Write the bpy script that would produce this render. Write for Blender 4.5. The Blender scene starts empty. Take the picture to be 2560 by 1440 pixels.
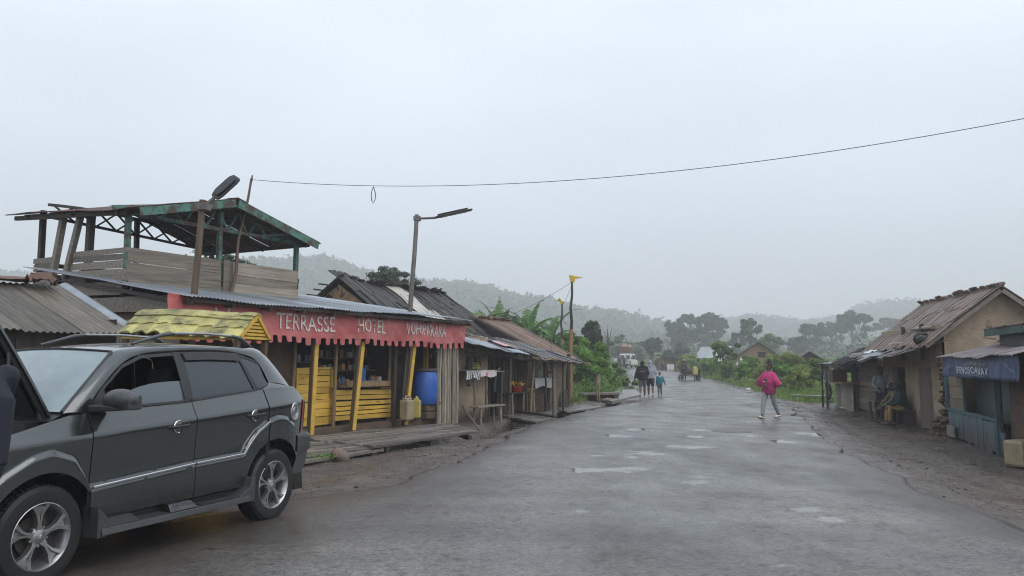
import bpy, bmesh, math, random
import numpy as np
from math import sin, cos, pi, radians, sqrt, atan2, exp
from mathutils import Vector, Matrix, noise as mnoise
random.seed(7); rng = np.random.default_rng(7)
S = bpy.context.scene; C = S.collection
# ---------------------------------------------------------------- camera
F = 2000.0; CX = 1280.0; CY = 720.0; H = 1.6; PITCH = math.atan(188/2000)
cam = bpy.data.cameras.new('camera'); camo = bpy.data.objects.new('camera', cam); C.objects.link(camo)
cam.sensor_width = 36; cam.lens = 36*F/2560; cam.clip_end = 5000; cam.clip_start = .05
camo.location = (0, 0, H); camo.rotation_euler = (pi/2+PITCH, 0, 0)
S.camera = camo
# ---------------------------------------------------------------- overcast sky and weak sun
SUN_EL, SUN_AZ = radians(48), radians(128)
w = bpy.data.worlds.new('World'); S.world = w; w.use_nodes = True
nt = w.node_tree; nt.nodes.clear()
def N(t, **k):
    n = nt.nodes.new(t)
    for a, b in k.items():
        setattr(n, a, b)
    return n
out = N('ShaderNodeOutputWorld'); bg = N('ShaderNodeBackground'); bg.inputs[1].default_value = .15
sky = N('ShaderNodeTexSky'); sky.sky_type = 'NISHITA'; sky.sun_disc = False
sky.sun_elevation = SUN_EL; sky.sun_rotation = SUN_AZ; sky.air_density = 1.0; sky.dust_density = 3.0
tc = N('ShaderNodeTexCoord'); sx = N('ShaderNodeSeparateXYZ')
mp = N('ShaderNodeMapping'); mp.inputs['Scale'].default_value = (1, 1, 2.6)
nz = N('ShaderNodeTexNoise'); nz.inputs['Scale'].default_value = 1.7; nz.inputs['Detail'].default_value = 4; nz.inputs['Roughness'].default_value = .45
cr = N('ShaderNodeValToRGB')          # cloud deck: brightness by height above the horizon
cr.color_ramp.elements[0].position = 0.0; cr.color_ramp.elements[0].color = (3.2, 3.46, 3.9, 1)
cr.color_ramp.elements[1].position = 1.0; cr.color_ramp.elements[1].color = (4.9, 5.35, 5.95, 1)
e = cr.color_ramp.elements.new(.16); e.color = (3.5, 3.86, 4.42, 1)
e = cr.color_ramp.elements.new(.42); e.color = (4.35, 4.75, 5.3, 1)
mr = N('ShaderNodeMapRange'); mr.inputs[1].default_value = .3; mr.inputs[2].default_value = .7; mr.inputs[3].default_value = .87; mr.inputs[4].default_value = 1.11
mul = N('ShaderNodeMixRGB', blend_type='MULTIPLY'); mul.inputs[0].default_value = 1
mix = N('ShaderNodeMixRGB'); mix.inputs[0].default_value = .93
L = nt.links.new
L(tc.outputs['Generated'], sx.inputs[0]); L(sx.outputs['Z'], cr.inputs[0])
L(tc.outputs['Generated'], mp.inputs[0]); L(mp.outputs[0], nz.inputs['Vector']); L(nz.outputs[0], mr.inputs[0])
L(cr.outputs[0], mul.inputs[1]); L(mr.outputs[0], mul.inputs[2])
L(sky.outputs[0], mix.inputs[1]); L(mul.outputs[0], mix.inputs[2])
L(mix.outputs[0], bg.inputs[0]); L(bg.outputs[0], out.inputs[0])
sl = bpy.data.lights.new('sun', 'SUN'); sl.energy = 1.1; sl.angle = radians(60); sl.color = (1, .97, .93)
so = bpy.data.objects.new('sun', sl); C.objects.link(so); so.rotation_euler = (pi/2-SUN_EL, 0, radians(180)-SUN_AZ)
so.location = (0, 0, 60)
S.view_settings.view_transform = 'Standard'; S.view_settings.look = 'None'; S.view_settings.gamma = 1; S.view_settings.exposure = .66
S.render.engine = 'CYCLES'; S.cycles.use_denoising = True; S.cycles.max_bounces = 6; S.cycles.volume_bounces = 1
S.cycles.transparent_max_bounces = 8; S.cycles.filter_width = 1.1; S.cycles.caustics_reflective = False; S.cycles.caustics_refractive = False
# ---------------------------------------------------------------- pixel helpers (photo pixel -> point of the place)
cp, sp = cos(PITCH), sin(PITCH)
def ray(px, py):
    x = (px-CX)/F; y = (CY-py)/F
    return Vector((x, cp-y*sp, sp+y*cp))
def G(px, py, z=0.0):
    r = ray(px, py); return Vector((0, 0, H)) + r*((z-H)/r.z)
def D(px, py, Y):
    r = ray(px, py); return Vector((0, 0, H)) + r*(Y/r.y)
class Frame:
    """upright frame: u along dir d, v to its left, z up"""
    def __init__(s, o, d):
        s.o = Vector((o[0], o[1], 0)); s.d = Vector((d[0], d[1], 0)).normalized(); s.n = Vector((-s.d.y, s.d.x, 0)); s.rz = atan2(s.d.y, s.d.x)
    def px(s, px, py, v=0.0):          # (u, z) of a pixel on the plane v
        r = ray(px, py); o = Vector((0, 0, H))
        t = (v-(o-s.o).dot(s.n))/r.dot(s.n); P = o+r*t
        return (P-s.o).dot(s.d), P.z
    def w(s, u, v, z=0.0): return s.o+s.d*u+s.n*v+Vector((0, 0, z))
    def uv(s, P): return (P-s.o).dot(s.d), (P-s.o).dot(s.n)
# ---------------------------------------------------------------- objects
def tag(o, label=None, cat=None, group=None, kind=None):
    for k, v in (('label', label), ('category', cat), ('group', group), ('kind', kind)):
        if v: o[k] = v
    return o
def thing(name, label, cat, loc=(0, 0, 0), rz=0.0, group=None):
    o = bpy.data.objects.new(name, None); C.objects.link(o); o.empty_display_size = .2
    o.location = loc; o.rotation_euler = (0, 0, rz)
    return tag(o, label, cat, group)
def copy_tree(o, parent=None):
    c = o.copy(); C.objects.link(c); c.parent = parent
    for ch in list(o.children): copy_tree(ch, c)
    return c
def shade(me, ang):
    if ang is None: return
    bm = bmesh.new(); bm.from_mesh(me)
    bmesh.ops.recalc_face_normals(bm, faces=bm.faces)
    for f in bm.faces: f.smooth = True
    for ed in bm.edges:
        if len(ed.link_faces) == 2 and ed.calc_face_angle(0) > ang: ed.smooth = False
    bm.to_mesh(me); bm.free()
class MB:
    def __init__(s): s.v = []; s.f = []; s.t = []; s.m = []
    def add(s, vs, fs, tone=.5, m=0):
        b = len(s.v); s.v += [tuple(p) for p in vs]
        for f in fs: s.f.append([i+b for i in f]); s.t.append(tone); s.m.append(m)
    def hexa(s, p, tone=.5, m=0):      # 8 corners: bottom 4 ccw then top 4
        s.add(p, [(3, 2, 1, 0), (4, 5, 6, 7), (0, 1, 5, 4), (1, 2, 6, 5), (2, 3, 7, 6), (3, 0, 4, 7)], tone, m)
    def box(s, c, sz, rz=0, tone=.5, m=0, M=None):
        hx, hy, hz = sz[0]/2, sz[1]/2, sz[2]/2
        R = M if M is not None else Matrix.Rotation(rz, 3, 'Z')
        c = Vector(c)
        s.hexa([c+R@Vector(q) for q in ((-hx, -hy, -hz), (hx, -hy, -hz), (hx, hy, -hz), (-hx, hy, -hz), (-hx, -hy, hz), (hx, -hy, hz), (hx, hy, hz), (-hx, hy, hz))], tone, m)
    def beam(s, p, q, w, h, tone=.5, m=0, up=(0, 0, 1)):
        p, q = Vector(p), Vector(q); d = (q-p).normalized(); u = Vector(up)
        if abs(d.dot(u)) > .98: u = Vector((0, 1, 0)) if abs(d.y) < .9 else Vector((1, 0, 0))
        a = d.cross(u).normalized()*(w/2); b = a.cross(d).normalized()*(h/2)
        s.hexa([p-a-b, p+a-b, q+a-b, q-a-b, p-a+b, p+a+b, q+a+b, q-a+b], tone, m)
    def tube(s, pts, r, n=8, tone=.5, m=0, cap=True, sy=1.0):
        pts = [Vector(p) for p in pts]; k = len(pts)
        if not hasattr(r, '__len__'): r = [r]*k
        vs = []; prev = None
        for i, p in enumerate(pts):
            d = (pts[min(i+1, k-1)]-pts[max(i-1, 0)]).normalized()
            if prev is None:
                u = Vector((0, 0, 1)) if abs(d.z) < .9 else Vector((1, 0, 0))
                a = d.cross(u).normalized()
            else:
                a = prev-d*prev.dot(d); a.normalize()
            prev = a; b = d.cross(a)
            for j in range(n):
                t = 2*pi*j/n; vs.append(p+(a*cos(t)+b*sin(t)*sy)*r[i])
        fs = [(i*n+j, i*n+(j+1) % n, (i+1)*n+(j+1) % n, (i+1)*n+j) for i in range(k-1) for j in range(n)]
        if cap: fs += [tuple(range(n-1, -1, -1)), tuple(range((k-1)*n, k*n))]
        s.add(vs, fs, tone, m)
    def lathe(s, prof, c=(0, 0, 0), n=24, axis='Z', tone=.5, m=0, cap=False):
        vs = []; c = Vector(c)
        for r, z in prof:
            for j in range(n):
                t = 2*pi*j/n; x, y = r*cos(t), r*sin(t)
                vs.append(c+(Vector((x, y, z)) if axis == 'Z' else Vector((x, z, y)) if axis == 'Y' else Vector((z, x, y))))
        k = len(prof)
        fs = [(i*n+j, i*n+(j+1) % n, (i+1)*n+(j+1) % n, (i+1)*n+j) for i in range(k-1) for j in range(n)]
        if cap: fs += [tuple(range(n-1, -1, -1)), tuple(range((k-1)*n, k*n))]
        s.add(vs, fs, tone, m)
    def ell(s, c, r, n=10, k=7, tone=.5, m=0, M=None):
        vs = []; c = Vector(c)
        for i in range(k+1):
            a = -pi/2+pi*i/k
            for j in range(n):
                t = 2*pi*j/n; q = Vector((r[0]*cos(a)*cos(t), r[1]*cos(a)*sin(t), r[2]*sin(a)))
                vs.append(c+(M@q if M is not None else q))
        s.add(vs, [(i*n+j, i*n+(j+1) % n, (i+1)*n+(j+1) % n, (i+1)*n+j) for i in range(k) for j in range(n)], tone, m)
    def grid(s, fn, nu, nv, tone=.5, m=0, closed=False):
        vs = [fn(i/nu, j/nv) for j in range(nv+1) for i in range(nu+1)]
        s.add(vs, [(j*(nu+1)+i, j*(nu+1)+i+1, (j+1)*(nu+1)+i+1, (j+1)*(nu+1)+i) for j in range(nv) for i in range(nu)], tone, m)
    def slab(s, fn, nu, nv, th, tone=.5, m=0):
        """grid with thickness th (vector or number along its own normal)"""
        P = [[Vector(fn(i/nu, j/nv)) for i in range(nu+1)] for j in range(nv+1)]
        Q = []
        for j in range(nv+1):
            row = []
            for i in range(nu+1):
                if isinstance(th, (int, float)):
                    du = P[j][min(i+1, nu)]-P[j][max(i-1, 0)]; dv = P[min(j+1, nv)][i]-P[max(j-1, 0)][i]
                    row.append(P[j][i]+du.cross(dv).normalized()*th)
                else: row.append(P[j][i]+Vector(th))
            Q.append(row)
        vs = [p for r in P for p in r]+[p for r in Q for p in r]; o = (nu+1)*(nv+1); W = nu+1
        fs = []
        for j in range(nv):
            for i in range(nu):
                a = j*W+i; fs += [(a, a+W, a+W+1, a+1), (o+a, o+a+1, o+a+W+1, o+a+W)]
        for i in range(nu): fs += [(i, i+1, o+i+1, o+i), (nv*W+i+1, nv*W+i, o+nv*W+i, o+nv*W+i+1)]
        for j in range(nv): fs += [((j+1)*W, j*W, o+j*W, o+(j+1)*W), (j*W+nu, (j+1)*W+nu, o+(j+1)*W+nu, o+j*W+nu)]
        s.add(vs, fs, tone, m)
    def prism(s, poly, ax, tone=.5, m=0):
        """closed polygon (3D points) pushed along vector ax"""
        n = len(poly); a = [Vector(p) for p in poly]; b = [p+Vector(ax) for p in a]
        s.add(a+b, [tuple(range(n-1, -1, -1)), tuple(range(n, 2*n))]+[(i, (i+1) % n, n+(i+1) % n, n+i) for i in range(n)], tone, m)
    def build(s, name, mat, parent=None, ang=None, bevel=0, subd=0, remesh=0, smooth=0):
        me = bpy.data.meshes.new(name); me.from_pydata(s.v, [], s.f); me.update()
        for mm in (mat if isinstance(mat, (list, tuple)) else [mat]): me.materials.append(mm)
        if any(s.m): me.polygons.foreach_set('material_index', s.m)
        at = me.attributes.new('tone', 'FLOAT', 'FACE'); at.data.foreach_set('value', s.t)
        shade(me, ang)
        o = bpy.data.objects.new(name, me); C.objects.link(o); o.parent = parent
        if remesh:
            r = o.modifiers.new('remesh', 'REMESH'); r.mode = 'VOXEL'; r.voxel_size = remesh; r.use_smooth_shade = True
            sm = o.modifiers.new('smooth', 'SMOOTH'); sm.iterations = smooth or 6; sm.factor = .5
        if bevel:
            b = o.modifiers.new('bevel', 'BEVEL'); b.width = bevel; b.segments = 2; b.limit_method = 'ANGLE'; b.angle_limit = radians(40)
        if subd:
            sd = o.modifiers.new('subd', 'SUBSURF'); sd.levels = subd; sd.render_levels = subd
        return o
def np_mesh(name, V, faces4, mat, parent=None, tone=None):
    me = bpy.data.meshes.new(name); n = len(V); k = len(faces4)
    me.vertices.add(n); me.vertices.foreach_set('co', np.asarray(V, np.float32).ravel())
    me.loops.add(k*4); me.loops.foreach_set('vertex_index', np.asarray(faces4, np.int32).ravel())
    me.polygons.add(k); me.polygons.foreach_set('loop_start', np.arange(k, dtype=np.int32)*4)
    me.update(calc_edges=True)
    for mm in (mat if isinstance(mat, (list, tuple)) else [mat]): me.materials.append(mm)
    if tone is not None:
        at = me.attributes.new('tone', 'FLOAT', 'FACE'); at.data.foreach_set('value', np.asarray(tone, np.float32))
    o = bpy.data.objects.new(name, me); C.objects.link(o); o.parent = parent
    return o
# ---------------------------------------------------------------- materials
MATS = {}
def mat(name, c1, c2=None, sc=4.0, rough=.7, bump=0.0, det=5, metal=0, spec=.5, stretch=(1, 1, 1), c3=None, sc3=1.2, t3=(.55, .65),
        tone=.7, coat=0, bsc=None, rvar=0.0, lowdirt=None, bdist=.02):
    if name in MATS: return MATS[name]
    m = bpy.data.materials.new(name); m.use_nodes = True; T = m.node_tree; nd = T.nodes; B = nd['Principled BSDF']
    lk = T.links.new
    B.inputs['Roughness'].default_value = rough; B.inputs['Metallic'].default_value = metal
    B.inputs['Specular IOR Level'].default_value = spec
    if coat: B.inputs['Coat Weight'].default_value = coat; B.inputs['Coat Roughness'].default_value = .06
    tcn = nd.new('ShaderNodeTexCoord'); mpn = nd.new('ShaderNodeMapping'); mpn.inputs['Scale'].default_value = stretch
    lk(tcn.outputs['Object'], mpn.inputs[0])
    nzn = nd.new('ShaderNodeTexNoise'); nzn.inputs['Scale'].default_value = sc; nzn.inputs['Detail'].default_value = det; nzn.inputs['Roughness'].default_value = .62
    lk(mpn.outputs[0], nzn.inputs['Vector'])
    rp = nd.new('ShaderNodeMapRange'); rp.inputs[1].default_value = .32; rp.inputs[2].default_value = .68; lk(nzn.outputs[0], rp.inputs[0])
    mx = nd.new('ShaderNodeMixRGB'); mx.inputs[1].default_value = (*c1, 1); mx.inputs[2].default_value = (*(c2 or c1), 1)
    lk(rp.outputs[0], mx.inputs[0]); col = mx.outputs[0]
    if c3:
        n3 = nd.new('ShaderNodeTexNoise'); n3.inputs['Scale'].default_value = sc3; n3.inputs['Detail'].default_value = 6; n3.inputs['Roughness'].default_value = .65
        lk(mpn.outputs[0] if sc3 > 0 else tcn.outputs['Object'], n3.inputs['Vector'])
        r3 = nd.new('ShaderNodeMapRange'); r3.inputs[1].default_value = t3[0]; r3.inputs[2].default_value = t3[1]; lk(n3.outputs[0], r3.inputs[0])
        m3 = nd.new('ShaderNodeMixRGB'); m3.inputs[2].default_value = (*c3, 1); lk(r3.outputs[0], m3.inputs[0]); lk(col, m3.inputs[1]); col = m3.outputs[0]
    if lowdirt:                        # splashed mud: (colour, height it reaches)
        sp_ = nd.new('ShaderNodeSeparateXYZ'); lk(tcn.outputs['Object'], sp_.inputs[0])
        ad = nd.new('ShaderNodeMath'); ad.operation = 'MULTIPLY_ADD'; lk(nzn.outputs[0], ad.inputs[0]); ad.inputs[1].default_value = -lowdirt[1]*1.4; lk(sp_.outputs['Z'], ad.inputs[2])
        rl = nd.new('ShaderNodeMapRange'); rl.inputs[1].default_value = lowdirt[1]*.5; rl.inputs[2].default_value = -lowdirt[1]*.6; lk(ad.outputs[0], rl.inputs[0])
        ml = nd.new('ShaderNodeMixRGB'); ml.inputs[2].default_value = (*lowdirt[0], 1); lk(rl.outputs[0], ml.inputs[0]); lk(col, ml.inputs[1]); col = ml.outputs[0]
    if tone:
        at = nd.new('ShaderNodeAttribute'); at.attribute_name = 'tone'
        mt = nd.new('ShaderNodeMath'); mt.operation = 'MULTIPLY_ADD'; lk(at.outputs['Fac'], mt.inputs[0]); mt.inputs[1].default_value = tone; mt.inputs[2].default_value = 1-tone/2
        mm = nd.new('ShaderNodeMixRGB'); mm.blend_type = 'MULTIPLY'; mm.inputs[0].default_value = 1; lk(col, mm.inputs[1]); lk(mt.outputs[0], mm.inputs[2]); col = mm.outputs[0]
    lk(col, B.inputs['Base Color'])
    if rvar:
        rr = nd.new('ShaderNodeMapRange'); rr.inputs[3].default_value = max(rough-rvar, .02); rr.inputs[4].default_value = min(rough+rvar, 1)
        rr.inputs[1].default_value = .35; rr.inputs[2].default_value = .65; lk(nzn.outputs[0], rr.inputs[0]); lk(rr.outputs[0], B.inputs['Roughness'])
    if bump:
        bn = nd.new('ShaderNodeBump'); bn.inputs['Strength'].default_value = bump; bn.inputs['Distance'].default_value = bdist
        nb = nzn
        if bsc:
            nb = nd.new('ShaderNodeTexNoise'); nb.inputs['Scale'].default_value = bsc; nb.inputs['Detail'].default_value = 5; lk(mpn.outputs[0], nb.inputs['Vector'])
        lk(nb.outputs[0], bn.inputs['Height']); lk(bn.outputs[0], B.inputs['Normal'])
    MATS[name] = m; return m
M_ = mat
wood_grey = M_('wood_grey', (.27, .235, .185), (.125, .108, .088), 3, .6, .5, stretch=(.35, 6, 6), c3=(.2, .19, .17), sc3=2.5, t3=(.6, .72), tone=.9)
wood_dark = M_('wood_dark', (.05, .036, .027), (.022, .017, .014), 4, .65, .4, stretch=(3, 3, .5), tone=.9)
wood_brown = M_('wood_brown', (.14, .09, .05), (.07, .045, .027), 4, .6, .4, stretch=(4, 4, .5), tone=.8)
wood_pale = M_('wood_pale', (.3, .21, .11), (.17, .11, .06), 4, .6, .4, stretch=(4, 4, .5), tone=.6)
plank_deck = M_('plank_deck', (.20, .18, .16), (.09, .08, .07), 3, .38, .5, stretch=(.4, 6, 6), tone=.9, rvar=.12)
yellow_paint = M_('yellow_paint', (.66, .42, .065), (.48, .29, .045), 3, .55, .2, stretch=(.6, 2, 2), c3=(.12, .075, .03), sc3=5, t3=(.62, .7), tone=.5)
green_paint = M_('green_paint', (.075, .20, .155), (.04, .115, .09), 4, .6, .2, c3=(.06, .04, .028), sc3=4, t3=(.46, .56), tone=.5)
blue_paint = M_('blue_paint', (.10, .175, .215), (.06, .11, .14), 3, .5, .3, stretch=(4, 4, .6), lowdirt=((.05, .04, .033), .55), tone=.5)
teal_paint = M_('teal_paint', (.055, .13, .15), (.03, .075, .085), 3, .55, .2, tone=.5)
mud_wall = M_('mud_wall', (.42, .33, .23), (.29, .225, .155), 2.2, .9, .7, c3=(.11, .075, .05), sc3=3.1, t3=(.6, .7), bsc=9, lowdirt=((.06, .045, .035), .5), tone=.3, bdist=.04)
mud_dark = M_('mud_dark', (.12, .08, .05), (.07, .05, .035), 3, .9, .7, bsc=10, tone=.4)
tin_grey = M_('tin_grey', (.30, .33, .36), (.2, .22, .25), 1.6, .38, .1, metal=.35, stretch=(1, 2, 2), c3=(.14, .09, .06), sc3=2, t3=(.66, .74), tone=.5, rvar=.1)
tin_old = M_('tin_old', (.13, .115, .095), (.08, .07, .055), 3, .5, .15, metal=.2, stretch=(5, .5, .5), c3=(.2, .18, .12), sc3=2, t3=(.55, .7), tone=.6)
tin_rust = M_('tin_rust', (.12, .06, .045), (.06, .035, .03), 2, .55, .15, metal=.2, c3=(.16, .07, .04), sc3=1.5, t3=(.5, .62), tone=.6)
tin_dark = M_('tin_dark', (.045, .05, .055), (.025, .027, .03), 2, .55, .1, metal=.1, tone=.5)
bark_roof = M_('bark_roof', (.04, .033, .028), (.018, .015, .013), 3, .6, .5, tone=1.1)
bamboo_roof = M_('bamboo_roof', (.21, .13, .085), (.11, .07, .048), 2, .55, .4, tone=.9)
brown_roof = M_('brown_roof', (.17, .10, .064), (.08, .05, .035), 2, .5, .4, tone=.9)
straw = M_('straw', (.3, .19, .09), (.17, .1, .05), 20, .9, .4, tone=.6)
bamboo_pole = M_('bamboo_pole', (.34, .295, .23), (.2, .17, .13), 5, .5, .2, stretch=(4, 4, .7), tone=.7)
red_cloth = M_('red_cloth', (.48, .12, .115), (.38, .08, .08), 1.2, .45, .25, bsc=5, c3=(.54, .23, .21), sc3=1.1, t3=(.5, .75), tone=.3, bdist=.05)
blue_cloth = M_('blue_cloth', (.05, .085, .2), (.03, .05, .12), 2, .5, .2, bsc=6, c3=(.12, .14, .2), sc3=2, t3=(.6, .75), tone=.3)
white_paint = M_('white_paint', (.72, .7, .66), (.55, .52, .48), 14, .6, 0, c3=(.40, .10, .10), sc3=9, t3=(.575, .61), tone=.2)
white_cloth = M_('white_cloth', (.7, .7, .72), (.5, .5, .54), 5, .8, .2, tone=.4)
pattern_cloth = M_('pattern_cloth', (.66, .64, .64), (.12, .12, .13), 22, .8, .1, det=1, tone=.3)
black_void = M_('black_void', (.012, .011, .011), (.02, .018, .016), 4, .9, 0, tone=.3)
rubber = M_('rubber', (.011, .011, .012), (.007, .007, .007), 8, .6, .15, tone=.3)
blue_plastic = M_('blue_plastic', (.03, .115, .42), (.022, .085, .33), 2, .35, .05, c3=(.05, .14, .4), sc3=6, t3=(.55, .7), tone=.3)
yellow_plastic = M_('yellow_plastic', (.46, .39, .10), (.36, .3, .09), 4, .45, .05, c3=(.2, .14, .06), sc3=4, t3=(.6, .7), tone=.5)
cream_plastic = M_('cream_plastic', (.34, .28, .17), (.24, .195, .12), 5, .5, .08, c3=(.15, .1, .05), sc3=4, t3=(.58, .7), tone=.4)
red_plastic = M_('red_plastic', (.5, .035, .04), None, 3, .35, tone=.2)
stone = M_('stone', (.2, .14, .11), (.11, .085, .07), 6, .8, .6, tone=.6)
grey_metal = M_('grey_metal', (.16, .15, .135), (.09, .08, .07), 4, .5, .15, tone=.5, metal=.2)
lamp_dark = M_('lamp_dark', (.035, .037, .042), (.02, .02, .024), 4, .45, .05, tone=.4)
lamp_panel = M_('lamp_panel', (.4, .36, .27), (.3, .26, .2), 4, .4, tone=.3)
wire_mat = M_('wire_mat', (.02, .02, .022), None, 3, .6, tone=0)
leaf_green = M_('leaf_green', (.16, .25, .055), (.09, .155, .036), .8, .45, tone=1.2)
leaf_bright = M_('leaf_bright', (.20, .36, .06), (.11, .22, .04), .8, .45, tone=1.2)
leaf_dark = M_('leaf_dark', (.05, .09, .035), (.032, .06, .026), .8, .5, tone=1.2)
leaf_grey = M_('leaf_grey', (.085, .12, .06), (.055, .08, .042), .5, .6, tone=1.1)
leaf_yellow = M_('leaf_yellow', (.30, .36, .09), (.19, .25, .06), .8, .5, tone=1.0)
banana_leaf = M_('banana_leaf', (.12, .23, .065), (.075, .15, .04), 1.5, .4, .1, tone=1.0)
grass_mat = M_('grass_mat', (.20, .29, .06), (.12, .19, .045), .6, .6, tone=1.2)
trunk_mat = M_('trunk_mat', (.09, .075, .06), (.05, .04, .033), 5, .8, .4, stretch=(3, 3, .5), tone=.5)

# translucent leaves
for lm in (leaf_green, leaf_bright, leaf_dark, leaf_grey, leaf_yellow, banana_leaf, grass_mat):
    T = lm.node_tree; B = T.nodes['Principled BSDF']; o_ = T.nodes['Material Output']
    tr = T.nodes.new('ShaderNodeBsdfTranslucent'); mxs = T.nodes.new('ShaderNodeMixShader'); mxs.inputs[0].default_value = .5
    T.links.new(B.inputs['Base Color'].links[0].from_socket, tr.inputs[0]); T.links.new(B.outputs[0], mxs.inputs[1]); T.links.new(tr.outputs[0], mxs.inputs[2]); T.links.new(mxs.outputs[0], o_.inputs[0])
# ================================================================ terrain and road
def interp(xs, ys):
    xs = list(xs); ys = list(ys)
    return lambda t: float(np.interp(t, xs, ys))
XL = interp([-5, 4, 7.5, 10.0, 12.7, 15.8, 20.8, 28.6, 40, 55, 68, 90, 118, 145, 190], [-5.6, -5.2, -3.9, -1.9, -.9, -.35, .55, 2.95, 6.2, 8.8, 10.6, 13, 14.6, 13.5, 6])
XR = interp([-5, 4, 7.6, 9.9, 12.7, 15.1, 21, 24.2, 30, 41.5, 65, 88, 115, 145, 190], [4.4, 4.6, 4.85, 5.1, 5.6, 6.0, 7.7, 8.6, 10.2, 12.5, 16.2, 18.6, 20.7, 20, 13])
def sstep(a, b, x):
    t = min(max((x-a)/(b-a), 0), 1); return t*t*(3-2*t)
DITCH = [Vector((-3.6, 13.9)), Vector((-1.2, 18.3)), Vector((.0, 22.2)), Vector((.9, 24.4)), Vector((2.3, 28.2)), Vector((4.9, 33.5))]
def ddist(x, y):
    p = Vector((x, y)); best = 9
    for a, b in zip(DITCH, DITCH[1:]):
        d = b-a; t = max(0, min(1, (p-a).dot(d)/d.dot(d))); best = min(best, (p-a-d*t).length)
    return best
def rise(y):
    return .85*(min(max(y-40, 0), 85)/75)**1.5
def HG(x, y, fine=True):
    z = rise(y)
    r = XR(y); l = XL(y)
    z -= .2*sstep(r+.1, r+1.6, x)*sstep(0, 8, y)*(1-sstep(34, 44, y))
    z += .35*sstep(r+3, r+12, x)*sstep(38, 50, y)
    z += .30*sstep(l-.6, l-3.5, x)*sstep(30, 36, y)
    if x > -8 and x < 8 and 12 < y < 36:
        d = ddist(x, y); z -= .95*(1-sstep(.38, .72, d))*sstep(13, 17, y)*(1-sstep(28, 32, y)*.6)
    if fine:
        z += (.03*mnoise.noise(Vector((x*1.1, y*1.1, 0)))+.045*mnoise.noise(Vector(((x-.25*y)*2.6, y*.22, 3)))+.015*mnoise.noise(Vector((x*4.5, y*4.5, 6))))*(1 if (x < l-.2 or x > r+.2) else .2)
    if y > 160: z += min((y-160)*.03, 9)
    return z
xs = np.concatenate([[-1400, -900, -600, -400, -250, -160, -110, -80, -60, -45, -34, -26, -20], np.arange(-16, 20.01, .2), np.arange(20.5, 36, .6), [38, 42, 48, 56, 66, 80, 100, 140, 200, 300, 450, 650, 900, 1400]])
ys = np.concatenate([[-60, -30, -15, -8, -4], np.arange(0, 45, .22), np.arange(45, 80, .8), np.arange(80, 170, 3), [180, 200, 230, 270, 320, 400, 500, 650, 900, 1300]])
V = np.array([(x, y, HG(x, y)-.012) for y in ys for x in xs]); nx = len(xs); ny = len(ys)
ii, jj = np.meshgrid(np.arange(nx-1), np.arange(ny-1)); a = (jj*nx+ii).ravel()
ground_mat = M_('ground_mud', (.085, .062, .046), (.045, .034, .027), 1.1, .42, .9, c3=(.12, .1, .085), sc3=1.7, t3=(.5, .7), bsc=14, rvar=.3, tone=0, bdist=.05)
# grass away from the shops, mud by the road: a mask on position
T = ground_mat.node_tree; B = T.nodes['Principled BSDF']; src = B.inputs['Base Color'].links[0].from_socket
geo = T.nodes.new('ShaderNodeAttribute'); geo.attribute_name = 'grass'
gm = T.nodes.new('ShaderNodeMixRGB'); gm.inputs[2].default_value = (.06, .095, .028, 1); T.links.new(geo.outputs['Fac'], gm.inputs[0]); T.links.new(src, gm.inputs[1]); T.links.new(gm.outputs[0], B.inputs['Base Color'])
rg_ = T.nodes.new('ShaderNodeMix'); T.links.new(geo.outputs['Fac'], rg_.inputs[0]); T.links.new(B.inputs['Roughness'].links[0].from_socket, rg_.inputs[2]); rg_.inputs[3].default_value = 1.0; T.links.new(rg_.outputs[0], B.inputs['Roughness'])
sg_ = T.nodes.new('ShaderNodeMapRange'); sg_.inputs[3].default_value = .5; sg_.inputs[4].default_value = 0.0; T.links.new(geo.outputs['Fac'], sg_.inputs[0]); T.links.new(sg_.outputs[0], B.inputs['Specular IOR Level'])
ground = np_mesh('ground', V, np.stack([a, a+1, a+nx+1, a+nx], 1), ground_mat)
def grassy(x, y):
    r = XR(y); l = XL(y); n = .5*mnoise.noise(Vector((x*.6, y*.6, 3)))
    g = sstep(35, 39, y+n*4)*sstep(r+.5, r+1.6, x+n)
    g = max(g, sstep(29, 33, y+n*3)*sstep(l-1.0, l-2.2, x+n)*(1-.0))
    if y > 70: g = max(g, sstep(l-.2, l-1, x), sstep(r+.2, r+1, x))
    if y > 190: g = 1.0
    if y > 190: return g
    return g if not (l-.1 < x < r+.1) else 0
at = ground.data.attributes.new('grass', 'FLOAT', 'POINT'); at.data.foreach_set('value', np.array([grassy(x, y) for y in ys for x in xs], np.float32))
ground['kind'] = 'structure'
for p in ground.data.polygons: p.use_smooth = True
# road: asphalt sheet with ragged edges
asphalt = M_('asphalt', (.165, .155, .142), (.055, .052, .047), 30, .5, .5, det=6, tone=0, bsc=40, bdist=.012)
T = asphalt.node_tree; B = T.nodes['Principled BSDF']; lk = T.links.new
tcn = T.nodes.new('ShaderNodeTexCoord')
mpa = T.nodes.new('ShaderNodeMapping'); mpa.inputs['Rotation'].default_value = (0, 0, radians(-20)); mpa.inputs['Scale'].default_value = (.75, .42, 1); lk(tcn.outputs['Object'], mpa.inputs[0])
n1 = T.nodes.new('ShaderNodeTexNoise'); n1.inputs['Scale'].default_value = 1.5; n1.inputs['Detail'].default_value = 5; n1.inputs['Roughness'].default_value = .6; lk(mpa.outputs[0], n1.inputs['Vector'])
r1 = T.nodes.new('ShaderNodeMapRange'); r1.inputs[1].default_value = .3; r1.inputs[2].default_value = .66; r1.inputs[3].default_value = .55; r1.inputs[4].default_value = .25; lk(n1.outputs[0], r1.inputs[0])
pud = T.nodes.new('ShaderNodeAttribute'); pud.attribute_name = 'wet'
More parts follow.
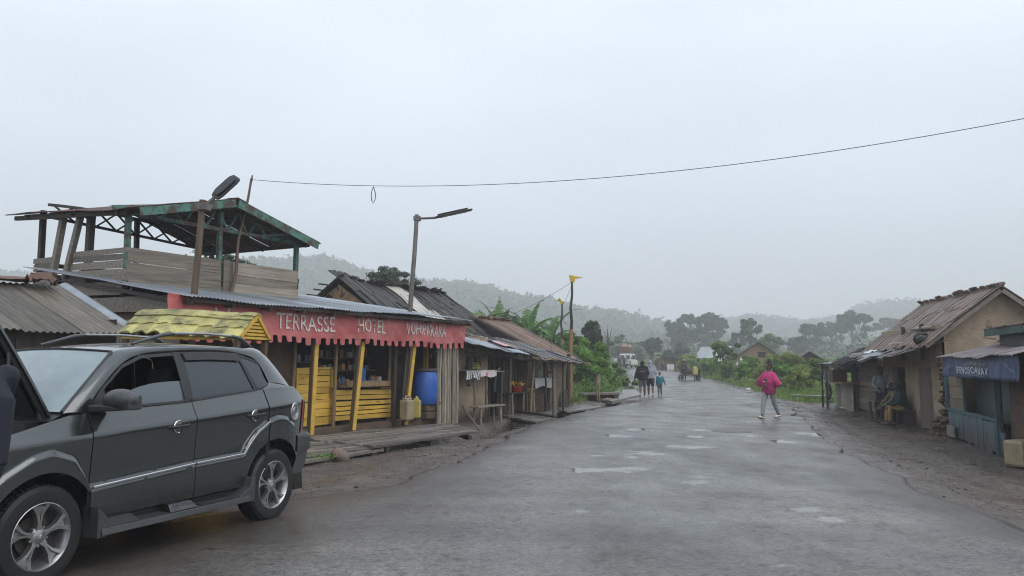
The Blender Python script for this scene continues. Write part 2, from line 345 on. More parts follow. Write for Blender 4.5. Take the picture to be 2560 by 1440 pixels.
wr = T.nodes.new('ShaderNodeTexNoise'); wr.inputs['Scale'].default_value = 3.5; wr.inputs['Detail'].default_value = 5; lk(tcn.outputs['Object'], wr.inputs['Vector'])
wa = T.nodes.new('ShaderNodeMath'); wa.operation = 'ADD'; lk(pud.outputs['Fac'], wa.inputs[0]); lk(wr.outputs[0], wa.inputs[1])
wm = T.nodes.new('ShaderNodeMapRange'); wm.inputs[1].default_value = .92; wm.inputs[2].default_value = 1.14; lk(wa.outputs[0], wm.inputs[0])
rm = T.nodes.new('ShaderNodeMix'); lk(wm.outputs[0], rm.inputs[0]); lk(r1.outputs[0], rm.inputs[2]); rm.inputs[3].default_value = .05; lk(rm.outputs[0], B.inputs['Roughness'])
bn = B.inputs['Normal'].links[0].from_node
bi = T.nodes.new('ShaderNodeMapRange'); bi.inputs[3].default_value = .35; bi.inputs[4].default_value = 0.0; lk(wm.outputs[0], bi.inputs[0]); lk(bi.outputs[0], bn.inputs['Strength'])
# tyre-worn tracks and gravel tone
src = B.inputs['Base Color'].links[0].from_socket
n2 = T.nodes.new('ShaderNodeTexNoise'); n2.inputs['Scale'].default_value = .6; n2.inputs['Detail'].default_value = 6; lk(mpa.outputs[0], n2.inputs['Vector'])
r2 = T.nodes.new('ShaderNodeMapRange'); r2.inputs[1].default_value = .35; r2.inputs[2].default_value = .65; r2.inputs[3].default_value = .62; r2.inputs[4].default_value = 1.3; lk(n2.outputs[0], r2.inputs[0])
mm = T.nodes.new('ShaderNodeMixRGB'); mm.blend_type = 'MULTIPLY'; mm.inputs[0].default_value = 1; lk(src, mm.inputs[1]); lk(r2.outputs[0], mm.inputs[2])
mps = T.nodes.new('ShaderNodeMapping'); mps.inputs['Rotation'].default_value = (0, 0, radians(-70)); mps.inputs['Scale'].default_value = (.05, 1.5, 1); lk(tcn.outputs['Object'], mps.inputs[0])
ns = T.nodes.new('ShaderNodeTexNoise'); ns.inputs['Scale'].default_value = 1.0; ns.inputs['Detail'].default_value = 4; lk(mps.outputs[0], ns.inputs['Vector'])
rs_ = T.nodes.new('ShaderNodeMapRange'); rs_.inputs[1].default_value = .35; rs_.inputs[2].default_value = .65; rs_.inputs[3].default_value = .82; rs_.inputs[4].default_value = 1.2; lk(ns.outputs[0], rs_.inputs[0])
m2_ = T.nodes.new('ShaderNodeMixRGB'); m2_.blend_type = 'MULTIPLY'; m2_.inputs[0].default_value = 1; lk(mm.outputs[0], m2_.inputs[1]); lk(rs_.outputs[0], m2_.inputs[2])
nf = T.nodes.new('ShaderNodeTexNoise'); nf.inputs['Scale'].default_value = 9; nf.inputs['Detail'].default_value = 8; nf.inputs['Roughness'].default_value = .8; lk(tcn.outputs['Object'], nf.inputs['Vector'])
rf_ = T.nodes.new('ShaderNodeMapRange'); rf_.inputs[1].default_value = .36; rf_.inputs[2].default_value = .5; rf_.inputs[3].default_value = .22; rf_.inputs[4].default_value = 1.0; lk(nf.outputs[0], rf_.inputs[0])
mm = T.nodes.new('ShaderNodeMixRGB'); mm.blend_type = 'MULTIPLY'; mm.inputs[0].default_value = 1; lk(m2_.outputs[0], mm.inputs[1]); lk(rf_.outputs[0], mm.inputs[2])
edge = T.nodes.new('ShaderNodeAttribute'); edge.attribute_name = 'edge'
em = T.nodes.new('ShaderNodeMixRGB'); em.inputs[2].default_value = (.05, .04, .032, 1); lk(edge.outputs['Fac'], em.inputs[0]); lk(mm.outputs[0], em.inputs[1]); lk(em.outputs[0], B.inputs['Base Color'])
rys = np.concatenate([np.arange(-4, 40, .12), np.arange(40, 80, .6), np.arange(80, 186, 2)]); NT = 90
PUD = [(2040, 1285, 45, 9), (1740, 1217, 32, 6), (1450, 1290, 28, 5), (1840, 1427, 24, 8), (1480, 1185, 70, 7), (1570, 1183, 60, 6), (1620, 1140, 45, 5), (1590, 1150, 30, 4), (1540, 1096, 35, 4), (1590, 1080, 40, 3),
       (1740, 1098, 25, 3), (1720, 1125, 50, 4), (1745, 1080, 25, 3), (1760, 1203, 25, 4), (2075, 1310, 40, 8), (1960, 1110, 30, 5), (2030, 1090, 30, 5), (1500, 1147, 35, 3), (1320, 1255, 22, 3), (1780, 1320, 25, 4), (1880, 1095, 25, 3), (1960, 1430, 30, 5)]
PW = []
for px, py, a_, b_ in PUD:
    c = G(px, py); PW.append((c.x, c.y, abs(G(px+a_, py).x-c.x), abs(G(px, py-b_).y-c.y)))
RV = []; wet = []; edg = []
for y in rys:
    l = XL(y)+.28*mnoise.noise(Vector((1, y*.7, 0)))+.1*mnoise.noise(Vector((1, y*2.7, 5))); r = XR(y)+.45*mnoise.noise(Vector((9, y*.55, 0)))+.10*mnoise.noise(Vector((9, y*1.3, 5)))
    for k in range(NT+1):
        t = k/NT
        if k == 0 or k == NT: x = (l if k == 0 else r); dz = -.06
        else:
            t = (k-1)/(NT-2); x = l+(r-l)*t; dz = .034+.02*min(1, 4*t*(1-t))
        RV.append((x, y, HG(x, y, False)+dz+.006*mnoise.noise(Vector((x*.7, y*.5, 1)))))
        ww = 0.0
        for cx_, cy_, a_, b_ in PW:
            q = ((x-cx_)/a_)**2+((y-cy_)/b_)**2
            if q < 4: ww = max(ww, .68*(1-q/4))
        wet.append(ww)
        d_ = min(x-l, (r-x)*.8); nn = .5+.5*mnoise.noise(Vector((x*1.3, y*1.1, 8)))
        wl = 2.6*sstep(13, 6, y) if x-l < r-x else 0; edg.append(max(0, min(1, 1.1-d_/(.25+.9*nn+wl*(.5+.8*nn)))) if y < 40 else .0)  # wet muddy margins; band widened at left also paints deeper shade under the car
RV = np.array(RV); W = NT+1
ii, jj = np.meshgrid(np.arange(NT), np.arange(len(rys)-1)); a = (jj*W+ii).ravel()
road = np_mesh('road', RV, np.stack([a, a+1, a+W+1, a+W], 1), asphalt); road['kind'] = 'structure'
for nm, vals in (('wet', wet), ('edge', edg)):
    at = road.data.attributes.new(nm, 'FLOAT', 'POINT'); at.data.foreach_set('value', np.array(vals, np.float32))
for p in road.data.polygons: p.use_smooth = True
def RZ(x, y):                          # height of what one stands on
    l, r = XL(y), XR(y); return HG(x, y, False)+(.04 if l < x < r else 0)
# ================================================================ hills and far woods
def clumps(P, R, n, size, rs, flat=.6, tail=1.5):
    """n leaf quads spread in ellipsoid shells round points P (k,3) radii R (k,)"""
    k = len(P); idx = rs.integers(0, k, n)
    d = rs.normal(size=(n, 3)); d /= np.linalg.norm(d, axis=1)[:, None]
    rad = rs.uniform(.12, 1.0, n)**.5*rs.uniform(.7, tail, n)
    R = np.asarray(R); RR = R[idx][:, None] if R.ndim == 1 else R[idx]
    c = np.asarray(P)[idx]+d*RR*rad[:, None]
    nrm = d+rs.normal(size=(n, 3))*.7; nrm /= np.linalg.norm(nrm, axis=1)[:, None]
    up = rs.normal(size=(n, 3)); a = np.cross(nrm, up); a /= np.linalg.norm(a, axis=1)[:, None]; b = np.cross(nrm, a)
    s = size*rs.uniform(.6, 1.3, n)[:, None]
    q = np.stack([c-a*s, c-b*s*flat, c+a*s, c+b*s*flat], 1).reshape(-1, 3)
    f = np.arange(n*4).reshape(-1, 4)
    ct = rs.normal(0, .2, k); tone = np.clip(.5+ct[idx]+rs.normal(0, .16, n), 0, 1)
    return q, f, tone
def hill(name, ridge, Y, depth, mtl, label, seed, tree=7.0, ntree=900):
    rs = np.random.default_rng(seed)
    P = [D(px, py, Y) for px, py in ridge]
    X = np.array([p.x for p in P]); Z = np.array([p.z for p in P])
    x = np.linspace(X[0], X[-1], 160); zz = np.interp(x, X, Z)
    rows = np.linspace(0, 1, 14)
    V = []
    for t in rows:
        for xx, z in zip(x, zz):
            V.append((xx, Y-depth*(1-t), (z-tree*.7)*sin(t*pi/2)**1.2*(1+.06*mnoise.noise(Vector((xx*.01, t*3, seed))))-.5*(1-t)))
    for xx, z in zip(x, zz): V.append((xx, Y+depth*.7, -2))
    n = len(x); m = len(rows)+1
    ii, jj = np.meshgrid(np.arange(n-1), np.arange(m-1)); a = (jj*n+ii).ravel()
    o = np_mesh(name, V, np.stack([a, a+1, a+n+1, a+n], 1), hill_mat); o['kind'] = 'structure'
    V = np.array(V[:n*len(rows)])
    # woods that cover it, counted by nobody
    t = rs.uniform(.0, 1, ntree)**.6; i = rs.integers(0, n, ntree)
    c = np.zeros((ntree, 3))
    for k in range(ntree):
        row = t[k]*(len(rows)-1); r0 = int(row); fr = row-r0; r1 = min(r0+1, len(rows)-1)
        c[k] = V[r0*n+i[k]]*(1-fr)+V[r1*n+i[k]]*fr
    h = rs.uniform(.55, 1.15, ntree)*tree; c[:, 0] += rs.uniform(-6, 6, ntree); c[:, 2] += h*.5
    R = np.stack([h*.55, h*.55, h*.5], 1)
    q, f, tn = clumps(c, R, ntree*44, tree*.16, rs, .6, 1.05)
    w_ = np_mesh('forest', q, f, mtl, None, tn); w_['kind'] = 'stuff'; w_['label'] = label
leaf_hill = M_('leaf_hill', (.05, .07, .04), (.042, .06, .034), .02, .8, tone=.45)
hill_mat = M_('hill_mat', (.06, .08, .045), (.05, .07, .04), .1, .9, tone=0)
hill('hills', [(420, 690), (560, 668), (660, 662), (720, 652), (790, 655), (850, 661), (905, 684), (950, 700), (1060, 712), (1130, 717), (1210, 728), (1290, 744), (1340, 752), (1370, 768), (1430, 780), (1500, 790), (1580, 802), (1640, 822), (1700, 848), (1760, 880), (1800, 905)], 680, 250, leaf_hill, 'hazy woodland covering the hillside behind the village', 3, 15, 1700)
hill('hills', [(1500, 860), (1600, 835), (1700, 815), (1790, 806), (1850, 800), (1930, 806), (2000, 812), (2060, 796), (2110, 778), (2190, 760), (2290, 766), (2400, 790), (2560, 800), (2800, 780)], 900, 300, leaf_hill, 'faint misty woodland on the far right hills', 5, 18, 1400)
hill('hills', [(-300, 700), (-100, 690), (0, 690), (80, 688), (200, 705), (420, 730), (620, 760)], 760, 200, leaf_hill, 'misty woodland on the low hill at the far left', 6, 15, 500)
# rain-wet air
hz = MB(); hz.box((0, 560, 67), (2900, 1400, 146)); hzo = hz.build('haze', bpy.data.materials.new('haze_air')); hzo['kind'] = 'stuff'
hm = hzo.data.materials[0]; hm.use_nodes = True; hm.node_tree.nodes.clear()
vo = hm.node_tree.nodes.new('ShaderNodeVolumePrincipled'); oo = hm.node_tree.nodes.new('ShaderNodeOutputMaterial'); hm.node_tree.links.new(vo.outputs[0], oo.inputs['Volume'])
vo.inputs['Color'].default_value = (.93, .95, .97, 1); vo.inputs['Density'].default_value = .0016
# ================================================================ grey car with its bonnet up
def resample(pts, n):
    pts = [Vector(p) for p in pts]; k = len(pts); o = []
    for i in range(n+1):
        t = i/n*(k-1); j = min(int(t), k-2); f = t-j
        a, b, c, d = pts[max(j-1, 0)], pts[j], pts[j+1], pts[min(j+2, k-1)]
        o.append(.5*((2*b)+(c-a)*f+(2*a-5*b+4*c-d)*f*f+(3*b-a-3*c+d)*f**3))
    return o
car_paint = M_('car_paint', (.105, .114, .115), (.088, .095, .096), 60, .17, .02, det=2, metal=.85, coat=.8, tone=0, c3=(.10, .095, .09), sc3=9, t3=(.7, .8), lowdirt=((.032, .03, .028), .55))
car_plastic = M_('car_plastic', (.045, .049, .053), (.035, .038, .04), 20, .45, .05, metal=.0, tone=0, coat=.3)
black_plastic = M_('black_plastic', (.014, .014, .015), (.01, .01, .011), 20, .4, .05, tone=0)
chrome = M_('chrome', (.75, .76, .78), None, 4, .12, metal=1, tone=0)
silver = M_('silver', (.42, .42, .42), (.34, .335, .33), 14, .28, .02, metal=.85, tone=.3, c3=(.2, .17, .13), sc3=7, t3=(.62, .75))
silver_dark = M_('silver_dark', (.10, .10, .105), (.06, .06, .065), 14, .25, metal=.9, tone=0)
tint_glass = M_('tint_glass', (.028, .035, .042), None, 4, .05, spec=.6, tone=0)
half_glass = M_('half_glass', (.08, .10, .115), None, 4, .05, spec=.7, tone=0)
misted_glass = M_('misted_glass', (.26, .32, .34), (.19, .24, .26), 2.5, .07, spec=.6, tone=0)
red_lens = M_('red_lens', (.4, .015, .02), None, 4, .12, tone=0)
clear_lens = M_('clear_lens', (.5, .52, .54), None, 4, .1, tone=0)
seat_cloth = M_('seat_cloth', (.02, .02, .021), (.014, .014, .015), 30, .85, tone=0)
cdir = Vector((.348868, .937172, 0)); cnor = Vector((-cdir.y, cdir.x, 0))
corg = Vector((-3.316, 5.844, 0))+cnor*.86+cdir*-.02
car = thing('parked_car', 'dark grey SUV with its bonnet raised, parked beside the road', 'car', (corg.x, corg.y, .02), atan2(cdir.y, cdir.x))
XF, XB, ZW = -.02, 2.60, .355
zc = interp([-.85, -.45, -.34, -.15, 0, .2, .317, .36, 1.45, 2.1, 2.19, 2.3, 2.47, 2.6, 2.75, 2.95, 3.1, 3.2], [.56, .72, .82, .925, .955, .885, .735, .652, .706, .721, .814, .92, 1.01, 1.045, 1.03, .93, .78, .7])
belt = interp([-.85, -.5, 0, .2, .36, .49, 1.4, 2.354, 2.6, 3.03, 3.24], [.96, 1.04, 1.15, 1.19, 1.198, 1.215, 1.236, 1.303, 1.325, 1.325, 1.15])
_bz = interp([.22, .34, .5, .72, 1.0, 1.04, 1.065, 1.19, 1.26], [.80, .845, .855, .860, .884, .882, .868, .808, .785])
def bw(x, z):
    zz = z-.05*(x-.36)
    b = _bz(zz)
    s = sstep(.012, -.035, z-zc(x)); b += .026*s*sstep(.25, .5, z)
    if x < 0: b *= 1-.15*(-x/.85)**2.4
    if x > 2.6: b *= 1-.14*((x-2.6)/.66)**2.4
    return b
_yg = interp([1.18, 1.3, 1.5, 1.65, 1.72], [.822, .79, .715, .648, .61])
def yg(x, z):
    y = _yg(z-.02*(x-.36))
    if x < .9: y *= 1-.07*((.9-x)/.7)**1.3
    if x > 2.3: y *= 1-.09*((x-2.3)/.75)**2
    return y
def arch(x, xc, R):
    d = abs(x-xc); return ZW+sqrt(max(R*R-d*d, 0)) if d < R else -1
RA = .445; RB = .46
def panel(mb, xs_, zl, zu, side, nz=26):
    xs_ = list(xs_); k = len(xs_)
    vs = []
    for j in range(nz+1):
        for x in xs_:
            a, b = zl(x), zu(x); z = a+(b-a)*j/nz; vs.append((x, side*bw(x, z), z))
    mb.add(vs, [(j*k+i, j*k+i+1, (j+1)*k+i+1, (j+1)*k+i) for j in range(nz) for i in range(k-1)])
def angxs(xc, R, x0, x1, n=40):
    q = [xc-R*cos(pi*i/n) for i in range(n+1)]
    lo = list(np.linspace(x0, xc-R, 8)[:-1]) if x0 < xc-R else []
    hi = list(np.linspace(xc+R, x1, 8)[1:]) if x1 > xc+R else []
    return [x for x in lo+q+hi if x0-1e-6 <= x <= x1+1e-6]
body = MB()
zl_front = lambda x: max(.36 if x < XF else .36, arch(x, XF, RA))
zl_rear = lambda x: max(.40 if x < XB else .42, arch(x, XB, RB))
for sd in (-1, 1):
    panel(body, sorted(set(angxs(XF, RA, -.85, .352)+[.352])), zl_front, belt, sd, 30)
    panel(body, sorted(set([2.475]+angxs(XB, RB, 2.475, 3.24)+[3.24])), zl_rear, belt, sd, 30)
    # lips of the wheel arches
    for xc, R in ((XF, RA), (XB, RB)):
        ring = []
        for i in range(29):
            t = radians(-6)+radians(192)*i/28; x = xc-R*cos(t); z = ZW+R*sin(t); z = max(z, .3)
            ring.append((x, z))
        body.grid(lambda u, v: (ring[int(round(u*28))][0], sd*(bw(*ring[int(round(u*28))])-.0*v-.06*v), ring[int(round(u*28))][1]-.0), 28, 2)
    # roof pillars and cant rail
    OC = resample([(.19, sd*.745, 1.205), (.35, sd*.715, 1.345), (.55, sd*.66, 1.51), (.73, sd*.60, 1.655), (.92, sd*.60, 1.705), (1.3, sd*.60, 1.735), (1.8, sd*.60, 1.745), (2.3, sd*.60, 1.735), (2.68, sd*.60, 1.695), (3.03, sd*.715, 1.325)], 60)
    IC = resample([(x, sd*yg(x, z), z) for x, z in ((.36, 1.198), (.43, 1.272), (.535, 1.385), (.777, 1.572), (1.0, 1.652), (1.377, 1.678), (1.8, 1.69), (2.21, 1.68), (2.49, 1.61), (2.60, 1.385))], 60)
    vs = []
    for a, b in zip(OC, IC):
        for k in range(5):
            t = k/4; p = a.lerp(b, t); p.y += sd*.022*4*t*(1-t)*.9; p.z += .01*4*t*(1-t); vs.append(p)
    body.add(vs, [(i*5+k, i*5+k+1, (i+1)*5+k+1, (i+1)*5+k) for i in range(60) for k in range(4)])
    # below the quarter window
    Q = resample([(2.60, sd*yg(2.6, 1.385), 1.385), (2.53, sd*yg(2.5, 1.34), 1.34), (2.40, sd*yg(2.4, 1.305), 1.307)], 8); Q2 = [Vector((3.03-.555*i/8, sd*bw(3.03-.555*i/8, belt(3.03-.555*i/8)), belt(3.03-.555*i/8))) for i in range(9)]
    vs = [p for a, b in zip(Q, Q2) for p in (a, b)]; body.add(vs, [(2*i, 2*i+1, 2*i+3, 2*i+2) for i in range(8)])
rz_ = interp([.73, .9, 1.2, 1.6, 2.2, 2.6, 2.70], [1.675, 1.725, 1.757, 1.775, 1.767, 1.735, 1.71])
body.grid(lambda u, v: (.73+1.97*u-(.1*(1-(2*v-1)**2) if u == 0 else 0)*.6, .60*(2*v-1), rz_(.73+1.97*u)-.032*(2*v-1)**2-.008*abs(2*v-1)**8), 24, 16)
tail = resample([(3.24, 0, .62), (3.26, 0, .9), (3.24, 0, 1.15), (3.05, 0, 1.325), (2.88, 0, 1.5), (2.70, 0, 1.70)], 20)
def tailf(u, v):
    p = tail[int(round(v*20))]; t = 2*u-1
    wd = bw(min(p.x, 3.24), p.z) if p.z < 1.3 else .715-(p.z-1.32)*.31
    return (p.x-.06+.06*(1-t**4) if p.z < 1.3 else p.x-.0+.03*(1-t*t), wd*t, p.z)
body.grid(tailf, 16, 20)
nose = lambda u, v: (-.86-.10*(1-(2*u-1)**2)+.12*max(0, v-.6), bw(-.85, .45+.3*v)*(2*u-1), .50+.46*v)
body.grid(nose, 16, 8)
bo = body.build('body', car_paint, car, radians(32))
und = MB()                              # floor, wheel wells, sills, cowl, engine bay
und.box((1.25, 0, .33), (2.0, 1.62, .1)); und.box((-.4, 0, .5), (.86, 1.2, .3)); und.box((2.9, 0, .48), (.6, 1.3, .3)); und.box((1.3, 0, .45), (1.75, 1.5, .16))
und.box((.1, 0, 1.02), (.3, 1.35, .26)); und.box((-.42, -.62, .95), (.8, .1, .12)); und.box((-.42, .62, .95), (.8, .1, .12)); und.box((-.4, 0, .8), (.5, .7, .3)); und.box((2.3, 0, .8), (.04, 1.4, .8)); und.box((2.9,0,.9),(.6,1.3,.5))
for sd in (-1, 1):
    for xc, R in ((XF, RA), (XB, RB)):
        und.grid(lambda u, v: (xc-(R-.005)*cos(pi*u), sd*(.83-.42*v), ZW+(R-.005)*sin(pi*u)), 24, 3); und.box((xc, sd*.42, .5), (.9, .03, .6))
und.build('underbody', black_plastic, car)
cw = MB(); cw.grid(lambda u, v: (.20-.22*(1-(2*u-1)**2)*1.0-.12*v+.0, (2*u-1)*.745, 1.20+.02*(1-(2*u-1)**2)-.05*v), 12, 3); cw.build('cowl', black_plastic, car, radians(40))
bay = MB(); bay.box((-.30, -.25, .92), (.3, .35, .16), tone=.7); bay.box((-.42, .2, .95), (.35, .3, .12)); bay.tube([(-.55, -.5, .95), (-.3, -.45, 1.02), (-.05, -.4, .98)], .03); bay.build('engine', black_plastic, car, radians(30))
# glass and pillars
for sd in (-1, 1):
    fr = MB(); g1 = MB(); g2 = MB(); g3 = MB()
    wt = interp([.36, .43, .535, .777, 1.0, 1.377, 1.8, 2.21, 2.49, 2.60], [1.198, 1.272, 1.385, 1.572, 1.652, 1.678, 1.69, 1.68, 1.61, 1.385])
    wb = interp([.36, .49, 1.4, 2.354, 2.53, 2.6], [1.196, 1.215, 1.236, 1.303, 1.34, 1.385])
    def strip(mb, x0, x1, lo, hi, off, n=12, k=6, x0t=None, x1t=None):
        x0t = x0 if x0t is None else x0t; x1t = x1 if x1t is None else x1t
        def fn(u, v):
            xb, xt = x0+(x1-x0)*u, x0t+(x1t-x0t)*u; x = xb+(xt-xb)*v
            z = lo(x)+(hi(x)-lo(x))*v; return (x, sd*(yg(x, z)+off), z)
        mb.grid(fn, n, k)
    strip(fr, .37, .56, wb, lambda x: wt(x)-.005, .004, 6, 4)                      # mirror triangle
    strip(fr, 1.37, 1.475, wb, wt, .006, 3, 8)                                     # middle pillar
    strip(fr, 2.33, 2.405, wb, wt, .006, 2, 8, 2.20, 2.235)
    strip(fr, .40, 1.40, lambda x: wt(x)-.03, lambda x: wt(x)-.002, .003, 24, 1); strip(fr, 1.45, 2.5, lambda x: wt(x)-.022, lambda x: wt(x)-.002, .003, 20, 1)
    strip(fr, .40, 2.50, wb, lambda x: wb(x)+.02, .006, 30, 1)
    fr.build('window_frame', black_plastic, car, radians(40))
    hg = interp([.5, .62, .75, .9, 1.05, 1.2, 1.4], [1.24, 1.29, 1.345, 1.385, 1.41, 1.42, 1.425])
    strip(g1, .54, 1.38, lambda x: wb(x)+.005, lambda x: min(hg(x), wt(x)-.02), -.006, 16, 4); g1.build('front_window', half_glass, car, radians(60))
    strip(g2, 1.47, 2.34, wb, wt, -.004, 10, 6, 1.47, 2.21); g2.build('rear_window', tint_glass, car, radians(60))
    strip(g3, 2.40, 2.59, wb, lambda x: wt(x)-.005, -.004, 8, 6, 2.23, 2.52); g3.build('quarter_window', tint_glass, car, radians(60))
    vz = MB(); strip(vz, 1.49, 2.23, lambda x: wt(x)-.075, lambda x: wt(x)-.0, .022, 10, 3, 1.47, 2.2); vz.build('rain_visor', black_plastic, car, radians(40))
ws = MB()
ws.grid(lambda u, v: (.19+.56*v-.20*(1-(2*u-1)**2)*(1-.5*v), (2*u-1)*(.735-.14*v), 1.215+.455*v+.025*(1-(2*u-1)**2)), 16, 10); ws.build('windshield', misted_glass, car, radians(60))
wf = MB()
for sd in (-1, 1): wf.tube([(.19+.56*t-.0, sd*(.74-.14*t), 1.217+.455*t) for t in (0, .25, .5, .75, 1)], .013, 6)
wf.tube([(.755-.10*(1-t*t), t*.6, 1.674+.027*(1-t*t)) for t in np.linspace(-1, 1, 13)], .012, 6)
wf.build('windshield_seal', black_plastic, car, radians(60))
rg = MB(); rg.grid(lambda u, v: (2.99-.22*v+.045*(1-(2*u-1)**2)+.012, (2*u-1)*(.62-.05*v), 1.40+.235*v), 10, 5); rg.build('rear_windshield', tint_glass, car, radians(60))
# doors
for sd in (-1, 1):
    d1 = MB(); panel(d1, list(np.linspace(.362, 1.452, 40)), lambda x: .40, lambda x: belt(x)+.004, sd, 40)
    do = d1.build('front_door', car_paint, car, radians(32))
    d2 = MB(); panel(d2, list(np.linspace(1.460, 2.13, 24))+[x for x in angxs(XB, RB, 2.14, 2.468)], lambda x: max(.40, arch(x, XB, RB)), lambda x: belt(x)+.004, sd, 40)
    dr = d2.build('rear_door', car_paint, car, radians(32))
    for par, xx, zz_ in ((do, 1.235, 1.035), (dr, 2.255, 1.07)):
        y = sd*(bw(xx, zz_)); hb = MB()
        hb.tube([(xx-.115, y, zz_), (xx-.1, y+sd*.035, zz_), (xx+.09, y+sd*.04, zz_+.008), (xx+.115, y, zz_+.01)], .014, 8); hb.build('handle', black_plastic, par, radians(50))
        rg_ = MB(); rg_.lathe([(.046, -.0), (.056, .008), (.052, .012), (.046, .006)], (xx-.01, y, zz_), 28, 'Y') if sd > 0 else rg_.lathe([(.046, 0), (.056, -.008), (.052, -.012), (.046, -.006)], (xx-.01, y, zz_), 28, 'Y')
        rg_.lathe([(.001, sd*.002), (.046, sd*.004)], (xx-.01, y, zz_), 28, 'Y'); rg_.build('handle_ring', chrome if zz_ < 2 else chrome, par, radians(50))
    st = MB(); st.tube([(x, sd*(bw(x, zc(x)-.03)+.004), zc(x)-.008) for x in np.linspace(.375, 1.445, 24)], .008, 6, sy=1.4); st.build('chrome_strip', chrome, do, radians(60))
    st = MB(); st.tube([(x, sd*(bw(x, zc(x)-.03)+.004), zc(x)-.008) for x in list(np.linspace(1.468, 2.05, 14))+list(np.linspace(2.08, 2.465, 20))], .008, 6, sy=1.4); st.build('chrome_strip', chrome, dr, radians(60))
    for x0 in (.357, 1.456, 2.472): gp = MB(); gp.grid(lambda u, v: (x0-.02+.04*u, sd*(bw(x0, .45+(belt(x0)-.45)*v)-.012), .45+(belt(x0)-.45)*v), 2, 20); gp.build('door_seal', black_plastic, car)
    # mirror
    mi = MB()
    mi.ell((.50, sd*.985, 1.30), (.095, .155, .085), 18, 12); mi.box((.52, sd*.985, 1.28), (.13, .27, .12))
    mo = mi.build('mirror_housing', car_plastic, car, radians(60), remesh=.009, smooth=8)
    ma = MB(); ma.hexa([Vector(p) for p in ((.36, sd*.80, 1.205), (.48, sd*.80, 1.215), (.53, sd*1.02, 1.215), (.44, sd*1.02, 1.215), (.36, sd*.80, 1.26), (.48, sd*.80, 1.27), (.53, sd*1.02, 1.25), (.44, sd*1.02, 1.25))]); ma.build('mirror_arm', black_plastic, mo, bevel=.01)
    mg = MB(); mg.grid(lambda u, v: (.588, sd*(.90+.17*u), 1.24+.1*v), 2, 2); mg.build('mirror_glass', tint_glass, mo)
    # roof rail
    rr = MB(); yy = sd*.535
    rr.tube([(1.02, yy, 1.745), (1.2, yy, 1.79), (1.36, yy, 1.832), (1.5, yy, 1.85)], [.012, .016, .02, .019], 8, sy=.9); ro = rr.build('roof_rail', car_plastic, car, radians(50)); rr = MB(); rr.tube([(2.28, yy, 1.85), (2.42, yy, 1.83), (2.52, yy, 1.78), (2.62, yy, 1.725)], [.019, .021, .019, .013], 8); rr.build('rail_foot', car_plastic, ro, radians(50))
    rb = MB(); rb.tube([(1.48, yy, 1.852), (1.9, yy, 1.862), (2.3, yy, 1.85)], .018, 10, sy=.7); rb.build('rail_bar', silver, ro, radians(60))
    # side step
    ss = MB(); y = sd*.92
    ss.hexa([Vector(p) for p in ((.40, sd*.80, .30), (2.10, sd*.80, .285), (2.10, sd*.975, .275), (.40, sd*.975, .285), (.40, sd*.80, .345), (2.10, sd*.80, .335), (2.10, sd*.965, .325), (.40, sd*.965, .335))])
    ss.prism([(.37, sd*.80, .27), (.46, sd*.80, .27), (.50, sd*.80, .34), (.45, sd*.80, .42), (.37, sd*.80, .50)], (0, sd*.155, 0)); ss.prism([(2.19, sd*.80, .26), (1.95, sd*.80, .29), (1.99, sd*.80, .34), (2.12, sd*.80, .40), (2.15, sd*.80, .49), (2.20, sd*.80, .49)], (0, sd*.15, 0))
    for i in range(24): ss.box((1.50+i*.018, sd*.89, .338), (.009, .1, .012))
    so_ = ss.build('side_step', car_plastic, car, bevel=.008)
    for xx, m_ in ((.62, rubber), (1.27, silver_dark)):
        pl = MB(); pl.hexa([Vector(p) for p in ((xx-.16, sd*.83, .335), (xx+.16, sd*.83, .335), (xx+.16, sd*.955, .335), (xx-.16, sd*.955, .335), (xx-.13, sd*.86, .40), (xx+.10, sd*.86, .40), (xx+.12, sd*.90, .395), (xx-.14, sd*.90, .395))])
        po_ = pl.build('step_plate', m_, so_, bevel=.006)
        if m_ is silver_dark and sd < 0:
            step_text = (so_, xx)
    # lamps
    tl = MB(); tl.grid(lambda u, v: (3.12+.135*u-.05*max(0, v-.75)*4*u*.4, sd*(bw(3.12+.12*u, .86+.33*v)*(1-.0*u)+.008-.05*u*u), .84+.35*v), 6, 10); tl.grid(lambda u, v: (3.252-.01*v, sd*(.70-.16*u), .84+.33*v), 3, 6); tl.build('tail_light', red_lens, car, radians(50))
    hl = MB(); hl.grid(lambda u, v: (-.86+.28*u, sd*(bw(-.86+.28*u, .75)+.006), .70+.2*v-.02*u), 6, 4); hl.build('headlight', clear_lens, car, radians(50))
    fl = MB(); fl.prism([Vector((x, sd*(.80), z)) for x, z in ((2.93, .42), (3.10, .42), (3.12, .25), (2.98, .25))], (0, sd*.04, 0)); fl.build('mud_flap', rubber, car)
fc = MB(); fx, fz = 2.915, 1.07; fy = -bw(fx, fz)
fc.lathe([(.001, -.010), (.055, -.012), (.062, -.016), (.068, -.012), (.072, .0)], (fx, fy-.002, fz), 32, 'Y'); fc.lathe([(.030, -.013), (.034, -.017), (.038, -.013)], (fx, fy-.002, fz), 28, 'Y')
fc.beam((fx-.014, fy-.015, fz-.02), (fx-.006, fy-.015, fz+.02), .007, .006); fc.beam((fx+.006, fy-.015, fz-.02), (fx+.014, fy-.015, fz+.02), .007, .006); fc.beam((fx-.011, fy-.015, fz-.004), (fx+.011, fy-.015, fz+.004), .006, .006)
for i in range(len(fc.v)): x, y, z = fc.v[i]; fc.v[i] = (x, y, fz+(z-fz)*1.35)
fc.build('fuel_cap', silver, car, radians(40))
bm_ = MB()
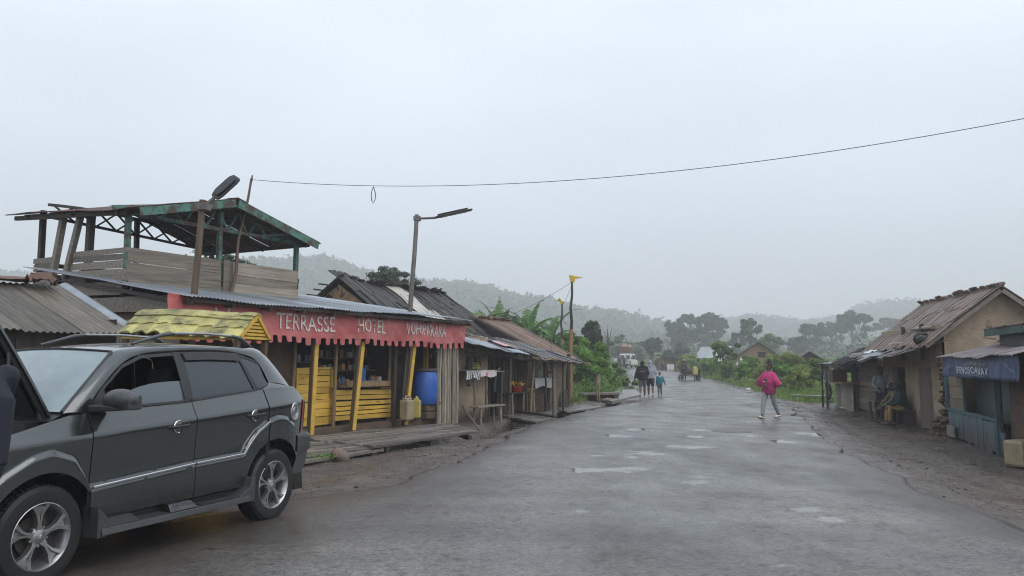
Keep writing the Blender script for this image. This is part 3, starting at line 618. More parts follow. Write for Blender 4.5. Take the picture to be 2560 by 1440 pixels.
bm_.grid(lambda u, v: (3.02+.0*u, 0, 0) if False else ((3.0+.28*sin(min(u*2, 1)*pi/2) if u < .5 else 3.28), -(bw(3.0, .6)+.015-(0 if u < .25 else .22*((u-.25)/.75)**1.5*0)) if u < .25 else -.80+.8*(u-.25)/.75, .44+.40*v), 20, 6) if False else None
def bmp(u, v):
    t = 2*u-1; s = 1 if t > 0 else -1; a = abs(t)
    if a > .72: k = (1-a)/.28; x = 2.985+.25*k; y = s*(.80-.02*k+.045)
    else: x = 3.235+.07*(1-(a/.72)**2); y = s*.825*(a/.72)
    z = .42+.42*v; bulge = .03 if .55 < v < .95 else 0
    x -= .09*max(0, .35-v)/.35; return (x+bulge*(a < .8), y*(1+(.02 if .55 < v < .95 else 0)), z)
bm_.grid(bmp, 40, 12); bm_.grid(lambda u, v: (3.0+.29*v*(1-.1*abs(2*u-1)), (2*u-1)*.83, .842), 10, 3); bm_.build('rear_bumper', car_plastic, car, radians(35))
fb = MB(); fb.grid(lambda u, v: (-.9-.1*(1-(2*u-1)**2)+.0, (2*u-1)*.78, .30+.24*v), 12, 4)
for sd in (-1, 1): fb.grid(lambda u, v: (-.9+.40*u, sd*(bw(-.85+.4*u, .5)+.015), .30+.36*v-.05*u), 8, 5)
fb.build('front_bumper', car_plastic, car, radians(35))
# raised bonnet
hd = MB(); al = radians(59); hx0, hz0 = .13, 1.185; HL = 1.0
def hood(u, v):
    t = 2*v-1; s = HL*u; bl = .03*(1-t*t)
    return (hx0-s*cos(al)-bl*sin(al)+.06*t*t*0, t*(.71-.06*u*u), hz0+s*sin(al)-bl*cos(al)*-1*0+bl*.5-.03*u*u)
hd.slab(hood, 12, 12, .018); ho = hd.build('bonnet', car_paint, car, radians(40))
hu = MB(); hu.slab(lambda u, v: Vector(hood(.04+.9*u, .06+.88*v))+Vector((-sin(al), 0, -cos(al)))*.045, 8, 8, .02)
for sd in (-1, 1): hu.tube([Vector(hood(u, .5+sd*.47))+Vector((-sin(al), 0, -cos(al)))*.025 for u in (.01, .3, .6, .95)], .022, 6)
hu.build('insulation', black_plastic, ho, radians(40))
for sd in (-1, 1): hh = MB(); hh.beam((.11, sd*.66, 1.08), (.07, sd*.66, 1.26), .03, .04); hh.build('bonnet_hinge', car_plastic, ho); hh = MB(); hh.tube([(-.12, sd*.62, .98), (-.2, sd*.66, 1.66)], .012, 6); hh.build('gas_strut', car_plastic, ho)
# wheels
def wheel(xc, sd):
    yc = sd*.755; o = sd
    w_ = MB(); w_.lathe([(.235, -.105), (.29, -.112), (.325, -.108), (.35, -.085), (.356, -.05), (.356, .05), (.35, .085), (.325, .108), (.29, .112), (.235, .105), (.22, .08), (.22, -.08), (.235, -.105)], (xc, yc, ZW), 56, 'Y')
    for i in range(56):
        for k in (-.05, 0, .05):
            t = 2*pi*(i+(k != 0)*.5)/56; w_.box((xc+.355*cos(t), yc+k, ZW+.355*sin(t)), (.012, .038, .022), M=Matrix.Rotation(-t, 3, 'Y'))
    wo = w_.build('wheel', rubber, car, radians(35)); 
    r = MB(); r.lathe([(.18, -.09*o), (.205, .06*o), (.222, .094*o), (.232, .108*o), (.239, .104*o), (.236, .09*o)], (xc, yc, ZW), 48, 'Y')
    r.lathe([(.001, .085*o), (.034, .083*o), (.062, .07*o), (.068, .04*o)], (xc, yc, ZW), 32, 'Y')
    for k in range(5):
        t0 = 2*pi*k/5+.35
        def P(rad, dt, y): t = t0+dt; return Vector((xc+rad*cos(t), yc+o*y, ZW+rad*sin(t)))
        for s in (-1, 1):
            a = [P(.05, s*.55, .078), P(.09, s*.16, .082), P(.15, s*.17, .086), P(.20, s*.27, .092), P(.228, s*.33, .098)]
            b = [P(.05, s*.0, .078), P(.09, s*.0, .084), P(.15, s*.035, .088), P(.20, s*.13, .093), P(.228, s*.17, .098)]
            r.grid(lambda u, v: a[int(round(u*4))].lerp(b[int(round(u*4))], v), 4, 1); a2 = [p-Vector((0, o*.045, 0)) for p in a]; b2 = [p-Vector((0, o*.03, 0)) for p in b]
            r.grid(lambda u, v: a[int(round(u*4))].lerp(a2[int(round(u*4))], v), 4, 1); r.grid(lambda u, v: b[int(round(u*4))].lerp(b2[int(round(u*4))], v), 4, 1)
        r.grid(lambda u, v: P(.08+.15*u, (v-.5)*(.06+.3*u), .055+.02*u), 3, 2)
    for k in range(5):
        t = 2*pi*k/5+.35+pi/5; r.lathe([(.001, .008*o), (.008, .006*o), (.011, -.02*o)], (xc+.07*cos(t), yc+.068*o, ZW+.07*sin(t)), 8, 'Y')
    r.build('rim', silver, wo, radians(35))
    e_ = MB(); c = Vector((xc, yc+o*.0865, ZW)); q = lambda x, z: c+Vector((x, 0, z))
    e_.beam(q(-.012, -.013), q(-.004, .013), .006, .005, up=(0, 1, 0)); e_.beam(q(.004, -.013), q(.012, .013), .006, .005, up=(0, 1, 0)); e_.beam(q(-.009, -.003), q(.009, .003), .005, .005, up=(0, 1, 0)); e_.build('emblem', chrome, wo)
    dk = MB(); dk.lathe([(.001, -.02*o), (.21, -.02*o), (.21, -.03*o)], (xc, yc, ZW), 32, 'Y'); dk.lathe([(.001, .012*o), (.14, .012*o), (.14, -.01*o)], (xc, yc, ZW), 32, 'Y'); dk.build('brake_disc', M_('brake', (.05, .045, .04), (.02, .018, .016), 8, .6, tone=0), wo)
for xc in (XF, XB):
    for sd in (-1, 1): wheel(xc, sd)
# inside
for yy in (-.36, .36):
    s_ = MB(); s_.box((1.15, yy, .72), (.5, .48, .16)); s_.box((1.42, yy, 1.03), (.14, .46, .6), M=Matrix.Rotation(.25, 3, 'Y')); s_.box((1.54, yy, 1.44), (.1, .26, .18)); s_.build('seat', seat_cloth, car, bevel=.04)
s_ = MB(); s_.box((2.05, 0, .72), (.5, 1.25, .16)); s_.box((2.32, 0, 1.0), (.14, 1.25, .6)); s_.build('rear_seat', seat_cloth, car, bevel=.04)
s_ = MB(); s_.box((.45, 0, 1.08), (.45, 1.4, .22)); s_.build('dashboard', seat_cloth, car, bevel=.04)
s_ = MB(); s_.lathe([(.165, -.012), (.18, 0), (.165, .012), (.155, 0), (.165, -.012)], (0, 0, 0), 28, 'X')
for i in range(len(s_.v)):
    p = Matrix.Rotation(-.4, 3, 'Y')@Vector(s_.v[i]); s_.v[i] = (p.x+.78, p.y-.36, p.z+1.12)
s_.build('steering_wheel', black_plastic, car, radians(60))
hl_ = MB(); hl_.grid(lambda u, v: (.76+1.95*u, .58*(2*v-1), rz_(.76+1.95*u)-.06-.03*(2*v-1)**2), 8, 6); hl_.build('headlining', seat_cloth, car)
# ================================================================ builders' helpers
R_ = random.Random(11)
def jt(a): return R_.uniform(-a, a)
def boards(mb, o, ud, vd, L_, Hh, n, th=.025, gap=.008, wob=.012, nrm=None, seg=1, ends=.03, skip=()):
    """n boards lying along ud stacked along vd from o, uneven and of varied tone"""
    o, ud, vd = Vector(o), Vector(ud).normalized(), Vector(vd).normalized(); nr = Vector(nrm).normalized() if nrm is not None else ud.cross(vd)
    ws = [R_.uniform(.75, 1.25) for _ in range(n)]; s = Hh/sum(ws); t = 0
    for i in range(n):
        h = ws[i]*s; a = t+gap/2; b = t+h-gap/2; t += h
        if i in skip: continue
        x0, x1 = jt(ends), L_+jt(ends); off = jt(.006)
        P = []
        da, db, dc, dd_ = jt(wob), jt(wob), jt(wob), jt(wob)
        k = max(2, int(L_/.7)+1) if seg == 1 else seg
        rows = []
        for j in range(k+1):
            f = j/k; x = x0+(x1-x0)*f; wv = wob*.6*mnoise.noise(Vector((x*1.3+i*7, i*3.1, 2)))
            rows.append((o+ud*x+vd*(a+da*(1-f)*.5+db*f*.5+wv)+nr*off, o+ud*x+vd*(b+dc*(1-f)*.5+dd_*f*.5+wv)+nr*off))
        vs = []
        for p, q in rows: vs += [p, q, q+nr*th, p+nr*th]
        fs = [(0, 1, 2, 3), (4*k+3, 4*k+2, 4*k+1, 4*k)]
        for j in range(k):
            for c in range(4): fs.append((4*j+c, 4*j+4+c, 4*j+4+(c+1) % 4, 4*j+(c+1) % 4))
        mb.add(vs, fs, R_.random())
def corr(mb, fn, width, nv, along_u=True, amp=.011, period=.085, th=-.004, sheet=.85):
    """corrugated sheets on surface fn(u,v); ridges run along v; each sheet its own tone and slight lift"""
    ns = max(1, round(width/sheet))
    for k in range(ns):
        tone = R_.random(); lift = jt(.008); ov = .03/width; sk = jt(.01); dv = jt(.012)
        nu = max(12, int(sheet/period*6))
        def f(u, v):
            uu = (k+u)/ns+(ov if u == 1 else 0)
            p = Vector(fn(uu, v+dv*(1 if v > .5 else -1))); p.z += amp*sin(2*pi*uu*width/period)+lift+.012*u*(k % 2)
            return p
        mb.slab(f, nu, nv, Vector((0, 0, th)), tone)
def lean_pole(mb, p, q, r0, r1, wob=.02, n=8, tone=None, seg=8):
    p, q = Vector(p), Vector(q); pts = []
    sx_, sy_ = jt(9), jt(9)
    for i in range(seg+1):
        f = i/seg; pts.append(p.lerp(q, f)+Vector((mnoise.noise(Vector((f*3, sx_, 0))), mnoise.noise(Vector((f*3, sy_, 4))), 0))*wob*(4*f*(1-f)+.15))
    mb.tube(pts, [r0+(r1-r0)*i/seg for i in range(seg+1)], n, R_.random() if tone is None else tone)
def strips_roof(mb, fn, nu, nrow, th=.03, jz=.02, wid=1.25, jl=.05, seg=2):
    """roof of long split strips laid down the slope in overlapping rows; fn(u,v) v=0 ridge .. 1 eave"""
    for r in range(nrow):
        for i in range(nu):
            u = (i+.5+jt(.35))/nu; w_ = wid/nu*R_.uniform(.7, 1.2)/2; v0 = r/nrow-.06-jt(.03); v1 = (r+1)/nrow+.05+jt(jl)
            z = jz*R_.random()+.012*(nrow-r) if nrow > 1 else jz*R_.random()
            sh = jt(.3)/nu; tn = R_.random()
            pts = []
            for j in range(seg+1):
                f = j/seg; v = v0+(v1-v0)*f; c0 = Vector(fn(u-w_+sh*f, v)); c1 = Vector(fn(u+w_+sh*f, v)); c0.z += z+jt(.004); c1.z += z+jt(.004)
                pts.append((c0, c1))
            vs = []
            for a, b in pts: vs += [a, b, b-Vector((0, 0, th)), a-Vector((0, 0, th))]
            fs = [(3, 2, 1, 0), (4*seg, 4*seg+1, 4*seg+2, 4*seg+3)]
            for j in range(seg):
                for c in range(4): fs.append((4*j+c, 4*j+(c+1) % 4, 4*j+4+(c+1) % 4, 4*j+4+c))
            mb.add(vs, fs, tn)
def text_mesh(body, fnpt, mtl, name, parent, depth=.004, font_space=1.0, bold=.004):
    """flat lettering mapped onto the surface fnpt(s,t), s,t in 0..1 over the words' box"""
    cu = bpy.data.curves.new('words', 'FONT'); cu.body = body; cu.size = 1; cu.space_character = font_space; cu.resolution_u = 3; cu.offset = bold
    ob = bpy.data.objects.new('words', cu); C.objects.link(ob)
    dg = bpy.context.evaluated_depsgraph_get(); dg.update(); me = bpy.data.meshes.new_from_object(ob.evaluated_get(dg))
    bpy.data.objects.remove(ob); bpy.data.curves.remove(cu)
    bm = bmesh.new(); bm.from_mesh(me)
    bmesh.ops.triangulate(bm, faces=bm.faces); bmesh.ops.subdivide_edges(bm, edges=[e for e in bm.edges if e.calc_length() > .25], cuts=2)
    xs_ = [v.co.x for v in bm.verts]; ys_ = [v.co.y for v in bm.verts]; x0, x1, y0, y1 = min(xs_), max(xs_), min(ys_), max(ys_)
    for v in bm.verts: v.co = Vector(fnpt((v.co.x-x0)/(x1-x0), (v.co.y-y0)/(y1-y0)))
    bm.to_mesh(me); bm.free(); me.materials.clear(); me.materials.append(mtl); me.name = name
    o = bpy.data.objects.new(name, me); C.objects.link(o); o.parent = parent
    return o
# ================================================================ red-bannered hotel
HF = Frame((-3.57, 17.9), (.4853, .8743)); TF = Frame((-7.66, 15.8), (.4853, .8743))
hp = HF.px
hotel = thing('hotel_shop', 'low wooden eatery with a faded red lettered banner, yellow counter and tin roof', 'shop', HF.o, HF.rz)
RU0, RU1 = -4.72, 4.5
def hroof(u, v): return (RU0+(RU1-RU0)*u, -.42+5.0*v, 2.735+.80*v+.035*mnoise.noise(Vector((u*9, v*3, 0)))*(1-v*.5)-.03*sin(u*pi*2)*(1-v))
m = MB(); corr(m, hroof, RU1-RU0, 6); m.build('roof', tin_grey, hotel, radians(50))
m = MB()
for v in (-.3, 1.2, 2.6): m.beam((RU0+.05, v, 2.67+.16*(v+.4)), (RU1-.05, v, 2.66+.16*(v+.4)), .06, .07)
for i in range(11): u = RU0+.1+(RU1-RU0-.2)*i/10; m.beam((u, -.38, 2.62), (u, 4.4, 3.38), .06, .07)
m.build('rafters', wood_dark, hotel)
# side wall of old boards under the left gable, back and side walls
m = MB(); boards(m, (RU0+.15, 0, 2.15), (0, 1, 0), (0, 0, 1), 3.0, .26, 1, wob=.03); boards(m, (RU0+.15, .2, 2.5), (0, 1, 0.02), (0, 0, 1), 3.2, .3, 1, wob=.03); boards(m, (RU0+.15, 1.6, 2.86), (0, 1, 0.03), (0, 0, 1), 2.2, .24, 1, wob=.02)
boards(m, (RU0+.17, 0, .2), (0, 1, 0), (0, 0, 1), 3.0, 1.9, 9); m.build('side_wall', wood_grey, hotel)
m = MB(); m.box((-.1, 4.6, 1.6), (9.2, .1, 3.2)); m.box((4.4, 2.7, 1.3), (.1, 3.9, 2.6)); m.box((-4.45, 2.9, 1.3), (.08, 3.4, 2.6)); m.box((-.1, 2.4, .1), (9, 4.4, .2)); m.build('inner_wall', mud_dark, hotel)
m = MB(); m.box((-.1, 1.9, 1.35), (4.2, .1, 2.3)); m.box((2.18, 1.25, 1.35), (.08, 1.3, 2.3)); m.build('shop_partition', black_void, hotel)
# dark rough mud wall at the left of the door
WV = .6
m = MB(); m.grid(lambda u, v: (-3.9+2.72*u, WV+.02+.03*mnoise.noise(Vector((u*8, v*6, 0))), .2+2.5*v), 30, 24); m.build('mud_panel', mud_dark, hotel, radians(60))
# yellow boards: door, side panel, counter
m = MB(); boards(m, (-.60, WV-.03, .24), (1, 0, 0), (0, 0, 1), .60, .52, 3, ends=.0, gap=.012, nrm=(0, -1, 0)); boards(m, (-.52, WV-.02, .80), (1, 0, 0), (0, 0, 1), .44, .66, 5, ends=0, gap=.012, nrm=(0, -1, 0))
m.beam((-.57, WV-.045, .76), (-.57, WV-.045, 1.5), .07, .04); m.beam((-.03, WV-.045, .76), (-.03, WV-.045, 1.5), .07, .04); m.beam((-.6, WV-.045, .775), (0, WV-.045, .78), .05, .045); m.beam((-.6, WV-.045, 1.49), (0, WV-.045, 1.49), .04, .04)
dr = m.build('door', yellow_paint, hotel)
m = MB(); m.box((-.02, WV-.08, 1.0), (.03, .03, .1)); m.build('latch', grey_metal, dr)
m = MB(); boards(m, (-1.13, WV-.03, .24), (1, 0, 0), (0, 0, 1), .40, 1.27, 7, ends=0, gap=.012, nrm=(0, -1, 0)); m.beam((-1.12, WV-.06, .3), (-1.12, WV-.06, 1.5), .06, .03); m.build('side_panel', yellow_paint, hotel)
CV = .45
m = MB(); boards(m, (-.02, CV, .30), (1, 0, -.012), (0, 0, 1), 2.1, .70, 6, gap=.022, wob=.02, nrm=(0, -1, 0)); boards(m, (1.55, CV-.03, .98), (1, 0, 0), (0, 0, 1), .55, .1, 1, nrm=(0, -1, 0)); m.build('counter_front', yellow_paint, hotel)
m = MB(); m.hexa([Vector(p) for p in ((.15, CV-.12, 1.05), (2.0, CV-.12, 1.03), (2.0, CV+.5, 1.03), (.15, CV+.5, 1.05), (.15, CV-.12, 1.09), (2.0, CV-.12, 1.07), (2.0, CV+.5, 1.10), (.15, CV+.5, 1.12))]); m.hexa([Vector(p) for p in ((.2, CV-.14, 1.06), (1.95, CV-.14, 1.05), (1.95, CV-.16, 1.05), (.2, CV-.16, 1.06), (.2, CV-.14, 1.21), (1.95, CV-.14, 1.17), (1.95, CV-.16, 1.17), (.2, CV-.16, 1.21))][0:8]); m.build('counter_top', wood_pale, hotel)
m = MB()
for z, v in ((1.42, .95), (1.72, 1.0)): m.box((1.0, v+.2, z), (2.0, .45, .025))
for z in (1.25, 1.62): m.box((-.55, 1.2, z), (1.1, .35, .025))
m.build('goods_shelf', wood_brown, hotel)
# posts
for (bx, by), (tx, ty), col in (((775, 1063), (786, 850), 1), ((880, 1060), (900, 850), 1), ((1010, 1046), (1029, 855), 1)):
    a = hp(bx, by, 0); b = hp(tx, ty, 0); k = (2.62-a[1])/(b[1]-a[1]); b = (a[0]+(b[0]-a[0])*k, 2.62)
    m = MB(); m.beam((a[0], 0, .08), (b[0], 0, b[1]), .115, .10, up=(0, 1, 0)); po = m.build('post', wood_brown, hotel, bevel=.01)
    m = MB(); m.beam((a[0]+.004, -.056, .12), (b[0]+.004, -.056, 2.08), .108, .012, up=(0, 1, 0)); m.build('post_face', yellow_paint, po)
for px, v, mt_, w_ in ((733, .55, wood_pale, .07), (837, .42, wood_pale, .07), (972, .5, wood_pale, .06), (985, .2, wood_dark, .10), (958, 1.2, wood_dark, .05)):
    u, _ = hp(px, 950, v); m = MB(); m.beam((u-.03, v, .1), (u+.05, v, 2.6), w_, w_*.9); m.build('post', mt_, hotel, bevel=.008)
u, _ = hp(1068, 900, .5); m = MB(); m.beam((u, .5, .2), (u, .5, 2.6), .05, .05); m.build('post', yellow_paint, hotel, bevel=.006); m = MB(); m.beam((u-.09, .53, .2), (u-.09, .53, 2.6), .09, .03); m.build('post', wood_pale, hotel)
m = MB(); m.box((u+.06, .44, 1.78), (.1, .05, .1)); m.build('meter_box', grey_metal, hotel)
# recess behind the barrel: rough stone and mud
m = MB(); m.grid(lambda u, v: (2.2+2.2*u, 1.3+.10*mnoise.noise(Vector((u*9, v*9, 3))), .2+2.3*v), 30, 30); m.build('stone_wall', mud_dark, hotel, radians(50))
# bamboo screen at the right end
m = MB()
n_ = 9
for i in range(n_):
    u = 3.40+.92*i/(n_-1); lean_pole(m, (u-.04, -.02+jt(.02), .0), (u+.03, .02, 2.66), .042, .036, .02, 8)
for z in (.5, 1.9): lean_pole(m, (3.35, .06, z), (4.4, .06, z+.02), .02, .018, .01, 6)
m.build('bamboo_screen', bamboo_pole, hotel, radians(60))
# banner
BU0, BU1 = -4.92, 4.47
def bdisp(u, z):
    return -.15-.05*mnoise.noise(Vector((u*1.7, z*2.2, 0)))-.022*mnoise.noise(Vector((u*5+z*4, z*3, 5)))-.02*abs(sin(u*1.9))*(2.7-z)
def bsag(u): return -.05*mnoise.noise(Vector((u*.8, 0, 7)))-.035*sin(abs((u+2.5) % 2.4)/2.4*pi)
def bpt(u, z):
    f = (z-2.03)/.66; zz = z+bsag(u)*(1-.5*f); return Vector((u, bdisp(u, z), zz))
m = MB(); NU = 150
m.slab(lambda u, v: bpt(BU0+(BU1-BU0)*u, 2.15+.54*v+(.10*sstep(-3.3, -4.9, BU0+(BU1-BU0)*u)*(v))), NU, 14, .006)
u = BU0+.02
while u < BU1-.12:
    w_ = .15+jt(.03); hgt = .135+jt(.02)
    m.slab(lambda a, b: bpt(u+w_*(a+.12*(1-b)*(a-.5)*-1), 2.152-hgt*(1-b)+(.02*(abs(a-.5)*2)**4*(1-b))), 4, 3, .006); u += w_+.125+jt(.02)
ban = m.build('awning_banner', red_cloth, hotel, radians(70))
def word(t, p0, p1, ztop, zbot, sp_=1.0, sk=0):
    u0 = hp(*p0, -.2)[0]; u1 = hp(*p1, -.2)[0]
    def f(s, q):
        u = u0+(u1-u0)*s; p = bpt(u, zbot+(ztop-zbot)*q); p.y -= .022; return p
    o = text_mesh(t, f, white_paint, 'lettering', ban)
word('LA', (540, 770), (590, 770), 2.62, 2.28); word('TERRASSE', (695, 780), (840, 790), 2.60, 2.28); word('HOTEL', (897, 800), (966, 810), 2.60, 2.30); word('VOHIPARARA', (1017, 810), (1119, 820), 2.59, 2.31)
# ---------------------------------------------------------------- things by the hotel
def jerry(name, label, mt, P, rz=0, s=1.0, group=None):
    t = thing(name, label, 'jerrycan', P, rz, group); m = MB()
    m.box((0, 0, .19*s), (.27*s, .19*s, .38*s)); m.box((0, 0, .395*s), (.2*s, .12*s, .05*s)); b = m.build('can_body', mt, t, bevel=.035*s)
    m = MB(); m.tube([(-.07*s, 0, .40*s), (-.06*s, 0, .455*s), (.04*s, 0, .455*s), (.06*s, 0, .40*s)], .016*s, 8); m.build('handle', mt, t, radians(60))
    m = MB(); m.lathe([(.03*s, .40*s), (.03*s, .45*s), (.001, .452*s)], (.095*s, 0, 0), 12); m.build('cap', mt, t, radians(40)); return t
FLZ = .2
w1 = HF.w(*hp(1014, 1046, -.12)[:1], -.16); jerry('jerrycan', 'dirty cream jerrycan standing in front of the right yellow post', cream_plastic, (w1.x, w1.y, .24), HF.rz+.1, 1.25)
w1 = HF.w(hp(1042, 1046, .1)[0], .12); jerry('jerrycan', 'yellow jerrycan between the cream jerrycan and the blue barrel', yellow_plastic, (w1.x, w1.y, .24), HF.rz+.5, 1.15)
w1 = HF.w(hp(905, 958, .55)[0], .62); jerry('jerrycan', 'blue jerrycan on the shop counter behind the leaning yellow post', blue_plastic, (w1.x, w1.y, 1.11), HF.rz, .95)
bu = hp(1064, 960, .25)[0]; w1 = HF.w(bu, .25)
st = thing('barrel_stand', 'dark stone block carrying the blue water barrel', 'stone block', (w1.x, w1.y, .18), HF.rz); m = MB(); m.box((0, 0, .09), (.5, .46, .18), tone=.2); m.box((0, .0, .27), (.46, .42, .16), tone=.3)
m.build('block', mud_dark, st, bevel=.03)
bt = thing('water_barrel', 'large blue plastic water barrel with a dark rim on a stone block', 'barrel', (w1.x, w1.y, .53), HF.rz); m = MB()
m.lathe([(.001, 0), (.25, 0), (.285, .03), (.31, .2), (.325, .45), (.318, .65), (.29, .8), (.275, .84), (.29, .86), (.29, .89), (.27, .9)], (0, 0, 0), 32); m.build('barrel_body', blue_plastic, bt, radians(50))
m = MB(); m.lathe([(.30, .86), (.312, .87), (.312, .925), (.30, .935), (.28, .92), (.001, .905)], (0, 0, 0), 32); m.build('rim', M_('rim_rust', (.06, .05, .05), (.035, .03, .03), 5, .5, tone=0), bt, radians(50))
m = MB(); m.tube([(.22, -.24, .06), (.25, -.30, .06), (.25, -.33, .05)], .016, 8); m.build('tap', grey_metal, bt, radians(60))
packs = [M_('pack_%s' % k, c, tuple(x*.7 for x in c), 12, .45, tone=.5) for k, c in (('red', (.35, .06, .05)), ('white', (.5, .48, .45)), ('green', (.08, .2, .12)), ('brown', (.2, .12, .07)), ('blue', (.08, .13, .28)), ('orange', (.45, .2, .06)))]
def goods(u, v, z, k):
    P = HF.w(u, v, z)
    if k % 3 == 0:
        t = thing('bottle', 'small bottle on the dim shelves behind the yellow counter', 'bottle', P, 0, 'bottles on the shop shelves'); m = MB(); h = R_.uniform(.16, .26)
        m.lathe([(.001, 0), (.032, 0), (.034, h*.6), (.013, h*.8), (.013, h)], (0, 0, 0), 10); m.build('bottle_body', packs[(k*5) % 6], t, radians(50)); m = MB(); m.lathe([(.015, h), (.015, h+.02), (.001, h+.021)], (0, 0, 0), 10); m.build('cap', packs[k % 6], t, radians(40))
    else:
        m = MB(); h = R_.uniform(.1, .2); m.box((0, 0, h/2), (R_.uniform(.07, .13), .08, h), rz=HF.rz+jt(.2), tone=R_.random()); o = m.build('packet', packs[k % 6], None, bevel=.008); o.location = P
        tag(o, 'goods packet on the dim shelves behind the yellow counter', 'packet', 'packets on the shop shelves')
k = 0
for z, v in ((1.437, 1.05), (1.737, 1.1), (1.115, .75)):
    u = .12
    while u < 1.95:
        if not (z < 1.2 and .85 < u < 1.2): goods(u+jt(.02), v+jt(.06), z, k)
        k += 1; u += R_.uniform(.12, .18)
for z in (1.265, 1.635):
    u = -1.0
    while u < -.05: goods(u+jt(.02), 1.18+jt(.06), z, k); k += 3 if R_.random() < .5 else 1; u += .15
# ---------------------------------------------------------------- plank platforms in front
def deck(label, BL, BR, FR, FL, n, skip=()):
    c = (BL+BR+FR+FL)/4; t = thing('plank_platform', label, 'walkway', (c.x, c.y, 0), 0)
    m = MB(); q = [p-Vector((c.x, c.y, 0)) for p in (BL, BR, FR, FL)]
    for i in range(n):
        if i in skip: continue
        f0, f1 = (i+.10+R_.random()*.08)/n, (i+.90)/n; a0, a1 = q[0].lerp(q[3], f0), q[0].lerp(q[3], f1); b0, b1 = q[1].lerp(q[2], f0), q[1].lerp(q[2], f1)
        e0, e1 = jt(.03), jt(.04); tn = R_.random(); zz = jt(.012); k = 8
        rows = []
        for j in range(k+1):
            f = e0+(1+e1-e0)*j/k; wv = .03*mnoise.noise(Vector((j*.8, i*5, 2))); wz = .025*mnoise.noise(Vector((j*.5, i*3, 9)))+zz
            pa, pb = a0.lerp(b0, f), a1.lerp(b1, f); d = (pb-pa).normalized()
            rows.append((pa+d*wv+Vector((0, 0, wz)), pb+d*(wv+jt(.012))+Vector((0, 0, wz+jt(.006)))))
        vs = []
        for p, r in rows: vs += [p, r, r-Vector((0, 0, .045)), p-Vector((0, 0, .045))]
        fs = [(0, 1, 2, 3), (4*k+3, 4*k+2, 4*k+1, 4*k)]+[(4*j+c_, 4*j+4+c_, 4*j+4+(c_+1) % 4, 4*j+(c_+1) % 4) for j in range(k) for c_ in range(4)]
        m.add(vs, fs, tn)
    m.build('planks', plank_deck, t)
    m = MB()
    for f in (.1, .5, .9): m.beam(q[0].lerp(q[1], f)-Vector((0, 0, .1)), q[3].lerp(q[2], f)-Vector((0, 0, .1)), .09, .09)
    m.build('bearers', wood_dark, t)
    return t
deck('larger grey plank platform running from the yellow counter to the road', G(740, 1092, .22), G(1128, 1056, .16), G(1196, 1080, .09), G(938, 1116, .13), 15)
A, B2 = G(640, 1112, .2), G(920, 1096, .15); deck('smaller sagging grey plank platform next to the rear of the car', A, B2, G(962, 1121, .07), G(660, 1168, .08), 8)
def rock(px, py, r, label, z=None, mt=stone, seed=1):
    P = G(px, py, 0); z = RZ(P.x, P.y) if z is None else z; P = G(px, py, z); m = MB(); n, k = 14, 9
    def f(u, v):
        a = -pi/2+pi*v; t = 2*pi*u; q = Vector((cos(a)*cos(t), cos(a)*sin(t), sin(a))); s = 1+.45*mnoise.noise(q*1.3+Vector((seed*7, 0, 0)))+.15*mnoise.noise(q*3+Vector((seed*3, 1, 0)))
        return Vector((q.x*r[0], q.y*r[1], q.z*r[2]))*s
    m.grid(f, n, k); o = m.build('stone', mt, None, radians(45)); o.location = (P.x, P.y, z+r[2]*.35); tag(o, label, 'stone'); return o
rock(850, 1152, (.17, .14, .15), 'brown rock beside the platform edge near the puddle', seed=3)
rock(1086, 1099, (.12, .09, .06), 'reddish stone wedged under the platform edge', seed=5)
rock(1222, 1077, (.16, .12, .09), 'grey stone block at the corner of the dark ditch', seed=8)
# ================================================================ open terrace above
ter = thing('roof_terrace', 'open upper terrace of weathered planks under a sagging gabled tin roof with green trusses', 'terrace', TF.o, TF.rz)
TL, TD = 4.72, 3.1
m = MB(); boards(m, (0, 0, 3.1), (1, 0, 0), (0, 0, 1), 2.32, .80, 5, wob=.012, nrm=(0, -1, 0), gap=.004); boards(m, (2.60, 0, 3.02), (1, 0, 0), (0, 0, 1), 2.1, .88, 6, wob=.008, nrm=(0, -1, 0), gap=.004); m.build('front_parapet', wood_grey, ter)
m = MB(); boards(m, (2.36, -.03, 2.9), (0, 0, 1), (1, 0, 0), 1.02, .28, 2, wob=.02, nrm=(0, -1, 0)); m.build('gate_boards', wood_grey, ter)
m = MB(); boards(m, (0, 0, 3.08), (0, 1, .02), (0, 0, 1), 1.85, .82, 6, wob=.02, gap=.004, nrm=(-1, 0, 0)); boards(m, (0, 2.35, 3.05), (0, 1, 0), (0, 0, 1), .8, .8, 6, wob=.03, nrm=(-1, 0, 0)); m.build('side_parapet', wood_grey, ter)
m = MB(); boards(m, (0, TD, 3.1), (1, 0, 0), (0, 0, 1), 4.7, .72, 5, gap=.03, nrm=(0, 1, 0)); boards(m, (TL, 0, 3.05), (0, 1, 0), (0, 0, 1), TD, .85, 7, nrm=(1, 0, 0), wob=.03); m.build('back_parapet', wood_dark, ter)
m = MB(); boards(m, (-.1, 0, 3.0), (0, 1, 0), (1, 0, 0), TD, 4.9, 30, th=.04); m.build('terrace_floor', wood_grey, ter)
def troof(u, v, dz=0):
    """u 0 left eave .5 ridge 1 right eave; v front to back"""
    x = -.35+5.4*u; y = -.45+4.25*v; s = abs(u-.5)*2
    z = 5.27-.65*s+dz
    z += .06*max(y, 0)*(1 if u < .5 else 1-s); z -= .02*sin(v*7)*s*(u < .5)
    z += .02*mnoise.noise(Vector((u*5, v*6, 1)))-.05*sin(v*pi)*(1-s)
    return Vector((x, y, z))
for h, nm in ((0, 'l'), (1, 'r')):
    m = MB()
    corr(m, lambda a, b: troof(h*.5+.5*b, a), 4.25, 8, amp=.012, period=.09); m.build('tin_roof', tin_rust, ter, radians(50))
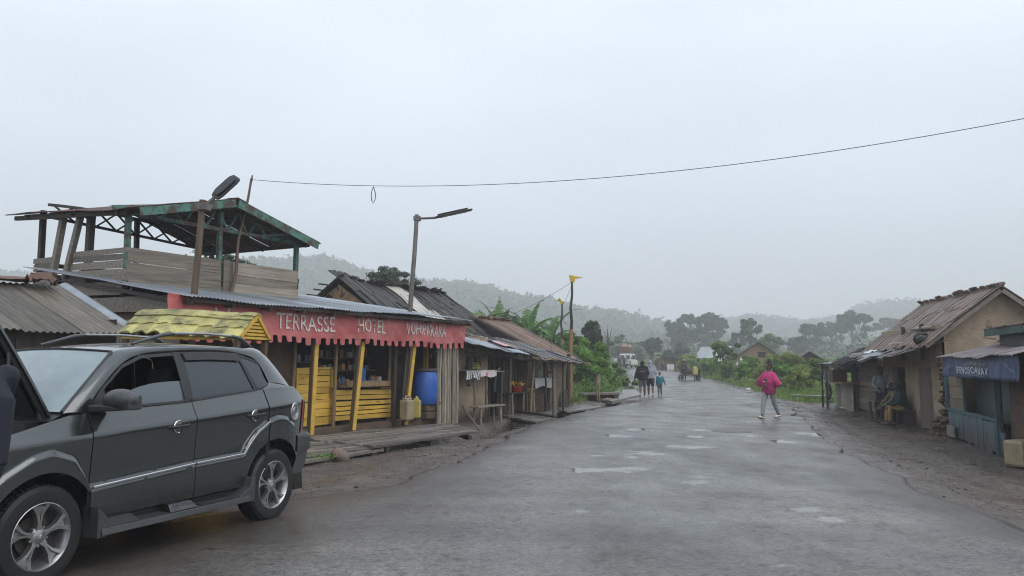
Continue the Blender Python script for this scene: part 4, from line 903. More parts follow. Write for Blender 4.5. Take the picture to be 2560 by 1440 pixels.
m = MB(); m.slab(lambda a, b: troof(.5, a, .03)+Vector(((b-.5)*.5, 0, -.12*abs(b-.5))), 10, 4, .006); m.build('ridge_cap', tin_rust, ter, radians(40))
m = MB()
for a, b in ((.0, .25), (.25, .5)): pass
m.beam(troof(.05, 0, -.11)+Vector((0, .02, 0)), troof(.49, 0, -.10)+Vector((0, .02, 0)), .03, .17); m.beam(troof(.505, 0, -.09)+Vector((0, .02, 0)), troof(.985, 0, -.09)+Vector((0, .02, 0)), .03, .19); fas = m.build('fascia', green_paint, ter)
def truss(v, mtl, ch, name='truss'):
    m = MB(); z0, z1 = ch
    m.beam((-.05, v, z0), (TL+.1, v, z1), .07, .08)
    for s in range(2): m.beam(Vector((troof(s, .1, -.07).x, v, z0+.06 if s == 0 else z1+.06)), (2.35, v, 5.17), .06, .07)
    n = 8
    for i in range(n):
        u0 = .12+i*TL/n; u1 = u0+TL/n; zt = lambda u: 5.15-.52*abs(u-2.35)/2.35
        m.beam((u0, v, z0), ((u0+u1)/2, v, zt((u0+u1)/2)), .04, .05); m.beam(((u0+u1)/2, v, zt((u0+u1)/2)), (u1, v, z1), .04, .05)
    return m.build(name, mtl, ter)
truss(.02, green_paint, (4.60, 4.60))
m = MB()                                # lattice at the back
zb = lambda u: 4.84-.05*u; zt = lambda u: zb(u)+.40-.16*((u-2.2)/2.2)**2
for i in range(24):
    u = .2+i*.185
    m.beam((u, TD, zb(u)), (u+.19, TD, zb(u+.19)), .05, .06); m.beam((u, TD, zt(u)), (u+.19, TD, zt(u+.19)), .05, .06)
for i in range(8):
    u = .3+i*.52; m.beam((u, TD+.02, zb(u)), (u+.5, TD+.02, zt(u+.5)), .045, .03); m.beam((u, TD-.02, zt(u)), (u+.5, TD-.02, zb(u+.5)), .045, .03)
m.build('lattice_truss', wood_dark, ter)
m = MB()
for v in (0, 1.5, TD):
    for s in (0, 1): m.beam(troof(s, (v+.45)/4.25, -.06)+Vector((.06 if s == 0 else -.06, 0, 0)), troof(.5, (v+.45)/4.25, -.06), .05, .07)
for u in (.03, .97): m.beam(troof(u, .06, -.09), troof(u, .96, -.09), .07, .09)
for u in (.18, .34, .66, .82): m.beam(troof(u, .02, -.045), troof(u, .98, -.045), .04, .05)
m.build('roof_timbers', wood_dark, ter)
def tpost(b, t, w_, mtl): m = MB(); m.beam(b, t, w_, w_); m.build('post', mtl, ter, bevel=.008)
tpost((.03, .05, 2.9), (.02, .05, 4.62), .10, green_paint); tpost((2.3, .06, 2.9), (2.3, .04, 5.0), .10, green_paint); tpost((4.68, .05, 2.9), (4.70, .05, 4.62), .10, green_paint)
tpost((.1, TD, 2.9), (.1, TD, 4.95), .11, wood_dark); tpost((2.45, TD, 2.9), (2.4, TD, 5.1), .10, wood_dark); tpost((4.68, TD, 2.9), (4.68, TD, 4.75), .10, wood_dark)
tpost((.05, 1.35, 3.0), (.05, 1.3, 4.75), .13, wood_dark); tpost((-.05, 1.95, 3.35), (-.02, 1.55, 4.7), .11, wood_grey); tpost((-.12, 2.45, 2.6), (-.05, 2.1, 4.7), .12, wood_grey)
for uu in (0.0, 2.35, 4.68):
    for vv in (.1, TD-.05): tpost((uu, vv, 0), (uu, vv, 2.98), .12, wood_dark)
m = MB(); a, b = Vector((2.75, -.2, 4.55)), Vector((4.0, -.42, 4.72))
for i in range(26):
    f = i/25; p = a.lerp(b, f)-Vector((0, 0, .05*sin(f*pi))); m.box(p, (.03, .012, .02), rz=.3*(i % 2), tone=.6)
m.build('chain', grey_metal, ter)
# crooked stick that carries the wire
P0 = TF.w(2.46, -.14, 3.0); P1 = TF.w(2.98, -.16, 5.88)
m = MB(); lean_pole(m, P0, P1, .045, .028, .10, 8, .4, 12); m.tube([P1-Vector((0, 0, .06)), P1+Vector((.02, 0, .09))], [.03, .012], 6, .2); o = m.build('wire_pole', wood_brown, None, radians(60)); tag(o, 'thin crooked stick rising past the terrace gable to hold the wire', 'pole')
# wire across the street
W0 = P1-Vector((0, 0, .02)); W1 = Vector((9.4, 11.4, 5.55)); pts = []
for i in range(41):
    f = i/40; p = W0.lerp(W1, f); p.z -= .62*4*f*(1-f); pts.append(p)
ow = thing('overhead_wire', 'long thin wire sagging across the sky over the road', 'wire', W0); m = MB(); m.tube([p-W0 for p in pts], .0065, 5); m.build('cable', wire_mat, ow, radians(80))
kp = min(pts, key=lambda p: abs((p.x/p.y)*F+CX-937)); m = MB(); q = kp-W0
m.tube([q+Vector((a*.05, 0, -.02-z)) for a, z in ((0, 0), (-.6, .06), (-1, .18), (-.7, .3), (0, .36), (.7, .28), (.9, .16), (.3, .05), (0, 0))], .009, 5); m.build('loop', wire_mat, ow, radians(80))
# ================================================================ street lamps tied to poles
def lamp(base, top, arm0, head0, head1, wid, label, r, z0=0.0, roll=0.0):
    t = thing('street_lamp', label, 'street lamp', (base.x, base.y, z0), 0); o = Vector((base.x, base.y, z0))
    m = MB(); lean_pole(m, base-o, top-o, r, r*.8, .03, 8, .4, 10); m.build('pole', wood_brown if r > .07 else grey_metal, t, radians(60))
    m = MB(); m.tube([arm0-o, head0-o], r*.45, 8); m.box(arm0-o, (r*2.6, r*2.6, r*1.6)); m.build('arm', grey_metal, t, radians(50))
    d = (head1-head0).normalized(); s = d.cross(Vector((0, 0, 1))).normalized(); up = s.cross(d); s, up = s*cos(roll)+up*sin(roll), up*cos(roll)-s*sin(roll); M = Matrix((d, s, up)).transposed(); Lh = (head1-head0).length
    m = MB(); c = (head0+head1)/2-o; n = 14
    outl = [(-.5, .3), (-.44, .42), (-.3, .5), (.3, .5), (.46, .44), (.5, .3), (.5, -.3), (.46, -.44), (.3, -.5), (-.3, -.5), (-.44, -.42), (-.5, -.3)]
    m.prism([c+M@Vector((a*Lh, b*wid, -.02)) for a, b in outl], M@Vector((0, 0, .04)), .4); m.prism([c+M@Vector((a*Lh*.8, b*wid*.7, .04)) for a, b in outl], M@Vector((0, 0, .03)), .3)
    h = m.build('lamp_head', lamp_dark, t, bevel=.012)
    for k in range(3): m = MB(); m.box(c+M@Vector(((-.22+.24*k)*Lh, 0, -.025)), (Lh*.19, wid*.62, .012), M=M); m.build('light_panel', lamp_panel, h)
    return t
b0 = HF.w(-4.35, .06, .1); t0 = HF.w(-4.12, .06, 4.55)
lamp(b0, t0, HF.w(-4.12, .02, 4.42), HF.w(-4.0, -.1, 4.60), HF.w(-3.70, -.34, 5.02), .25, 'nearest street lamp with a big tilted head on a brown wooden pole', .075, .1, radians(-48))
b0 = HF.w(2.55, .5, .2); t0 = HF.w(3.08, .5, 5.5)
lamp(b0, t0, HF.w(3.1, .5, 5.40), HF.w(3.45, .2, 5.45), HF.w(4.15, -.55, 5.72), .26, 'street lamp with a flat head on a slim leaning pole above the banner', .07, .2)
# ================================================================ tin-roofed shack at the far left
sh = thing('tin_shack', 'low shack with a mossy corrugated tin roof behind the raised bonnet', 'shack', HF.w(-6.9, .4), HF.rz)
def sroof(u, v): return (-4.2+5.3*u, -1.0+2.0*v, 2.03+.84*v+.02*mnoise.noise(Vector((u*6, v*3, 2)))+.02*u)
m = MB(); corr(m, sroof, 5.3, 6, amp=.014, period=.1); m.build('roof', tin_old, sh, radians(50))
def sback(u, v): return (-4.2+5.3*u, 1.0+1.8*v, 2.87-.7*v)
m = MB(); corr(m, sback, 5.3, 2, amp=.014, period=.1); m.build('roof', tin_old, sh, radians(50))
m = MB(); m.slab(lambda a, b: (-4.2+3.0*a, .85+.3*b, 2.89+.05*sin(b*pi)+.02*mnoise.noise(Vector((a*5, 0, 1)))), 12, 4, .008); m.build('ridge_cap', tin_grey, sh, radians(40))
m = MB(); m.slab(lambda a, b: (-1.2+1.7*a, .78+.32*b, 2.92+.05*sin(b*pi)+.04*mnoise.noise(Vector((a*5, b*3, 4)))), 12, 4, .008); m.slab(lambda a, b: (.35+.5*a, .6+.45*b, 2.95+.16*mnoise.noise(Vector((a*4, b*4, 2)))+.1*a*b), 8, 8, .008); m.build('loose_sheet', tin_rust, sh, radians(40))
m = MB(); m.slab(lambda a, b: (1.02+.22*a, -1.0+2.0*b, 2.06+.85*b+.05*sin(a*pi)), 4, 6, .006); m.build('edge_sheet', tin_grey, sh, radians(40))
m = MB(); boards(m, (-4, -.72, .1), (0, 0, 1), (1, 0, 0), 1.95, 4.9, 20, nrm=(0, -1, 0)); boards(m, (.95, -.7, .1), (0, 0, 1), (0, 1, 0), 2.2, 3.2, 13); m.build('wall', wood_dark, sh)
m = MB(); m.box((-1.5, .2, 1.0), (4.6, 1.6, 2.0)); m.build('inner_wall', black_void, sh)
# ================================================================ yellow-roofed kiosk behind the car
ki = thing('kiosk', 'small kiosk with a mossy yellow tile roof and striped gable behind the car', 'kiosk', Vector((-4.80, 12.0, 0)), -.25)
def kroof(u, v):
    row = min(int(v*2.999), 2); f = v*3-row
    x = -.98+2.0*u; s = [(.02, 2.33), (-.12, 2.25), (-.28, 2.14), (-.46, 2.02)]
    y = s[row][0]+(s[row+1][0]-s[row][0])*f; z = s[row][1]+(s[row+1][1]-s[row][1])*f
    return Vector((x, y, z-.0+.03*f*(row > 0)+.03*(row > 0)*f*f*abs(sin(u*pi*8+.4*row))*-1+.012*mnoise.noise(Vector((u*14, v*5, 0)))+.02*sin(u*5)))
yt = M_('yellow_tile', (.44, .39, .13), (.29, .27, .10), 5, .6, .3, c3=(.10, .10, .05), sc3=3, t3=(.48, .64), tone=.6)
m = MB()
for r in range(3):
    for k in range(8):
        tn = R_.random(); m.slab(lambda a, b: kroof((k+a)/8, r/3+b*.3333*.999)+Vector((0, -.03*b, -.012*b+.02*(2-r)-.05*b*(r > 0)*(abs(a-.5)*2)**2*.7)), 6, 5, -.02, tn)
m.slab(lambda a, b: (-1.0+2.04*a, .10-.2*b, 2.32+.05*sin(b*pi)+.015*sin(a*22)), 24, 6, .02, .6)
m.slab(lambda a, b: (-.98+2.0*a, .02+.4*b, 2.34-.36*b), 12, 3, -.02, .3)
m.build('tile_roof', yt, ki, radians(40))
m = MB()
for k in range(6):
    z = 2.0+.052*k; hw = .38*(1-k/6.2); m.box((1.0, -.02, z), (.03, hw*2, .035), tone=.6)
m.beam((1.02, -.40, 2.0), (1.02, .0, 2.33), .03, .05); m.beam((1.02, .36, 2.0), (1.02, .0, 2.33), .03, .05); m.build('gable_slats', yellow_paint, ki)
m = MB(); m.beam((-.95, -.40, 1.95), (.98, -.40, 1.98), .03, .04); m.build('trim_board', yellow_paint, ki)
for u in (-.92, .94):
    for v in (-.36, .36): m = MB(); m.beam((u, v, .0), (u, v, 2.02), .07, .07); m.build('post', wood_brown, ki)
m = MB(); boards(m, (-.9, -.36, .1), (1, 0, 0), (0, 0, 1), 1.8, .9, 6, nrm=(0, -1, 0)); m.box((0, 0, 1.02), (2.2, .8, .05)); m.build('counter_front', yellow_paint, ki)

so_, xx = step_text
text_mesh('NILEGH', lambda a, b: (xx-.10+.2*a, -.912+.0*a-.026*(1-b), .352+.034*b), black_plastic, 'lettering', so_)

ki.rotation_euler = (0, radians(2), -.25)
# ================================================================ row of huts and stalls beyond the hotel
def rough_wall(mb, o, ud, Lu, Hz, holes=(), top=None, disp=.03, step=.07, th=.18, nrm=None, seed=0):
    """mud wall from o along ud, with holes (u0,u1,z0,z1) and their reveals; top(u) cuts it"""
    o, ud = Vector(o), Vector(ud).normalized(); nr = Vector(nrm).normalized() if nrm is not None else Vector((ud.y, -ud.x, 0))
    us = sorted(set([round(x, 3) for x in np.linspace(0, Lu, max(2, int(Lu/step)+1))]+[h[0] for h in holes]+[h[1] for h in holes])); us = [u for u in us if 0 <= u <= Lu]
    zs = sorted(set([round(x, 3) for x in np.linspace(0, Hz, max(2, int(Hz/step)+1))]+[h[2] for h in holes]+[h[3] for h in holes]))
    def P(u, z):
        zz = min(z, top(u)) if top else z
        d = disp*(mnoise.noise(Vector((u*2.1+seed, zz*2.1, seed)))+.5*mnoise.noise(Vector((u*6+seed, zz*6, seed+4))))
        return o+ud*u+Vector((0, 0, zz))+nr*d
    vs = [P(u, z) for z in zs for u in us]; n = len(us); fs = []
    for j in range(len(zs)-1):
        for i in range(n-1):
            cu, cz = (us[i]+us[i+1])/2, (zs[j]+zs[j+1])/2
            if any(h[0] < cu < h[1] and h[2] < cz < h[3] for h in holes): continue
            if top and zs[j] >= max(top(us[i]), top(us[i+1])): continue
            fs.append((j*n+i, j*n+i+1, (j+1)*n+i+1, (j+1)*n+i))
    mb.add(vs, fs)
    for u0, u1, z0, z1 in holes:
        q = [P(u0, z0), P(u1, z0), P(u1, z1), P(u0, z1)]; b = [p-nr*th for p in q]
        mb.add(q+b, [(0, 4, 5, 1), (1, 5, 6, 2), (2, 6, 7, 3), (3, 7, 4, 0)])
# ---- dark thatched hut behind the hotel
hu = thing('thatched_hut', 'dark old hut with a ragged bark roof, cracked mud gable and a white sheet patch', 'hut', HF.w(3, 6.5), HF.rz)
VA = 6.5
ua, za = hp(835, 703, VA); ub, zb_ = hp(1112, 742, VA)
ua -= 3; ub -= 3; L2 = ub-ua; ZR = (za+zb_)/2
print('hut2', ua, ub, ZR)
def hroof2(u, v):
    s = v*2.9
    return Vector((ua+L2*u+.12*sin(v*3)*(u < .1), -s, ZR+.05-s*.62-.10*s*s*.25+.06*mnoise.noise(Vector((u*4, v*2, 0)))+.15*exp(-((u-.05)/.12)**2)*(1-v)))
m = MB(); strips_roof(m, hroof2, 70, 3, .03, .07, 1.5, .12); m.build('roof', bark_roof, hu)
m = MB(); strips_roof(m, lambda u, v: Vector((ua+L2*u, v*2.9, ZR+.05-v*1.9)), 50, 2, .03, .05, 1.5, .1); m.build('roof', bark_roof, hu)
m = MB(); m.slab(lambda a, b: hroof2(.40+.13*a+.015*sin(b*9), .02+.9*b)+Vector((0, 0, .11+.012*sin(a*30))), 30, 12, .008); m.slab(lambda a, b: hroof2(.5+.08*a, .5+.4*b)+Vector((0, 0, .09+.01*sin(a*20))), 12, 6, .008); m.build('roof_patch', M_('patch_white', (.5, .48, .42), (.32, .3, .27), 3, .5, .2, stretch=(3, .6, .6), c3=(.13, .12, .11), sc3=3, t3=(.52, .62), tone=.3), hu)
for u in (.44, .63):
    m = MB(); c = hroof2(u, .8)+Vector((0, 0, .1))
    for k in range(60): p = c+Vector((jt(.35), jt(.12)-.05, R_.random()*.18)); m.beam(p, p+Vector((jt(.3), -.2, -.12)), .012, .012, R_.random())
    m.build('straw_patch', straw, hu)
m = MB(); rough_wall(m, (ua+.25, 1.9, 0), (0, -1, 0), 3.8, ZR, top=lambda u: ZR-.05-abs(u-1.9)*.66, disp=.06, nrm=(-1, 0, 0), seed=5); rough_wall(m, (ua+.25, -1.9, 0), (1, 0, 0), L2-.4, ZR-1.5, disp=.05, seed=6); rough_wall(m, (ub-.2, -1.9, 0), (0, 1, 0), 3.8, ZR, top=lambda u: ZR-.05-abs(u-1.9)*.66, nrm=(1, 0, 0)); m.build('wall', M_('mud_cracked', (.34, .22, .115), (.22, .145, .075), 2.5, .9, .9, c3=(.03, .022, .016), sc3=2.4, t3=(.575, .6), bsc=6, tone=.2, bdist=.06), hu)
m = MB()
for k in range(7): f = k/6; p = Vector((ua-.02, 1.6*f+.1, ZR-.12-1.0*f)); m.beam(p, p+Vector((-.38-.15*R_.random(), .1, .02)), .045, .045, R_.random())
for k in range(8): f = k/7; p = Vector((ub+.0, -2.6*f, ZR-.1-1.75*f)); m.beam(p, p+Vector((.25+.15*R_.random(), 0, .01)), .05, .05, R_.random())
m.build('roof_poles', wood_dark, hu)
# ---- mud shop with bananas
SV = .45
def sp_(px, py, v=SV): return HF.px(px, py, v)
U0 = 4.75; U1 = sp_(1292, 950)[0]; UW = sp_(1222, 950)[0]; BZ = -.12
ms = thing('mud_shop', 'mud walled shop with a low tin and bark roof selling green bananas', 'shop', HF.w(0, 0), HF.rz)
wa, wz0 = sp_(1164, 930); wb_, wz1 = sp_(1203, 892)
m = MB(); rough_wall(m, (U0, SV, BZ-.6), (1, 0, 0), UW-U0, 2.5+.6, holes=[(wa-U0, wb_-U0, wz0-BZ+.6, wz1-BZ+.6)], nrm=(0, -1, 0), seed=11, disp=.025); m.build('mud_wall', mud_wall, ms, radians(60)); m = MB(); rough_wall(m, (U1, SV+.1, BZ-.6), (0, 1, 0), 2.6, 2.6, nrm=(1, 0, 0), seed=12); m.build('mud_wall', mud_wall, ms, radians(60)); m = MB(); rough_wall(m, (U0, SV+2.8, BZ-.6), (0, -1, 0), 2.8, 2.7, nrm=(-1, 0, 0), seed=13); m.build('mud_wall', mud_wall, ms, radians(60))
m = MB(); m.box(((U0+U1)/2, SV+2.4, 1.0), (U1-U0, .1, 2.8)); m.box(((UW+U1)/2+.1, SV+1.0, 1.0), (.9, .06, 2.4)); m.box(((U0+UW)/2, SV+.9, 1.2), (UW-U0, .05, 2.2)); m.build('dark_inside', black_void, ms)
m = MB()
for px in (1225, 1247, 1262, 1290): u = sp_(px, 950)[0]; lean_pole(m, (u, SV+.05, BZ-.1), (u+.03, SV+.05, 1.9), .045, .04, .02)
boards(m, (sp_(1262, 950)[0], SV+.1, BZ), (0, 0, 1), (1, 0, 0), 1.9, .9, 5, nrm=(0, -1, 0)); m.build('door_frame', wood_dark, ms)
m = MB(); m.beam((U0+.05, SV-.5, 1.0), (U0+.55, SV-.35, 2.0), .10, .12); m.beam((U0-.1, SV-.55, 1.98), (U1, SV-.45, 1.72), .09, .10); m.beam((U0-.1, SV-.05, 2.1), (U1, SV, 1.9), .08, .08); m.build('beam', wood_dark, ms)
def mroof(u, v): # v 0 back .. 1 eave
    s = 1-v; x = U0-.35+(U1-U0+.45)*u
    return Vector((x, SV-.75+3.4*s, 2.10-.32*u+1.15*s-.12*s*s+.04*mnoise.noise(Vector((u*5, v*4, 8)))))
m = MB(); strips_roof(m, lambda u, v: mroof(u, v*.9), 46, 3, .03, .06, 1.5, .1); m.build('roof', bark_roof, ms)
m = MB(); corr(m, lambda a, b: mroof(a*.78, .80+.24*b)+Vector((0, 0, .05)), 3.4, 3, amp=.012); m.build('roof_tin', tin_grey, ms, radians(50))
m = MB()
for k in range(7): a0, b0_ = .18+.07*k+jt(.05), .32+.05*k+jt(.06); m.slab(lambda a, b: mroof(a0+.09*a, b0_+.16*b)+Vector((0, 0, .10+.05*mnoise.noise(Vector((a*3, b*3, k))))), 5, 5, .006, R_.random())
m.build('tarpaulin', M_('tarp_blue', (.09, .24, .36), (.05, .15, .25), 6, .45, .2, c3=(.35, .42, .45), sc3=9, t3=(.55, .65), tone=.4), ms, radians(60))
m = MB(); m.slab(lambda a, b: mroof(.60+.2*a, .78+.14*b)+Vector((0, 0, .12+.02*sin(a*5))), 6, 4, .006); m.build('pink_sheet', M_('pink_sheet', (.5, .3, .3), (.4, .24, .24), 4, .5, tone=.2), ms, radians(60))
m = MB()
for k in range(70): p = mroof(.35+jt(.1), .80+jt(.06))+Vector((0, 0, .08+R_.random()*.12)); m.beam(p, p+Vector((jt(.25), jt(.1), .02)), .01, .01, R_.random())
m.build('straw_patch', straw, ms)
# the sill table with its cloths
tb = thing('sill_table', 'narrow table under the shop window with a zebra striped cloth', 'table', HF.w(sp_(1200, 940)[0], SV-.3, BZ), HF.rz); tu = sp_(1200, 940)[0]
a0 = sp_(1163, 930, SV-.25)[0]-tu; a1 = sp_(1240, 930, SV-.25)[0]-tu; tz = sp_(1200, 929, SV-.3)[1]-BZ
m = MB(); m.box(((a0+a1)/2, 0, tz), (a1-a0, .5, .035)); m.build('table_top', wood_grey, tb)
for u in (a0+.08, sp_(1214, 950, SV-.5)[0]-tu, a1-.1): m = MB(); lean_pole(m, (u, -.2, .0), (u+.02, -.2, tz), .03, .027, .02); m.build('leg', wood_brown, tb, radians(60))
def cloth(name, label, mt, u0, u1, v, z, drop, ph=0, depth=.4):
    t = MB(); P = HF.w((u0+u1)/2, v, z); w_ = u1-u0
    t.slab(lambda a, b: (w_*(a-.5), -depth*.0-.01*sin(a*14+ph)-(.02*(1-b)*sin(a*23+ph)), -drop*(1-b)*(1+.12*sin(a*9+ph))), 22, 5, .004); t.slab(lambda a, b: (w_*(a-.5), depth*b, .004+.003*sin(a*17)), 12, 3, .004)
    o = t.build(name, mt, None, radians(60)); o.location = P; o.rotation_euler = (0, 0, HF.rz); tag(o, label, 'cloth'); return o
zeb = bpy.data.materials.new('zebra'); zeb.use_nodes = True; zn = zeb.node_tree; zb2 = zn.nodes['Principled BSDF']; wv = zn.nodes.new('ShaderNodeTexWave'); wv.inputs['Scale'].default_value = 5; wv.inputs['Distortion'].default_value = 9; rr_ = zn.nodes.new('ShaderNodeValToRGB'); rr_.color_ramp.elements[0].color = (.03, .03, .035, 1); rr_.color_ramp.elements[1].color = (.6, .6, .6, 1); rr_.color_ramp.elements[0].position = .45; rr_.color_ramp.elements[1].position = .52
tcz = zn.nodes.new('ShaderNodeTexCoord'); zn.links.new(tcz.outputs['Object'], wv.inputs[0]); zn.links.new(wv.outputs[0], rr_.inputs[0]); zn.links.new(rr_.outputs[0], zb2.inputs['Base Color'])
cloth('tablecloth', 'black and white striped cloth hanging below the green bananas', zeb, sp_(1163, 930, SV-.55)[0], sp_(1199, 930, SV-.55)[0], SV-.57, tz+BZ+.03, .22)
cloth('tablecloth', 'white cloth with a red patch at the table corner beside the striped cloth', M_('cloth_rose', (.62, .58, .58), (.5, .46, .47), 6, .8, c3=(.5, .1, .1), sc3=4, t3=(.56, .62), tone=.2), sp_(1198, 930, SV-.56)[0], sp_(1240, 930, SV-.56)[0], SV-.58, tz+BZ+.035, .18, 2)
banana_g = M_('banana_green', (.16, .22, .03), (.3, .28, .05), 5, .45, tone=.4); banana_y = M_('banana_yellow', (.55, .33, .05), (.42, .2, .04), 5, .5, tone=.5)
def hand(name, label, mt, P, n, Lb, r, spread, rz=0, group=None):
    m = MB()
    for k in range(n):
        a = -spread/2+spread*k/max(1, n-1); rw = (k % 3)*.05*Lb/.18
        pts = [(0+.03*sin(a), rw, .02+rw), (sin(a)*Lb*.45, -.03+rw, .05+cos(a)*Lb*.42+rw), (sin(a)*Lb*.9, -.02+rw, .04+cos(a)*Lb*.7+rw), (sin(a)*Lb*1.1, .01+rw, .02+cos(a)*Lb*.85+rw)]
        m.tube(pts, [r*.4, r, r, r*.35], 7, R_.random())
    o = m.build(name, mt, None, radians(70)); o.location = P; o.rotation_euler = (0, 0, rz); tag(o, label, 'bananas', group); return o
for px, lb in ((1175, 'left bunch of green bananas in the mud shop window'), (1191, 'right bunch of green bananas in the mud shop window')):
    u, z = sp_(px, 930, SV-.2); hand('banana_bunch', lb, banana_g, HF.w(u, SV-.25, tz+BZ+.03), 10, .15, .026, 2.4, HF.rz)
be = thing('bench', 'rough wooden bench on the planks in front of the mud wall', 'bench', HF.w(sp_(1215, 1000, SV-.7)[0], SV-.75, -.08), HF.rz)
bL = (sp_(1248, 990, SV-.7)[0]-sp_(1181, 990, SV-.7)[0])
m = MB(); m.hexa([Vector((x*bL/2, y*.16, z)) for z in (.47, .52) for x, y in ((-1, -1), (1, -1), (1, 1), (-1, 1))]); m.build('seat', wood_grey, be, bevel=.008)
for x in (-.36, .36):
    for y in (-.1, .1): m = MB(); lean_pole(m, (x*bL*1.05, y*1.2, 0), (x*bL, y, .47), .035, .035, .01); m.build('leg', wood_grey, be, radians(60))
jk = thing('jacket', 'dark blue jacket hanging at the mud shop doorway', 'jacket', HF.w(sp_(1243, 945, SV-.1)[0], SV-.12, 0), HF.rz)
z0 = sp_(1243, 980, SV-.1)[1]; z1 = sp_(1243, 922, SV-.1)[1]; navy = M_('navy_cloth', (.02, .03, .045), (.013, .02, .03), 6, .8, .2, tone=.3)
m = MB(); m.tube([(0, 0, z1), (0, -.02, z1-.1), (.0, -.03, z1-.35), (0, -.02, z0)], [.07, .2, .19, .21], 12, sy=.35); m.build('coat_body', navy, jk, radians(60))
for s in (-1, 1): m = MB(); m.tube([(s*.15, 0, z1-.08), (s*.24, -.03, z1-.35), (s*.25, -.02, z0+.02)], [.07, .06, .05], 9); m.build('sleeve', M_('navy_sleeve', (.035, .065, .08), (.025, .045, .06), 6, .8, .2, tone=.2), jk, radians(60))
m = MB(); m.tube([(-.09, -.03, z1-.06), (0, -.07, z1+.02), (.09, -.03, z1-.06)], .025, 8); m.build('collar', M_('beige', (.4, .34, .24), (.3, .25, .18), 6, .8, tone=.2), jk, radians(60))
# ---- fruit stall
SU0, SU1 = U1+.1, sp_(1420, 950)[0]
fs_ = thing('market_stall', 'open fruit stall of rough poles under a patched black roof', 'stall', HF.w(0, 0), HF.rz)
def froof(u, v):
    s = 1-v; return Vector((SU0-.35+(SU1-SU0+.25)*u, -.35+2.6*s, 1.74-.17*u+.75*s+.05*mnoise.noise(Vector((u*5, v*3, 3)))))
m = MB(); m.slab(lambda a, b: froof(a, b), 30, 14, -.03); strips_roof(m, lambda a, b: froof(a, b*.97)+Vector((0, 0, .01)), 26, 2, .02, .04, 1.3, .06); m.build('roof', M_('roof_black', (.05, .048, .047), (.025, .025, .026), 3, .4, .4, c3=(.13, .12, .12), sc3=3, t3=(.55, .66), tone=.9), fs_)
m = MB()
for k in range(16): u = k/15; p = froof(u, 1.0); m.beam(p+Vector((-.25, -.02, .02)), p+Vector((.25, -.02+jt(.03), .02+jt(.02))), .03, .035, R_.random())
m.beam(froof(0, .9)-Vector((0, 0, .07)), froof(1, .9)-Vector((0, 0, .07)), .06, .06); m.build('eave_sticks', wood_pale, fs_)
for (bx, by), (tx, ty), v, mt_, r in (((1325, 1031), (1335, 905), 0, wood_pale, .05), ((1386, 1030), (1384, 910), 0, wood_grey, .075), ((1408, 1036), (1407, 912), -.1, wood_dark, .035), ((1419, 1005), (1422, 892), 1.2, wood_dark, .085), ((1273, 1024), (1277, 900), .3, wood_grey, .05), ((1365, 1026), (1362, 915), .5, wood_dark, .06), ((1370, 1024), (1369, 915), 1.4, wood_dark, .05), ((1300, 1026), (1300, 905), 1.2, wood_dark, .05)):
    a = HF.px(bx, by, v); b = HF.px(tx, ty, v); m = MB(); lean_pole(m, (a[0], v, a[1]-.25), (b[0], v, b[1]+.1), r, r*.9, .025, 8); m.build('post', mt_, fs_, radians(60))
m = MB(); m.box(((SU0+SU1)/2-.2, 2.2, .9), (SU1-SU0-.4, .06, 1.9)); m.box((SU0+.15, 1.2, .9), (.06, 2.0, 1.9)); boards(m, (SU0+1.25, .75, -.1), (1, 0, 0), (0, 0, 1), 1.25, .95, 3, nrm=(0, -1, 0)); m.build('back_wall', mud_dark, fs_)
def table(name, label, px0, px1, py, v, dep, mt_, nleg=4):
    u0, z = HF.px(px0, py, v); u1 = HF.px(px1, py, v)[0]; c = (u0+u1)/2; t = thing(name, label, 'table', HF.w(c, v+dep/2, -.12), HF.rz); L_ = u1-u0; z += .12
    m = MB(); boards(m, (-L_/2, -dep/2, z), (1, 0, 0), (0, 1, 0), L_, dep, 3, th=.03, nrm=(0, 0, 1)); m.build('table_top', mt_, t)
    for x in ((-.42, .42) if nleg == 4 else (-.42, 0, .42)):
        for y in (-.42, .42): m = MB(); lean_pole(m, (x*L_, y*dep, -.12), (x*L_+jt(.03), y*dep, z), .04, .035, .02); m.build('leg', wood_grey, t, radians(60))
    return c, z-.12, L_
c1, z1, L1 = table('low_table', 'low pole table carrying the red basin of bananas', 1279, 1343, 984, .15, .6, wood_dark, 6)
ub = HF.px(1297, 980, .3)[0]; ba = thing('basin', 'red plastic basin full of yellow bananas on the low table', 'basin', HF.w(ub, .4, z1+.035), HF.rz); m = MB(); m.lathe([(.001, 0), (.15, 0), (.24, .16), (.255, .165), (.24, .15), (.16, .03), (.001, .03)], (0, 0, 0), 24); m.build('bowl', red_plastic, ba, radians(50))
m = MB()
for k in range(40):
    a = R_.random()*6.28; r = .2*sqrt(R_.random()); p = Vector((r*cos(a), r*sin(a), .14+.14*(1-r/.22)+jt(.02))); d = Vector((cos(a)*.5+.5*jt(1), sin(a)*.5+.5*jt(1), .25)).normalized()
    m.tube([p, p+d*.07+Vector((0, 0, .015)), p+d*.14], [.012, .024, .010], 6, R_.random())
o = m.build('banana_heap', banana_y, None, radians(70)); o.location = HF.w(ub, .4, z1+.035); tag(o, 'heap of small yellow bananas in the red basin', 'bananas')
